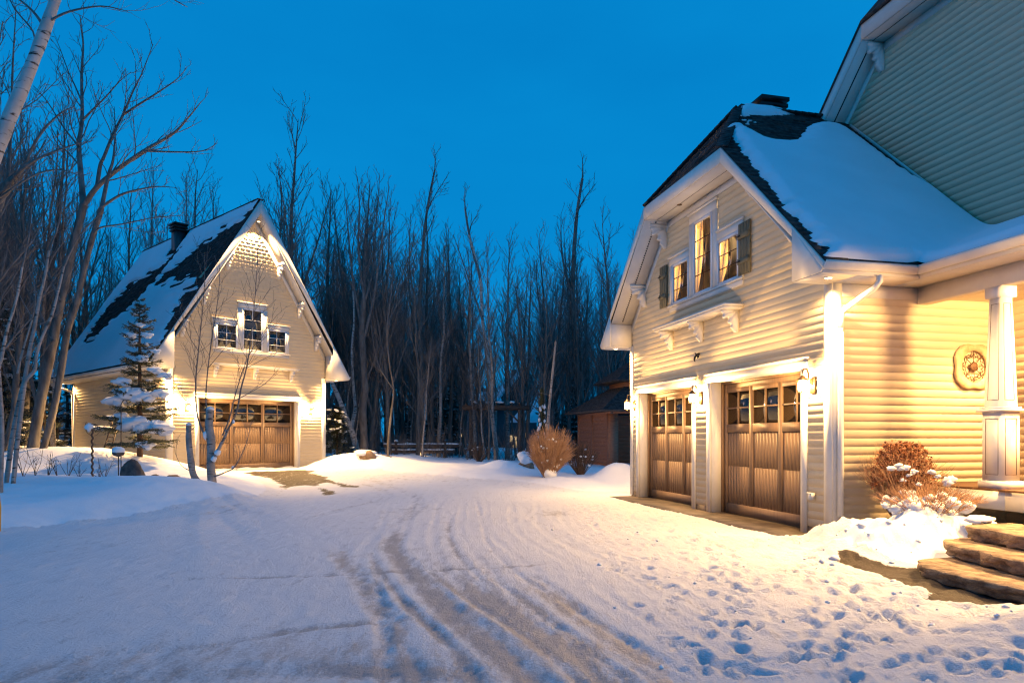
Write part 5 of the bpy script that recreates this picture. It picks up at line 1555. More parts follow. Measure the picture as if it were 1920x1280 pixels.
sc_con(9, band(28, 42, -0.76, -0.60), 'dark conifer flecked with snow behind the rear corner of the detached garage', 1.2)
sc_con(16, band(22, 34, -0.95, -0.70), 'dark conifer flecked with snow in the wood left of the detached garage')

# ------------------------------------------------------------------ the single trees that stand out
def hero_tree(name, label, base, trunks, limbs, bark, spec, cat='tree', seed=1, twig_t0=0.2, group=None, twig_mat=None):
    """trunks / limbs: (points in world space, r0, r1); limbs carry side twigs"""
    rng = random.Random(seed)
    bz_ = GH(base[0], base[1])
    t = thing(name, label, cat, (base[0], base[1], bz_), 0, group)
    off = np.array((base[0], base[1], bz_))
    tq = QM()
    for pts_, r0, r1 in trunks:
        P = np.array(smooth_line3(pts_))-off
        R = r0+(r1-r0)*np.linspace(0, 1, len(P))
        tq.tube(P, R*(1+0.06*np.array([rng.gauss(0, 1) for _ in P])), 10)
    link_mesh('trunk', tq.mesh('trunk', bark), t)
    cq = QM()
    for pts_, r0, r1 in limbs:
        P = np.array(smooth_line3(pts_))-off
        cq.tube(P, r0+(r1-r0)*np.linspace(0, 1, len(P)), 6)
        spawn(cq, rng, P, max(r0*0.7, 0.01), 0, spec, twig_t0)
    if cq.V: link_mesh('crown', cq.mesh('crown', twig_mat or M['twig']), t)
    return t

def smooth_line3(pts_, n=4):
    P = [np.array(p, float) for p in pts_]
    if len(P) < 3: return P
    out = []; Q = [P[0]]+P+[P[-1]]
    for i in range(1, len(Q)-2):
        p0, p1, p2, p3 = Q[i-1:i+3]
        for k in range(n):
            t = k/n; out.append(0.5*((2*p1)+(-p0+p2)*t+(2*p0-5*p1+4*p2-p3)*t*t+(-p0+3*p1-3*p2+p3)*t**3))
    out.append(P[-1]); return out
def pth(L, Y, dY=0.0):
    """list of image points at distance Y, drifting dY metres in depth along the path"""
    n = len(L)-1
    return [at(x, y, Y+dY*i/n) for i, (x, y) in enumerate(L)]
TW = lambda m: [(0.30, 0.6, 0.30, 0.45, 4, 4, m), (0.24, 0.6, 0.45, 0.55, 3, 3, m*0.8)]
TW3 = lambda m: [(0.34, 0.62, 0.34, 0.45, 5, 4, m), (0.26, 0.6, 0.5, 0.55, 3, 3, m*0.8), (0.22, 0.6, 0.5, 0.6, 2, 3, m*0.65)]

# leaning paper birch, trunk crossing the corner of the sky
b0 = at(-262, 950, 9.2)
hero_tree('birch_tree', 'thick white birch trunk with black scars leaning across the open sky', (b0[0], b0[1]),
          [([(b0[0], b0[1], GH(b0[0], b0[1])-0.2)]+pth([(-150, 640), (-55, 400), (5, 250), (48, 150), (82, 62), (103, 0), (128, -90), (150, -200)], 9.2), 0.118, 0.048)],
          [(pth([(82, 50), (60, 20), (20, -10), (-40, -30)], 9.2, 0.6), 0.022, 0.006), (pth([(92, 40), (130, 22), (190, 12), (240, 22)], 9.2, -0.5), 0.018, 0.004), (pth([(100, 5), (150, -25), (230, -40)], 9.2, 0.7), 0.02, 0.006),
           (pth([(66, 100), (62, 60), (30, 20), (8, -20)], 9.2, 0.5), 0.016, 0.005), (pth([(128, -60), (220, -60), (330, 2), (352, 14)], 9.2, 0.4), 0.016, 0.003)],
          M['birch'], [(0.16, 0.6, 0.40, 0.45, 4, 3, 0.0035), (0.12, 0.6, 0.45, 0.6, 3, 3, 0.0025)], seed=3)

# the big two-stemmed tree whose limbs spread over the garage roof
Yb = 19.6
bb = at(60, 886, Yb)
hero_tree('forked_tree', 'big two-stemmed bare tree whose wide limbs reach over the garage roof into open sky', (bb[0], bb[1]),
          [([(at(52, 886, Yb)[0], Yb, GH(*bb[:2])-0.25)]+pth([(56, 880), (70, 785), (88, 692), (102, 622), (114, 560), (135, 470), (150, 411), (157, 384)], Yb, 0.3), 0.155, 0.10),
           ([(at(70, 886, Yb-0.3)[0], Yb-0.3, GH(*bb[:2])-0.25)]+pth([(72, 872), (100, 770), (116, 686), (126, 622), (146, 562), (152, 529), (172, 450), (190, 392)], Yb-0.3, -0.2), 0.10, 0.07)],
          [(pth([(157, 386), (152, 330), (148, 271), (154, 224), (153, 138), (156, 82), (150, 30)], Yb+0.3, 0.8), 0.09, 0.012),
           (pth([(157, 386), (180, 353), (215, 322), (270, 283), (324, 251), (352, 222), (378, 190)], Yb+0.3, -1.2), 0.085, 0.010),
           (pth([(182, 350), (188, 310), (195, 294), (212, 252), (230, 216), (250, 170), (266, 138), (287, 83)], Yb+0.2, -0.6), 0.06, 0.008),
           (pth([(230, 216), (262, 195), (297, 173), (330, 150), (350, 128)], Yb, -0.9), 0.035, 0.006),
           (pth([(155, 225), (175, 205), (200, 180), (225, 152), (246, 135)], Yb+0.6, -0.8), 0.035, 0.006),
           (pth([(153, 190), (140, 160), (128, 134), (112, 90), (103, 70)], Yb+0.8, 0.6), 0.028, 0.006),
           (pth([(148, 275), (120, 240), (88, 190), (62, 160)], Yb+0.4, 0.8), 0.03, 0.006),
           (pth([(190, 392), (203, 330), (212, 300), (216, 250), (214, 200)], Yb-0.5, 0.5), 0.06, 0.008),
           (pth([(191, 388), (225, 366), (262, 355), (297, 350), (330, 352)], Yb-0.5, -0.8), 0.04, 0.006),
           (pth([(172, 450), (185, 428), (230, 420), (290, 408), (345, 404)], Yb-0.4, -0.9), 0.03, 0.005),
           (pth([(270, 283), (330, 285), (380, 283), (408, 268)], Yb-0.4, -0.7), 0.03, 0.005),
           (pth([(100, 640), (60, 560), (20, 500), (-30, 450)], Yb, 0.8), 0.05, 0.008),
           (pth([(112, 565), (80, 480), (62, 400), (50, 330)], Yb, 0.8), 0.045, 0.008)],
          M['bark'], TW3(0.008), seed=4)

# another limbed tree whose crown leans in from the left edge
hero_tree('edge_tree', 'dark bare tree with arching limbs leaning in over the leftmost birches', at(-60, 900, 16)[:2],
          [([(at(-70, 900, 16)[0], 16, 0.2)]+pth([(-60, 860), (-50, 600), (-20, 400), (10, 350), (30, 330)], 16), 0.16, 0.07)],
          [(pth([(10, 350), (50, 310), (100, 285), (150, 268)], 16, -0.5), 0.05, 0.008), (pth([(-20, 400), (30, 340), (70, 260), (110, 215), (140, 200)], 16, 0.6), 0.05, 0.008),
           (pth([(-30, 450), (10, 360), (20, 240), (24, 120), (30, 20)], 16, 0.6), 0.06, 0.008), (pth([(-40, 520), (0, 300), (-10, 160), (5, 40)], 16, -0.5), 0.06, 0.008), (pth([(0, 370), (60, 330), (110, 318), (150, 330)], 16, -0.9), 0.03, 0.006)],
          M['bark'], TW3(0.007), seed=14)

# slim white birches at the left edge
Yw = 13.6
w0 = at(10, 930, Yw)
hero_tree('birch_tree', 'slim white birch clump of two crossing stems at the left snowbank', w0[:2],
          [([(at(8, 935, Yw)[0], Yw, GH(*w0[:2])-0.2)]+pth([(9, 928), (22, 826), (37, 747), (47, 707), (56, 654), (66, 607), (74, 560), (84, 520), (92, 470)], Yw, 0.3), 0.047, 0.022),
           ([(at(21, 935, Yw)[0], Yw-0.1, GH(*w0[:2])-0.2)]+pth([(22, 926), (33, 826), (41, 760), (48, 715), (65, 694), (68, 666), (79, 632), (97, 591), (107, 555), (120, 500)], Yw-0.1, 0.4), 0.045, 0.02),
           (pth([(33, 700), (40, 668), (48, 640), (60, 600)], Yw, 0.4), 0.022, 0.014)],
          [(pth([(92, 470), (110, 420), (118, 370)], Yw+0.3, 0.3), 0.02, 0.006), (pth([(120, 500), (150, 440), (190, 400)], Yw+0.3, 0.4), 0.018, 0.005), (pth([(84, 520), (100, 480), (130, 440)], Yw+0.3, 0.2), 0.014, 0.005), (pth([(60, 600), (66, 560), (60, 500)], Yw+0.4, 0.2), 0.012, 0.005), (pth([(66, 607), (40, 560), (20, 520)], Yw+0.3, 0.2), 0.012, 0.005)],
          M['grey_birch'], TW(0.0045), seed=5)
w1 = at(2, 950, 12.6)
hero_tree('birch_tree', 'single slim pale birch stem standing at the very left, next to the yellow stake', w1[:2],
          [([(at(0, 955, 12.6)[0], 12.6, GH(*w1[:2])-0.2)]+pth([(1, 930), (4, 800), (-2, 700), (3, 670), (13, 620), (24, 585), (33, 552), (42, 500)], 12.6, 0.2), 0.04, 0.018)],
          [(pth([(42, 500), (55, 440), (60, 380)], 12.8, 0.3), 0.016, 0.005), (pth([(24, 585), (40, 540), (66, 500)], 12.7, 0.3), 0.010, 0.004)], M['grey_birch'], TW(0.004), seed=6)
w2 = at(102, 862, 26.8)
hero_tree('birch_tree', 'lamp-lit birch trunk at the rear corner of the detached garage', w2[:2],
          [([(w2[0], 26.8, GH(*w2[:2])-0.3)]+pth([(101, 858), (99, 800), (102, 760), (103, 716), (106, 660), (110, 600), (112, 520)], 26.8, 0.2), 0.10, 0.05)],
          [(pth([(106, 660), (120, 610), (140, 560)], 26.8), 0.025, 0.008), (pth([(112, 520), (110, 440), (118, 380)], 27.0), 0.05, 0.008)], M['birch'], TW(0.008), seed=7)

# birch snag with regrown shoots in front of the detached garage door, and its leaning stub
Ys = 15.4
s0 = at(397, 912, Ys)
snag = hero_tree('birch_tree', 'topped grey birch trunk with thin regrown shoots, in front of the wide garage door', s0[:2],
          [([(s0[0], Ys, GH(*s0[:2])-0.2)]+pth([(398, 908), (395, 868), (396, 830), (392, 796), (394, 768)], Ys), 0.098, 0.082),
           (pth([(399, 866), (411, 840), (420, 822), (427, 806)], Ys-0.05, -0.1), 0.042, 0.028)],
          [(pth([(386, 818), (377, 800), (369, 772), (367, 716), (372, 658), (378, 600), (383, 540), (384, 472)], Ys-0.05, 0.2), 0.026, 0.005),
           (pth([(390, 776), (386, 745), (390, 690), (398, 630), (406, 580), (412, 520), (410, 486)], Ys, 0.3), 0.018, 0.004),
           (pth([(427, 806), (444, 771), (452, 728), (462, 690), (470, 640), (477, 570), (482, 500), (484, 440)], Ys-0.15, 0.2), 0.024, 0.004),
           (pth([(417, 816), (430, 785), (438, 752), (447, 720), (457, 690), (470, 660), (490, 628), (520, 590)], Ys-0.15, -0.3), 0.018, 0.004),
           (pth([(402, 893), (420, 886), (438, 877), (450, 858), (460, 836), (467, 812), (470, 790)], Ys-0.1, -0.4), 0.018, 0.004),
           (pth([(438, 752), (470, 735), (500, 716), (524, 690)], Ys-0.2, -0.4), 0.010, 0.003), (pth([(369, 772), (340, 740), (320, 700)], Ys, 0.2), 0.010, 0.003), (pth([(462, 690), (500, 670), (530, 655)], Ys-0.1, 0.4), 0.009, 0.003),
           (pth([(372, 658), (350, 620), (335, 560)], Ys, 0.2), 0.009, 0.003), (pth([(390, 690), (430, 640), (446, 600)], Ys, -0.2), 0.009, 0.003)],
          M['grey_birch'], [(0.17, 0.6, 0.26, 0.45, 4, 3, 0.0045), (0.16, 0.6, 0.4, 0.6, 3, 3, 0.0035)], seed=8, twig_t0=0.25)
sn = MB(); rs = random.Random(3)
so_ = np.array((s0[0], s0[1], GH(*s0[:2])))
for (px, py, Y_, rx, rz_) in ((394, 766, Ys, .085, .05), (385, 816, Ys-.05, .05, .09), (408, 848, Ys-.1, .07, .06), (401, 860, Ys-.1, .07, .06), (424, 808, Ys-.12, .035, .03), (438, 790, Ys-.15, .03, .04), (437, 876, Ys-.2, .035, .03)):
    p = np.array(at(px, py, Y_))-so_; sn.blob(tuple(p), (rx, rx, rz_), rs, 9, 6, 0.2)
sp_ = sn.build('snow_cap', M['snow'], snag, True); sp_['kind'] = 'stuff'
l0 = at(372, 908, Ys+0.1)
stub = hero_tree('tree_stump', 'leaning cut birch stub left of the topped birch trunk', l0[:2],
          [([(at(376, 912, Ys+.1)[0], Ys+0.1, GH(*l0[:2])-0.2)]+pth([(372, 906), (362, 888), (357, 856), (354, 826), (354, 797)], Ys+0.1, 0.1), 0.085, 0.06)],
          [(pth([(354, 810), (362, 803), (368, 798)], Ys+0.1), 0.008, 0.004), (pth([(356, 882), (340, 872), (330, 850), (334, 822), (340, 812)], Ys+0.1), 0.009, 0.003)], M['grey_birch'], [(0.3, 0.7, 0.3, 0.4, 3, 3, 0.004)], cat='tree stub', seed=9)
sn = MB(); p = np.array(at(354, 795, Ys+.15))-np.array((l0[0], l0[1], GH(*l0[:2]))); sn.blob(tuple(p), (.06, .06, .035), rs, 9, 6, 0.15)
sn.build('snow_cap', M['snow'], stub, True)

# birches and thick trunk right of the detached garage
Yv = 32.0
v0 = at(673, 860, Yv)
hero_tree('birch_tree', 'V-shaped white birch leaning left beside the snow-covered evergreen shrub', v0[:2],
          [([(v0[0], Yv, GH(*v0[:2])-0.3)]+pth([(671, 850), (661, 813), (648, 781), (636, 748), (622, 716), (606, 680), (590, 640)], Yv), 0.17, 0.07),
           (pth([(659, 800), (664, 778), (666, 764), (664, 740), (661, 700), (660, 650), (664, 600), (662, 540)], Yv, 0.2), 0.10, 0.04)],
          [(pth([(662, 545), (660, 480), (668, 420)], Yv), 0.05, 0.01), (pth([(590, 640), (575, 590), (570, 540)], Yv), 0.06, 0.01), (pth([(636, 748), (650, 720), (655, 690)], Yv), 0.03, 0.01)], M['birch'], TW(0.011), seed=10)
k0 = at(682, 864, 31.4)
hero_tree('thick_tree', 'thick furrowed trunk with many upright branches next to the V-shaped birch', k0[:2],
          [([(k0[0], 31.4, GH(*k0[:2])-0.3)]+pth([(682, 860), (683, 820), (680, 780), (684, 730), (681, 680), (679, 620), (682, 560)], 31.4), 0.20, 0.13)],
          [(pth([(682, 565), (684, 480), (690, 400), (694, 340)], 31.4, 0.6), 0.10, 0.012), (pth([(681, 640), (700, 560), (712, 480), (722, 400), (730, 350)], 31.4, -0.6), 0.08, 0.012), (pth([(680, 620), (664, 540), (654, 450), (648, 370)], 31.4, 0.5), 0.08, 0.012),
           (pth([(683, 560), (672, 470), (674, 390), (670, 330)], 31.4, -0.4), 0.07, 0.012), (pth([(683, 570), (700, 500), (705, 420), (712, 330)], 31.4, 0.3), 0.06, 0.012), (pth([(684, 720), (700, 680), (712, 640)], 31.4), 0.04, 0.01)], M['bark'], TW3(0.011), seed=11)
for i, (px, py, Y_, r, lab, bk, tops) in enumerate(((791, 853, 34.0, .13, 'straight brown trunk standing behind the split-rail fence', 'bark', [(791, 800), (790, 700), (786, 600), (790, 500), (800, 400), (815, 320)]),
        (728, 866, 28.5, .06, 'crooked young tree at the left end of the split-rail fence', 'bark', [(728, 830), (733, 780), (738, 730), (730, 680), (726, 610), (735, 540)]),
        (931, 850, 33.5, .13, 'white birch leaning left in front of the dark arbor', 'birch', [(929, 830), (923, 782), (921, 737), (914, 666), (905, 600), (900, 520), (880, 440), (872, 390)]),
        (1106, 850, 38.0, .2, 'stout dark trunk rising behind the brown shed roof', 'bark', [(1085, 720), (1078, 640), (1074, 560), (1076, 480), (1082, 400), (1092, 335)]))):
    q0 = at(px, py, Y_)
    hero_tree('birch_tree' if bk == 'birch' else 'bare_tree', lab, q0[:2], [([(q0[0], Y_, GH(*q0[:2])-0.3)]+pth(tops, Y_, 0.3), r, r*0.35)],
              [(pth([tops[-3], tops[-2], (tops[-1][0]+24, tops[-1][1]+10)], Y_, 0.8), r*0.4, 0.012), (pth([tops[-4], (tops[-3][0]-22, tops[-3][1]), (tops[-2][0]-30, tops[-2][1])], Y_, 0.8), r*0.4, 0.012), (pth([tops[-2], tops[-1], (tops[-1][0], tops[-1][1]-40)], Y_), r*0.4, 0.012)], M[bk], TW3(0.011), seed=30+i)
st0 = at(1028, 850, 23.5)
hero_tree('sapling', 'tall thin lamp-lit sapling rising out of the round russet bush', st0[:2],
          [([(st0[0], 23.5, GH(*st0[:2])-0.2)]+pth([(1027, 808), (1032, 741), (1038, 680), (1042, 640)], 23.5), 0.055, 0.03)], [(pth([(1032, 741), (1020, 738), (1008, 735)], 23.5), 0.012, 0.005)], M['grey_birch'], TW(0.006), seed=15)

# ------------------------------------------------------------------ brown shed beyond the garage wing
sh0 = (4.10, 29.2)
shed = thing('garden_shed', 'red-brown clapboard shed with two-tiered dark roof and an open side, behind the garage', 'shed', (*sh0, GH(*sh0)-0.1), R_ROT)
SW, SD, SH = 3.9, 4.2, 2.35         # along -x (away from camera), along +y (to the right)
m_ = MB(); siding(m_, lambda z: (-SW+0.12, -0.0), 0.0, SH, 0.19, lambda u, o, z: (u, -o, z), proud=0.03, seed=41); m_.build('wall', M['shed_wood'], shed)
m_ = MB(); siding(m_, lambda z: (0.0, SD), 0.0, SH, 0.19, lambda u, o, z: (-2.2+o, u, z), proud=0.03, seed=42); m_.build('inner_wall', M['shed_wood'], shed)
m_ = MB(); siding(m_, lambda z: (0.0, SD), 0.0, SH, 0.19, lambda u, o, z: (-SW-o, u, z), proud=0.03, seed=43); m_.build('far_wall', M['shed_wood'], shed)
for x0, x1, y0, y1 in ((-0.0, 0.34, -0.05, 0.34), (-1.95, -1.80, -0.045, -0.002), (-SW-0.03, -SW+0.13, -0.05, 0.1), (-0.0, 0.3, SD-0.3, SD)):
    p = MB(); p.box((x0, y0, 0.0), (x1, y1, SH)); p.build('corner_post', M['shed_wood'], shed)
b_ = MB(); b_.box((-SW-0.05, -0.07, SH), (0.36, 0.1, SH+0.14)); b_.box((0.2, 0.1, SH), (0.36, SD, SH+0.14)); b_.build('eave_beam', M['shed_wood'], shed)
def hip_roof(x0, x1, y0, y1, z0, x2, x3, y2, y3, z1, nm):
    r = MB()
    A = [(x0, y0, z0), (x1, y0, z0), (x1, y1, z0), (x0, y1, z0)]; B = [(x2, y2, z1), (x3, y2, z1), (x3, y3, z1), (x2, y3, z1)]
    for i in range(4):
        j = (i+1) % 4; a, b, c, d = [np.array(q, float) for q in (A[i], A[j], B[j], B[i])]
        n = 14
        for k in range(n):
            l0 = a+(d-a)*k/n; r0 = b+(c-b)*k/n; l1 = a+(d-a)*(k+1)/n; r1 = b+(c-b)*(k+1)/n
            up = np.array((0, 0, 0.022))
            r.add([l0+up, r0+up, r1, l1, l0, r0], [(0, 1, 2, 3), (4, 5, 1, 0)])
    r.add([(p[0], p[1], p[2]-0.06) for p in A]+[tuple(p) for p in A], [(0, 3, 2, 1), (0, 1, 5, 4), (1, 2, 6, 5), (2, 3, 7, 6), (3, 0, 4, 7)])
    return r.build(nm, M['shingle'], shed)
hip_roof(-SW-0.5, 0.75, -0.55, SD+0.5, SH+0.14, -SW+1.1, -0.9, 1.15, SD-1.1, SH+1.25, 'lower_roof')
c_ = MB(); c_.box((-SW+1.1, 1.15, SH+1.0), (-0.9, SD-1.1, SH+1.55)); c_.build('lantern_storey', M['shed_wood'], shed)
hip_roof(-SW+0.55, -0.35, 0.55, SD-0.5, SH+1.5, -SW/2-0.1, -SW/2+0.1, SD/2-0.05, SD/2+0.05, SH+2.6, 'upper_roof')
e_ = MB(); e_.box((-SW-0.52, -0.58, SH+0.07), (0.78, -0.55, SH+0.15)); e_.box((0.75, -0.55, SH+0.07), (0.78, SD+0.5, SH+0.15)); e_.build('fascia', M['rail_wood'], shed)

# ------------------------------------------------------------------ split-rail fence
f0 = at(722, 866, 32.6); f1 = at(857, 862, 33.2)
fence = thing('rail_fence', 'low split-rail fence with snow along its rails, at the edge of the wood', 'fence', (f0[0], f0[1], GH(f0[0], f0[1])))
def fp(t, z): return ((f1[0]-f0[0])*t, (f1[1]-f0[1])*t, z)
rr = random.Random(2)
for t in (0.15, 0.83):
    p = MB(); p.tube([fp(t, -0.3), fp(t, 0.2), fp(t, 0.62)], [0.09, 0.085, 0.08], 8); p.build('post', M['rail_wood'], fence)
for z, ta, tb in ((0.40, -0.02, 1.02), (0.12, 0.06, 0.97)):
    p = MB(); p.tube([fp(ta+(tb-ta)*k/8, z+rr.uniform(-.015, .015)) for k in range(9)], [0.085+rr.uniform(-.012, .012) for _ in range(9)], 7); ro = p.build('rail', M['rail_wood'], fence)
    q = MB(); q.tube([fp(ta+(tb-ta)*k/24, z+0.075+0.01*sin(k)) for k in range(25)], [0.06+rr.uniform(-.015, .01) for _ in range(25)], 6); so = q.build('snow_strip', M['snow'], ro, True)
q = MB(); q.blob((fp(0.15, 0.64)), (0.1, 0.1, 0.07), rr, 8, 5, 0.15); q.build('snow_cap', M['snow'], fence, True)

# ------------------------------------------------------------------ shrubs
def stem_bush(name, label, base, n, h, rx, shape, mat, r, seed, sub=2, snow=0, cat='shrub', splay=1.0, snow_r=(0.02, 0.05)):
    rng = random.Random(seed); z0 = GH(*base)
    t = thing(name, label, cat, (base[0], base[1], z0))
    q = QM(); tips = []
    for i in range(n):
        az = rng.uniform(0, 6.28); f = sqrt(rng.random()); 
        ex = cos(az)*f*rx; ey = sin(az)*f*rx; ez = h*(shape(f))*rng.uniform(0.86, 1.03)
        bx, by = ex*0.12, ey*0.12
        ctrl = (ex*0.55+rng.gauss(0, .02), ey*0.55+rng.gauss(0, .02), ez*0.48)
        P = [np.array((bx, by, -0.05)), np.array(ctrl), np.array(((ex+ctrl[0])/2+rng.gauss(0, .015), (ey+ctrl[1])/2+rng.gauss(0, .015), ez*0.78)), np.array((ex*splay, ey*splay, ez))]
        q.tube(P, [r*1.6, r*1.2, r, r*0.6], 3); tips.append(P)
        for k in range(sub):
            s = rng.uniform(0.3, 0.9); i_ = min(int(s*3), 2); p = P[i_]+(P[i_+1]-P[i_])*(s*3-i_)
            d = side_dir(rng, P[3]-P[1], rng.uniform(0.3, 0.7), rng.uniform(0, 6.28)); L = rng.uniform(0.1, 0.28)*h
            q.tube([p, p+d*L*0.5, p+d*L+np.array((0, 0, L*0.1))], [r*0.8, r*0.65, r*0.4], 3)
    link_mesh('branches', q.mesh('branches', mat), t)
    if snow:
        s_ = MB()
        for i in range(snow):
            P = tips[rng.randrange(n)]; p = P[rng.choice((1, 2, 2))]; w = rng.uniform(*snow_r)
            s_.blob((p[0], p[1], p[2]), (w, w, w*0.75), rng, 7, 5, 0.25)
        s_.build('snow_bits', M['snow'], t, True)['kind'] = 'stuff'
    return t, tips
bx, by = at(1034, 905, 20.8)[:2]
ball = lambda f: 1.0
def egg_bush(name, label, base, n, mat, seed):
    rng = random.Random(seed); z0 = GH(*base); t = thing(name, label, 'shrub', (base[0], base[1], z0)); q = QM(); s_ = MB()
    for i in range(n):
        az = rng.uniform(0, 6.28); ce = rng.uniform(-0.55, 1.0); se = sqrt(1-ce*ce); k = rng.uniform(0.80, 1.04)*(1+0.10*sin(3*az+1)+0.06*sin(7*az))
        tip = np.array((cos(az)*se*0.76*k, sin(az)*se*0.70*k, 0.90+0.72*ce*k))
        b0_ = np.array((rng.gauss(0, .05), rng.gauss(0, .05), -0.05))
        m1 = b0_*0.6+np.array((tip[0]*0.42, tip[1]*0.42, 0.35+0.15*ce)); m2 = tip*0.78+np.array((rng.gauss(0, .02), rng.gauss(0, .02), 0.06))
        q.tube([b0_, m1, m2, tip], [0.008, 0.006, 0.0045, 0.003], 3)
        for k2 in range(4):
            f = rng.uniform(0.2, 1.0); p = m1+(m2-m1)*f; d = side_dir(rng, tip-m1, rng.uniform(0.3, 0.8), rng.uniform(0, 6.28)); L = rng.uniform(0.08, 0.24)
            q.tube([p, p+d*L*0.5, p+d*L+np.array((0, 0, .02))], [0.004, 0.0035, 0.002], 3)
        if i % 16 == 0:
            w_ = rng.uniform(0.015, 0.05); pp = m1+(m2-m1)*rng.random(); s_.blob((pp[0], pp[1], pp[2]), (w_, w_, w_*0.8), rng, 7, 5, 0.3)
    s_.blob((0.02, -0.18, 0.12), (0.20, 0.16, 0.14), rng, 10, 6, 0.3)
    link_mesh('branches', q.mesh('branches', mat), t); s_.build('snow_bits', M['snow'], t, True)['kind'] = 'stuff'
egg_bush('round_shrub', 'round russet ball-shaped bare shrub, lamp-lit, in front of the brown shed', (bx-0.08, by), 800, M['bush_stem'], 61)
bx2, by2 = at(1088, 893, 22.8)[:2]
stem_bush('bare_shrub', 'small open grey-brown bare shrub between the round russet shrub and the shed', (bx2, by2), 110, 1.15, 0.62, lambda f: 0.55+0.45*(1-f*f), M['stem'], 0.006, 62, 4, 14)
bx3, by3 = at(898, 868, 30.5)[:2]
stem_bush('bare_shrub', 'thin bare shrub of upright stems in the snow below the arbor', (bx3, by3), 34, 1.0, 0.7, lambda f: 0.6+0.4*(1-f), M['stem'], 0.010, 63, 3, 6)
bx4, by4 = at(806, 905, 1)[:2]

# snow-covered evergreen shrub right of the detached garage
gx0, gy0 = at(632, 868, 28.6)[:2]
es = thing('evergreen_shrub', 'rounded dark evergreen shrub plastered with snow at the garage right corner', 'shrub', (gx0, gy0, GH(gx0, gy0)))
rng_ = random.Random(66); V = []; F = []; sn = MB()
for i in range(4200):
    a = rng_.uniform(0, 6.28); z = rng_.random()**0.9; rr_ = (0.75*(1-z)**0.6+0.08)*sqrt(rng_.random())
    p = np.array((cos(a)*rr_, sin(a)*rr_*0.9, 0.1+1.95*z)); d = np.array((cos(a), sin(a), rng_.uniform(-0.2, 0.6))); d /= np.linalg.norm(d); w = np.cross(d, (0, 0, 1))*0.03
    i0 = len(V); V += [p-w, p+w, p+d*rng_.uniform(0.1, 0.2)]; F.append((i0, i0+1, i0+2))
mm = MB(); mm.v = [tuple(map(float, q)) for q in V]; mm.f = F; mm.build('foliage', M['needle'], es)
for i in range(26):
    a = rng_.uniform(0, 6.28); z = rng_.random()**0.9; rr_ = 0.66*(1-z)**0.6+0.06; w = rng_.uniform(0.05, 0.13)
    for q_ in range(3): sn.blob((cos(a)*rr_*0.92+rng_.gauss(0, w*.8), sin(a)*rr_*0.82+rng_.gauss(0, w*.8), 0.2+1.85*z+rng_.gauss(0, w*.3)), (w*rng_.uniform(.5, 1.1), w*rng_.uniform(.5, 1.1), w*0.4), rng_, 8, 5, 0.35)
sn.build('snow_pads', M['snow'], es, True)['kind'] = 'stuff'
tr_ = MB(); tr_.tube([(0, 0, -0.2), (0, 0, 1.9)], [0.05, 0.01], 6); tr_.build('trunk', M['trunk_brown'], es)

# slender columnar conifer behind the round shrub
cx0, cy0 = at(1016, 846, 25.0)[:2]
cz = thing('columnar_conifer', 'narrow columnar conifer dotted with snow behind the round russet shrub', 'tree', (cx0, cy0, GH(cx0, cy0)))
V = []; F = []; sn = MB()
for i in range(2400):
    a = rng_.uniform(0, 6.28); z = rng_.random(); rr_ = 0.20*(1-z)**0.5*(0.6+0.5*rng_.random())+0.02
    p = np.array((cos(a)*rr_*0.6, sin(a)*rr_*0.6, 0.3+2.6*z)); d = np.array((cos(a)*0.8, sin(a)*0.8, 1.0)); d /= np.linalg.norm(d); w = np.cross(d, (0, 0, 1))*0.022
    i0 = len(V); V += [p-w, p+w, p+d*rng_.uniform(0.08, 0.18)]; F.append((i0, i0+1, i0+2))
mm = MB(); mm.v = [tuple(map(float, q)) for q in V]; mm.f = F; mm.build('foliage', M['needle'], cz)
for i in range(22):
    a = rng_.uniform(3.3, 6.2); z = rng_.random(); w = rng_.uniform(0.03, 0.07); rr_ = 0.2*(1-z)**0.5
    sn.blob((cos(a)*rr_, sin(a)*rr_, 0.4+2.4*z), (w*0.8, w*0.8, w*1.3), rng_, 7, 5, 0.3)
sn.build('snow_pads', M['snow'], cz, True)['kind'] = 'stuff'
tr_ = MB(); tr_.tube([(0, 0, -0.2), (0, 0, 2.7)], [0.05, 0.01], 6); tr_.build('trunk', M['trunk_brown'], cz)

# ------------------------------------------------------------------ rocks
def rock(name, label, p, r, mat, seed, sharp=0.0, snow=None, cat='rock'):
    rng = random.Random(seed); z = GH(p[0], p[1])
    t = thing(name, label, cat, (p[0], p[1], z))
    b = MB(); n, m = 18, 12; ph = [rng.uniform(0, 6.28) for _ in range(9)]
    planes = [(rng.uniform(0, 6.28), rng.uniform(-0.2, 0.9), rng.uniform(0.62, 0.92)) for _ in range(9)]
    for i in range(m+1):
        th = pi*i/m
        for j in range(n):
            a = 2*pi*j/n
            d = np.array((sin(th)*cos(a), sin(th)*sin(a), cos(th))); q = 1.0
            for pa, pe, pd in planes:
                nrm = np.array((cos(pa)*cos(pe), sin(pa)*cos(pe), sin(pe))); c = d@nrm
                if c > 0.05: q = min(q, pd/c)
            q *= 1+0.05*sin(5*a+ph[0])*sin(4*th+ph[1])+0.03*sin(9*a+ph[2]+7*th)
            zz = cos(th)*q
            if sharp and zz > 0: zz *= 1+sharp*sin(th*0.5)
            b.v.append((sin(th)*cos(a)*q*r[0], sin(th)*sin(a)*q*r[1], zz*r[2]))
    for i in range(m):
        for j in range(n):
            j2 = (j+1) % n; b.f.append((i*n+j, (i+1)*n+j, (i+1)*n+j2, i*n+j2))
    b.build('stone', mat, t, False)
    if snow:
        s_ = MB(); s_.blob((snow[0], snow[1], snow[2]), snow[3:], rng, 16, 9, 0.20); s_.build('snow_cap', M['snow'], t, True)
    return t
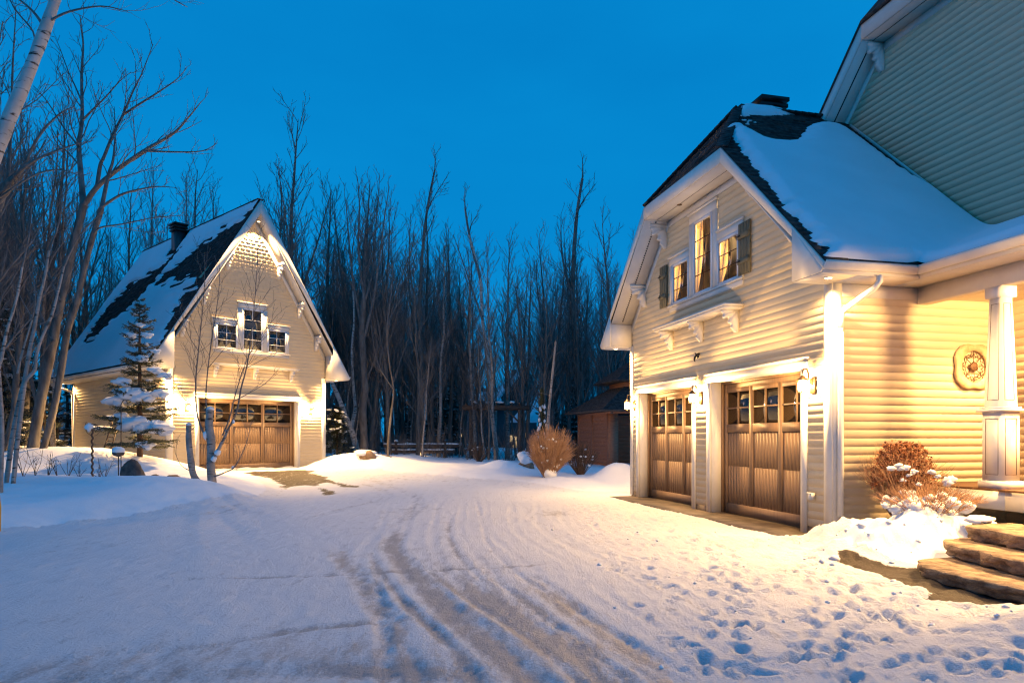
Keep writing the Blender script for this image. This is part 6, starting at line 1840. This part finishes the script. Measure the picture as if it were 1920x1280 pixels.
rock('rock', 'pointed dark grey rock with a dab of snow on its tip, below the young spruce', at(252, 906, 15.6), (0.31, 0.26, 0.44), M['grey_rock'], 71, 0.25, (-0.03, 0, 0.34, 0.10, 0.10, 0.05))
rock('rock', 'tan boulder with a thick snow cushion at the right side of the detached garage', at(692, 886, 25.2), (0.36, 0.30, 0.24), M['tan_rock'], 72, 0, (-0.16, 0.08, 0.13, 0.40, 0.30, 0.12))
rock('rock', 'flat dark stone in the snow just beyond the tan boulder', at(710, 879, 26.8), (0.5, 0.25, 0.12), M['grey_rock'], 73)
rock('rock', 'upright stone under a tall snow cap, left of the round russet shrub', at(985, 884, 24.8), (0.33, 0.28, 0.30), M['tan_rock'], 74, 0.2, (0, 0, 0.30, 0.27, 0.23, 0.24))
rock('rock', 'low flat tan stone in lamp light near the foot of the spruce', at(322, 903, 16.3), (0.24, 0.2, 0.11), M['tan_rock'], 75)
rock('rock', 'small flat stone in lamp light beside the pointed dark rock', at(293, 901, 16.6), (0.17, 0.13, 0.10), M['tan_rock'], 76)
rk = (5.62, 8.10)
rock('rock', 'square brown stone with a snow cap beside the stone steps', rk, (0.20, 0.16, 0.26), M['grey_rock'], 77, 0, (-0.04, 0.05, 0.24, 0.15, 0.12, 0.05))

# ------------------------------------------------------------------ garden ornaments by the detached garage
p0 = at(173, 908, 15.6); z0 = GH(p0[0], p0[1])
tw = thing('twisted_post', 'thin rope-twisted post topped by a snowy wire curl, left of the spruce', 'garden ornament', (p0[0], p0[1], z0))
b = MB(); N_ = 60
b.tube([(0.012*cos(k*0.9), 0.012*sin(k*0.9), -0.15+1.24*k/N_) for k in range(N_+1)], 0.022, 7); b.build('post', M['stem'], tw, True)
b = MB(); b.tube([(0.02+0.10*cos(a)*(1-a/16), 0.02*sin(a*2), 1.12+0.09*sin(a)*(1-a/16)) for a in np.linspace(0, 11, 40)], 0.009, 5)
b.tube([(0.02+0.16*cos(a), 0.05*sin(a), 1.05+0.13*sin(a)) for a in np.linspace(-1.2, 2.6, 20)], 0.005, 4); b.tube([(0, 0, 0.92), (-0.12, 0, 1.0), (-0.17, 0, 1.12), (-0.15, 0.02, 1.25)], 0.007, 4); b.build('wire_curl', M['stem'], tw)
b = MB(); b.blob((-0.06, -0.02, 1.12), (0.08, 0.07, 0.09), random.Random(1), 9, 6, 0.25); b.build('snow_cap', M['snow'], tw, True)
p0 = at(222, 905, 15.8); z0 = GH(p0[0], p0[1])
bbh = thing('bird_bath', 'metal dish on a thin stem under a round snow cap, beside the pointed rock', 'garden ornament', (p0[0], p0[1], z0))
b = MB(); b.tube([(0, 0, -0.15), (0.0, 0, 0.56)], 0.012, 7); b.build('stem', M['black_metal'], bbh)
b = MB(); b.lathe([(0.03, 0.50), (0.11, 0.535), (0.135, 0.58), (0.135, 0.595), (0.10, 0.595)], (0, 0, 0), 16); b.build('dish', M['grey_rock'], bbh)
b = MB(); b.blob((0, 0, 0.63), (0.14, 0.14, 0.10), random.Random(2), 14, 8, 0.06); b.build('snow_cap', M['snow'], bbh, True)
p0 = at(227, 880, 17.2); z0 = GH(p0[0], p0[1])
b = MB(); b.tube([(0, 0, -0.2), (0, 0, 1.3), (0, 0, 1.75), (0.06, 0, 1.86), (0.14, 0, 1.84), (0.17, 0, 1.76)], 0.012, 6)
sh_ = b.build('shepherd_hook', M['black_metal']); sh_.location = (p0[0], p0[1], z0)
tag(sh_, 'thin black shepherd hook pole standing at the left edge of the spruce', 'garden pole')
la = at(200, 868, 19.8); zl_ = GH(la[0], la[1]); lt = at(217, 790, 20.4)
lad = thing('garden_ladder', 'short dark ladder leaning towards the detached garage side wall behind the spruce', 'ladder', (la[0], la[1], zl_))
d3 = np.array((lt[0]-la[0], lt[1]-la[1], lt[2]-zl_))
for sx_ in (-0.10, 0.10):
    r = MB(); r.bar((sx_, 0, -0.1), (sx_+d3[0], d3[1], d3[2]), 0.035, 0.03); r.build('rail', M['rail_wood'], lad)
for k in range(6):
    f = 0.12+0.15*k; r = MB(); r.bar((-0.10+d3[0]*f, d3[1]*f, d3[2]*f), (0.10+d3[0]*f, d3[1]*f, d3[2]*f), 0.03, 0.03); ru = r.build('rung', M['rail_wood'], lad)
p0 = (-7.58, 10.1); b = MB(); b.tube([(0, 0, -0.2), (0.01, 0, 0.35), (-0.02, 0, 0.62)], 0.012, 7); ys_ = b.build('marker_stake', M['yellow']); ys_.location = (p0[0], p0[1], GH(*p0))
tag(ys_, 'thin yellow driveway marker stake at the far left in the snowbank', 'marker stake')
# dead garden stems in the left bank
rd = random.Random(9)
for i, (px, py, Y_, h) in enumerate(((66, 902, 15.0, .75), (90, 900, 15.3, .6), (108, 904, 15.4, .7), (128, 896, 15.8, .65), (148, 905, 15.2, .4), (186, 900, 16.4, .35), (196, 905, 15.9, .5), (44, 910, 14.6, .7), (505, 893, 17.5, .1))):
    if h < 0.2: continue
    p = at(px, py, Y_); q = QM()
    for k in range(5):
        a = rd.uniform(0, 6.28); L = h*rd.uniform(0.6, 1.1); lean_ = rd.uniform(0.1, 0.55)
        B = branch_path(rd, (0, 0, -0.05), (cos(a)*lean_, sin(a)*lean_, 1), L, 5, 0.0, 0.12); q.tube(B, np.linspace(0.0065, 0.003, 6), 4)
        for m in range(2): q.tube(branch_path(rd, B[3], (rd.gauss(0, .7), rd.gauss(0, .7), 0.7), L*0.3, 3, 0, .1), [.004, .003, .003, .002], 3)
    o = link_mesh('dead_stems', q.mesh('dead_stems', M['stem'])); o.location = (p[0], p[1], GH(p[0], p[1]))
    tag(o, 'tuft of thin dead stems poking out of the snowbank left of the spruce', 'dead plant', 'dead garden stems in the left snowbank')

# ------------------------------------------------------------------ arbor, path lamp, neighbour's house
ax0, ay0 = at(880, 866, 33.5)[:2]; ax1 = at(984, 866, 33.5)[0]
za = GH((ax0+ax1)/2, ay0)
arb = thing('garden_arbor', 'dark timber arbor with snow patches along its top beam, at the edge of the wood', 'arbor', (ax0, ay0, za))
W_ = ax1-ax0; ha = 2.45
for x in (0.08, W_-0.25):
    for y in (0, 1.2):
        p = MB(); p.box((x-0.09, y-0.09, -0.3), (x+0.09, y+0.09, ha)); p.build('post', M['rail_wood'], arb)
for y in (-0.03, 1.17):
    p = MB(); p.box((-0.35, y, ha), (W_+0.25, y+0.07, ha+0.22)); p.build('beam', M['rail_wood'], arb)
for k in range(9):
    x = -0.2+(W_+0.3)*k/8; p = MB(); p.box((x, -0.25, ha+0.221), (x+0.06, 1.45, ha+0.34)); p.build('rafter', M['rail_wood'], arb)
q = MB()
for x, w in ((0.9, .12), (1.5, .22), (2.1, .15), (0.3, .1)): q.blob((x, 0.0, ha+0.36), (w, 0.12, 0.06), rr, 8, 5, 0.2)
q.build('snow_patches', M['snow'], arb, True)['kind'] = 'stuff'
p = MB(); p.bar((W_-0.3, -0.05, ha-0.6), (W_-0.9, -0.05, ha), 0.08, 0.08); p.build('brace', M['rail_wood'], arb)
pl_ = at(790, 846, 33.0); zz = GH(pl_[0], pl_[1])
plm = thing('path_lamp', 'small lit garden lamp glowing at the foot of a brown trunk behind the fence', 'garden lamp', (pl_[0]+0.03, 32.9, zz))
b = MB(); b.tube([(0, 0, -0.2), (0, 0, pl_[2]-zz-0.18)], 0.015, 6); b.build('stem', M['black_metal'], plm)
b = MB(); b.lathe([(0.03, -0.1), (0.045, -0.06), (0.045, 0.06), (0.03, 0.08)], (0, 0, pl_[2]-zz-0.1), 10); b.build('glass_shade', M['bulb'], plm, True)
b = MB(); b.lathe([(0.10, 0.081), (0.05, 0.11), (0.01, 0.13)], (0, 0, pl_[2]-zz-0.1), 10); b.build('cap', M['black_metal'], plm)
lamp_point('path_light', plm, (0, 0, pl_[2]-zz-0.1), 45, 0.04)

nb0 = at(905, 800, 62)
nz0 = GH(nb0[0], 62.0)
nb = thing('neighbour_house', 'dark gabled house with snowy roof edges and small lit windows, far behind the arbor', 'house', (nb0[0], 62.0, nz0), 0.15)
SC_ = 62/1280
def nbp(px, py, y=0.0): return ((px-905)*SC_, y, CAM_H-(py-818)*SC_-nz0)
w = MB(); w.prism([nbp(886, 850), nbp(1008, 850), nbp(1008, 768), nbp(984, 700), nbp(938, 752), nbp(886, 752)], (0, 8, 0)); w.build('wall', M['house_dark'], nb)
r = MB()
for (a, b_) in (((992, 688), (925, 762)), ((988, 688), (1030, 775))):
    A = nbp(*a, y=-0.6); B = nbp(*b_, y=-0.6); r.prism([A, B, (B[0], B[1], B[2]-0.35), (A[0], A[1], A[2]-0.35)], (0, 9, 0))
A = nbp(876, 756, -0.9); B = nbp(940, 728, -0.9); r.prism([A, (B[0], A[1], A[2]), (B[0], A[1]+4, B[2]), (A[0], A[1]+4, B[2])], (0, 0, 0.25))
rf_ = r.build('roof', M['house_dark'], nb)
s_ = MB(); A = nbp(988, 690, -0.62); B = nbp(930, 754, -0.62); s_.prism([A, B, (B[0], B[1], B[2]+0.45), (A[0], A[1], A[2]+0.45)], (0, 9, 0))
s_.prism([nbp(948, 790, -3.2), nbp(1014, 790, -3.2), nbp(1014, 742, -0.7), nbp(996, 742, -0.7)], (0, 0.1, -0.15))
A = nbp(876, 752, -0.95); B = nbp(938, 745, -0.95); s_.prism([A, (B[0], B[1], A[2]), (B[0], B[1]+4, A[2]+1.2), (A[0], A[1]+4, A[2]+1.2)], (0, 0, 0.15)); s_.build('roof_snow', M['snow'], nb)
c_ = MB(); c_.box((nbp(970, 700)[0], 3, nbp(970, 720)[2]), (nbp(980, 700)[0], 3.6, nbp(970, 686)[2])); c_.build('chimney', M['house_dark'], nb)
for (px, py, pw, ph, mt) in ((959, 822, 5, 12, 'lit_window'), (967, 828, 5, 20, 'lit_window'), (985, 815, 7, 8, 'lit_dim'), (963, 838, 3, 8, 'lit_window'), (900, 822, 4, 12, 'lit_dim'), (1000, 772, 12, 18, 'glass_dark')):
    fr = MB(); a = nbp(px-pw/2-1.2, py+ph/2+1.2, -0.06); b_ = nbp(px+pw/2+1.2, py-ph/2-1.2, -0.01); fr.box(a, b_); fo = fr.build('window', M['vinyl'] if mt == 'glass_dark' else M['house_dark'], nb)
    g_ = MB(); g_.box(nbp(px-pw/2, py+ph/2, -0.09), nbp(px+pw/2, py-ph/2, -0.065)); g_.build('pane', M[mt], fo)
nb2_ = at(868, 800, 70); nz2 = GH(nb2_[0], 70.0)
nb2 = thing('far_house', 'small far house between the trees, its lit windows glowing left of the arbor', 'house', (nb2_[0], 70.0, nz2))
w = MB(); w.prism([(-1.6, 0, -0.5), (1.9, 0, -0.5), (1.9, 0, 3.6), (0.15, 0, 5.0), (-1.6, 0, 3.6)], (0, 5, 0)); w.build('wall', M['house_dark'], nb2)
r = MB(); r.prism([(-2.0, -0.3, 3.5), (0.15, -0.3, 5.2), (2.3, -0.3, 3.5), (2.3, -0.3, 3.3), (0.15, -0.3, 4.98), (-2.0, -0.3, 3.3)], (0, 5.6, 0)); r.build('roof', M['house_dark'], nb2)
for (px, py, pw, ph, mt) in ((873, 770, 8, 15, 'lit_window'), (866, 818, 4, 10, 'lit_window'), (872, 822, 5, 4, 'lit_window')):
    p = at(px, py, 70); hw_ = pw/2*70/1280; hh_ = ph/2*70/1280
    fr = MB(); fr.box((p[0]-nb2_[0]-hw_-0.06, -0.06, p[2]-nz2-hh_-0.06), (p[0]-nb2_[0]+hw_+0.06, -0.01, p[2]-nz2+hh_+0.06)); fo = fr.build('window', M['house_dark'], nb2)
    g_ = MB(); g_.box((p[0]-nb2_[0]-hw_, -0.09, p[2]-nz2-hh_), (p[0]-nb2_[0]+hw_, -0.065, p[2]-nz2+hh_)); g_.build('pane', M[mt], fo)

# ------------------------------------------------------------------ entrance on the right: stone steps, bush, medallion, bench
def slab(label, poly, z0, z1, seed):
    rng = random.Random(seed)
    pts_ = []
    n = len(poly)
    for i in range(n):
        a = np.array(poly[i]); b = np.array(poly[(i+1) % n]); L = np.linalg.norm(b-a); m = max(2, int(L/0.09))
        for k in range(m):
            p = a+(b-a)*k/m; pts_.append((p[0]+rng.gauss(0, 0.008), p[1]+rng.gauss(0, 0.008)))
    c = np.mean(np.array(poly), axis=0); N_ = len(pts_)
    b = MB(); H_ = z1-z0
    rings = [(0.045, z0), (0.02, z0+0.2*H_), (0.03, z0+0.42*H_), (0.005, z0+0.6*H_), (0.0, z1-0.012), (0.010, z1), (0.20, z1)]
    jit = [[rng.gauss(0, 0.014) for _ in range(N_)] for _ in rings]; jit[5] = [v_*0.8 for v_ in jit[4]]
    prof_ = [0.030*sin(i*0.37+seed)+0.02*sin(i*0.9+2*seed) for i in range(N_)]
    NR = []
    for i in range(N_):
        t_ = np.array(pts_[(i+1) % N_])-np.array(pts_[i-1]); t_ = t_/np.linalg.norm(t_); nv = np.array((-t_[1], t_[0]))
        if nv@(c-np.array(pts_[i])) < 0: nv = -nv
        NR.append(nv)
    for ri, (ins, z) in enumerate(rings):
        for i, p in enumerate(pts_):
            j = jit[ri][i] if ri < 6 else 0.0
            q = np.array(p)+NR[i]*(ins+j+(prof_[i]*0.7 if ri < 6 else 0))
            b.v.append((q[0], q[1], z+(rng.gauss(0, 0.003) if ri >= 4 else j*0.4)))
    for ri in range(len(rings)-1):
        for i in range(N_):
            i2 = (i+1) % N_; b.f.append((ri*N_+i, ri*N_+i2, (ri+1)*N_+i2, (ri+1)*N_+i))
    b.f.append(tuple((len(rings)-1)*N_+i for i in range(N_))); b.f.append(tuple(i for i in range(N_-1, -1, -1)))
    o = b.build('stone_step', M['stone'], None, False)
    o.location = (*R_ORG, 0); o.rotation_euler = (0, 0, R_ROT)
    tag(o, label, 'stone step', 'rough stone steps to the porch')
    return o
slab('lowest of the three rough tan stone steps, lying on the bare asphalt', [(2.18, -0.60), (2.40, -0.84), (2.75, -0.98), (3.10, -1.03), (3.6, -0.98), (5.2, -0.9), (5.2, 0.1), (2.15, 0.1)], -0.03, 0.105, 91)
slab('middle of the three rough tan stone steps, between the other two', [(1.92, 0.02), (2.10, -0.16), (2.5, -0.34), (3.1, -0.50), (5.2, -0.48), (5.2, 0.6), (1.85, 0.6)], 0.107, 0.255, 92)
slab('topmost of the three rough tan stone steps, below the snow by the porch', [(1.92, 0.30), (2.1, 0.15), (2.75, 0.06), (5.2, 0.02), (5.2, 0.95), (1.9, 0.95)], 0.257, 0.41, 93)

# the dried hydrangea against the side wall
hb_ = RW(0.52, 0.70)
hy, tips = stem_bush('dry_hydrangea', 'russet dried hydrangea bush with curled leaves against the yellow side wall', hb_, 190, 1.0, 0.50, lambda f: 0.60+0.40*sqrt(max(0, 1-f*f)), M['bush_stem'], 0.0045, 95, 3)
rl = random.Random(96); lf = MB()
for i in range(2300):
    a = rl.uniform(0, 6.28); f = rl.random()**0.5; e = rl.random()
    p = np.array((cos(a)*0.40*f*sqrt(1-(e*0.85)**2)+0.0, sin(a)*0.38*f*sqrt(1-(e*0.85)**2), 0.50+0.56*e+rl.gauss(0, .02)))
    d = np.array((rl.gauss(0, 1), rl.gauss(0, 1), rl.gauss(0, 1))); d /= np.linalg.norm(d); u = np.cross(d, (rl.gauss(0, 1), rl.gauss(0, 1), rl.gauss(0, 1))); u /= np.linalg.norm(u); nrm_ = np.cross(d, u)
    L = rl.uniform(0.03, 0.06)
    lf.add([p, p+d*L*0.5+u*L*0.35, p+d*L+nrm_*L*0.3, p+d*L*0.5-u*L*0.35, p+d*L*0.5+nrm_*L*0.18], [(0, 1, 4), (1, 2, 4), (2, 3, 4), (3, 0, 4)])
lf.build('dry_leaves', M['dry_leaf'], hy)
hb2 = RW(1.02, 0.62)
h2, tips2 = stem_bush('snowy_shrub', 'low bare twiggy shrub loaded with clumps of snow in front of the porch', hb2, 210, 0.62, 0.66, lambda f: 0.55+0.45*(1-f), M['bush_stem'], 0.0042, 97, 4)
sb = MB(); rl = random.Random(98)
for i in range(120):
    P = tips2[rl.randrange(len(tips2))]; p = P[rl.choice((1, 1, 2))]; w_ = rl.uniform(0.025, 0.085)
    sb.blob((p[0], p[1], p[2]*rl.uniform(0.75, 1.0)), (w_*1.1, w_, w_*0.8), rl, 9, 6, 0.28)
for (px, py, w_) in ((1688, 876, .075), (1712, 884, .045), (1704, 890, .03), (1693, 900, .028), (1745, 885, .05), (1757, 893, .035), (1783, 900, .085), (1722, 906, .03), (1727, 936, .10), (1700, 945, .09), (1765, 930, .09), (1660, 945, .06)):
    q = at(px, py, 8.75)
    for k_ in range(5): sb.blob((q[0]-hb2[0]+rl.gauss(0, w_*.55), q[1]-hb2[1]+rl.gauss(0, w_*.4), q[2]-GH(*hb2)+rl.gauss(0, w_*.25)), (w_*rl.uniform(.4, .8), w_*rl.uniform(.4, .8), w_*rl.uniform(.25, .5)), rl, 9, 6, 0.35)
sb.build('snow_clumps', M['snow'], h2, True)['kind'] = 'stuff'

# iron and wood medallion on the side wall
med = thing('wall_medallion', 'round cream wooden medallion with iron scrollwork hanging on the yellow side wall', 'wall ornament', (*RW(0.0, 2.40), 2.47), R_ROT)
def quatre(a, r=0.33): return r*(1+0.055*cos(4*a+pi)*1.0-0.03*cos(8*a))
rim = MB(); n = 72; O = []; I = []
for k in range(n):
    a = 2*pi*k/n; ro = quatre(a)*1.06; ri = 0.235
    if abs(((a+pi/4) % (pi/2))-pi/4) > 0.60: ro *= 1.03
    O.append((ro*cos(a), ro*sin(a))); I.append((ri*cos(a), ri*sin(a)))
for x0, x1 in ((0.024, 0.065),):
    base = len(rim.v)
    for (ring, x) in ((O, x0), (O, x1), (I, x1), (I, x0)): rim.v += [(x, p[0], p[1]) for p in ring]
    for rI in range(3):
        for k in range(n):
            k2 = (k+1) % n; rim.f.append((base+rI*n+k, base+rI*n+k2, base+(rI+1)*n+k2, base+(rI+1)*n+k))
rim.build('rim', M['medallion'], med)
sw = MB()
def spiral(c, r, a0, turns, sg): return [(0.045, c[0]+r*(1-t)*cos(a0+sg*turns*2*pi*t), c[1]+r*(1-t)*sin(a0+sg*turns*2*pi*t)) for t in np.linspace(0, 0.92, 22)]
for k in range(8):
    a = k*pi/4+pi/8*0
    for sg in (-1, 1):
        aa = a+sg*0.20; c = (0.165*cos(aa), 0.165*sin(aa)); sw.tube(spiral(c, 0.045, a+pi/2*sg+pi, 1.2, sg), 0.0055, 5)
    sw.tube([(0.045, 0.05*cos(a), 0.05*sin(a)), (0.045, 0.13*cos(a+0.07), 0.13*sin(a+0.07)), (0.045, 0.24*cos(a), 0.24*sin(a))], 0.006, 5)
sw.build('scrollwork', M['rust'], med)
ro_ = MB(); ro_.blob((0.05, 0, 0), (0.022, 0.068, 0.068), random.Random(4), 14, 8, 0.16); ro_.build('rosette', M['rust'], med)

# bench on the porch with cushion (only its end is in view) and a cast iron side leg
bo = RW(1.95, 2.45)
bench = thing('porch_bench', 'worn wooden porch bench with a beige cushion and dark iron legs behind the column', 'bench', (*bo, 0.76), R_ROT)
for k in range(4):
    s_ = MB(); s_.box((-0.25, -0.05+k*0.11, 0.42), (1.5, 0.05+k*0.11, 0.455)); s_.build('seat', M['bench_wood'], bench)
for z in (0.60, 0.74, 0.88):
    s_ = MB(); s_.box((-0.25, 0.42, z), (1.5, 0.455, z+0.11)); s_.build('backrest', M['bench_wood'], bench)
for x in (-0.18, 1.40):
    s_ = MB(); s_.tube([(x, -0.02, 0.0), (x, 0.03, 0.2), (x, -0.05, 0.40), (x, -0.03, 0.55), (x, 0.10, 0.62), (x, 0.25, 0.60)], 0.018, 7); s_.tube([(x, 0.42, 0.0), (x, 0.38, 0.2), (x, 0.44, 0.42), (x, 0.47, 1.0)], 0.018, 7); s_.tube([(x, 0.03, 0.2), (x, 0.2, 0.28), (x, 0.38, 0.2)], 0.012, 6); s_.build('leg', M['black_metal'], bench)
cu = MB(); cu.blob((-0.02, 0.20, 0.66), (0.26, 0.12, 0.21), random.Random(6), 16, 10, 0.06)
cush = cu.build('cushion', M['cushion'], None, True); cush.location = (*bo, 0.76); cush.rotation_euler = (0, 0, R_ROT)
tag(cush, 'beige scatter cushion propped on the wooden porch bench', 'cushion')

# ------------------------------------------------------------------ loose crumbs and lumps of shovelled snow
ck = MB(); rk_ = random.Random(123)
def chunk(x, y, w): ck.blob((x, y, GH(x, y)+w*0.25), (w*rk_.uniform(.8, 1.3), w*rk_.uniform(.8, 1.3), w*rk_.uniform(.6, .9)), rk_, 7, 5, 0.3)
for i in range(60):
    mx, my, sx_, sy_ = rk_.choice(((4.25, 8.7, .45, .5), (4.6, 8.3, .4, .45), (4.0, 9.0, .4, .35), (4.2, 5.3, .6, .45), (3.6, 5.6, .7, .5), (5.0, 8.4, .4, .35), (3.4, 6.9, .7, .9)))
    x = rk_.gauss(mx, sx_); y = rk_.gauss(my, sy_)
    rx_, ry_ = to_R(np.array(x), np.array(y))
    if rx_ < 0.1 and ry_ > -0.75: continue
    chunk(x, y, 0.010+0.04*rk_.random()**3)
for i in range(40):
    chunk(rk_.uniform(0.6, 4.2), rk_.uniform(4.2, 11), 0.006+0.02*rk_.random()**2)
cko = ck.build('snow_crumbs', M['snow'], None, True); cko['kind'] = 'stuff'
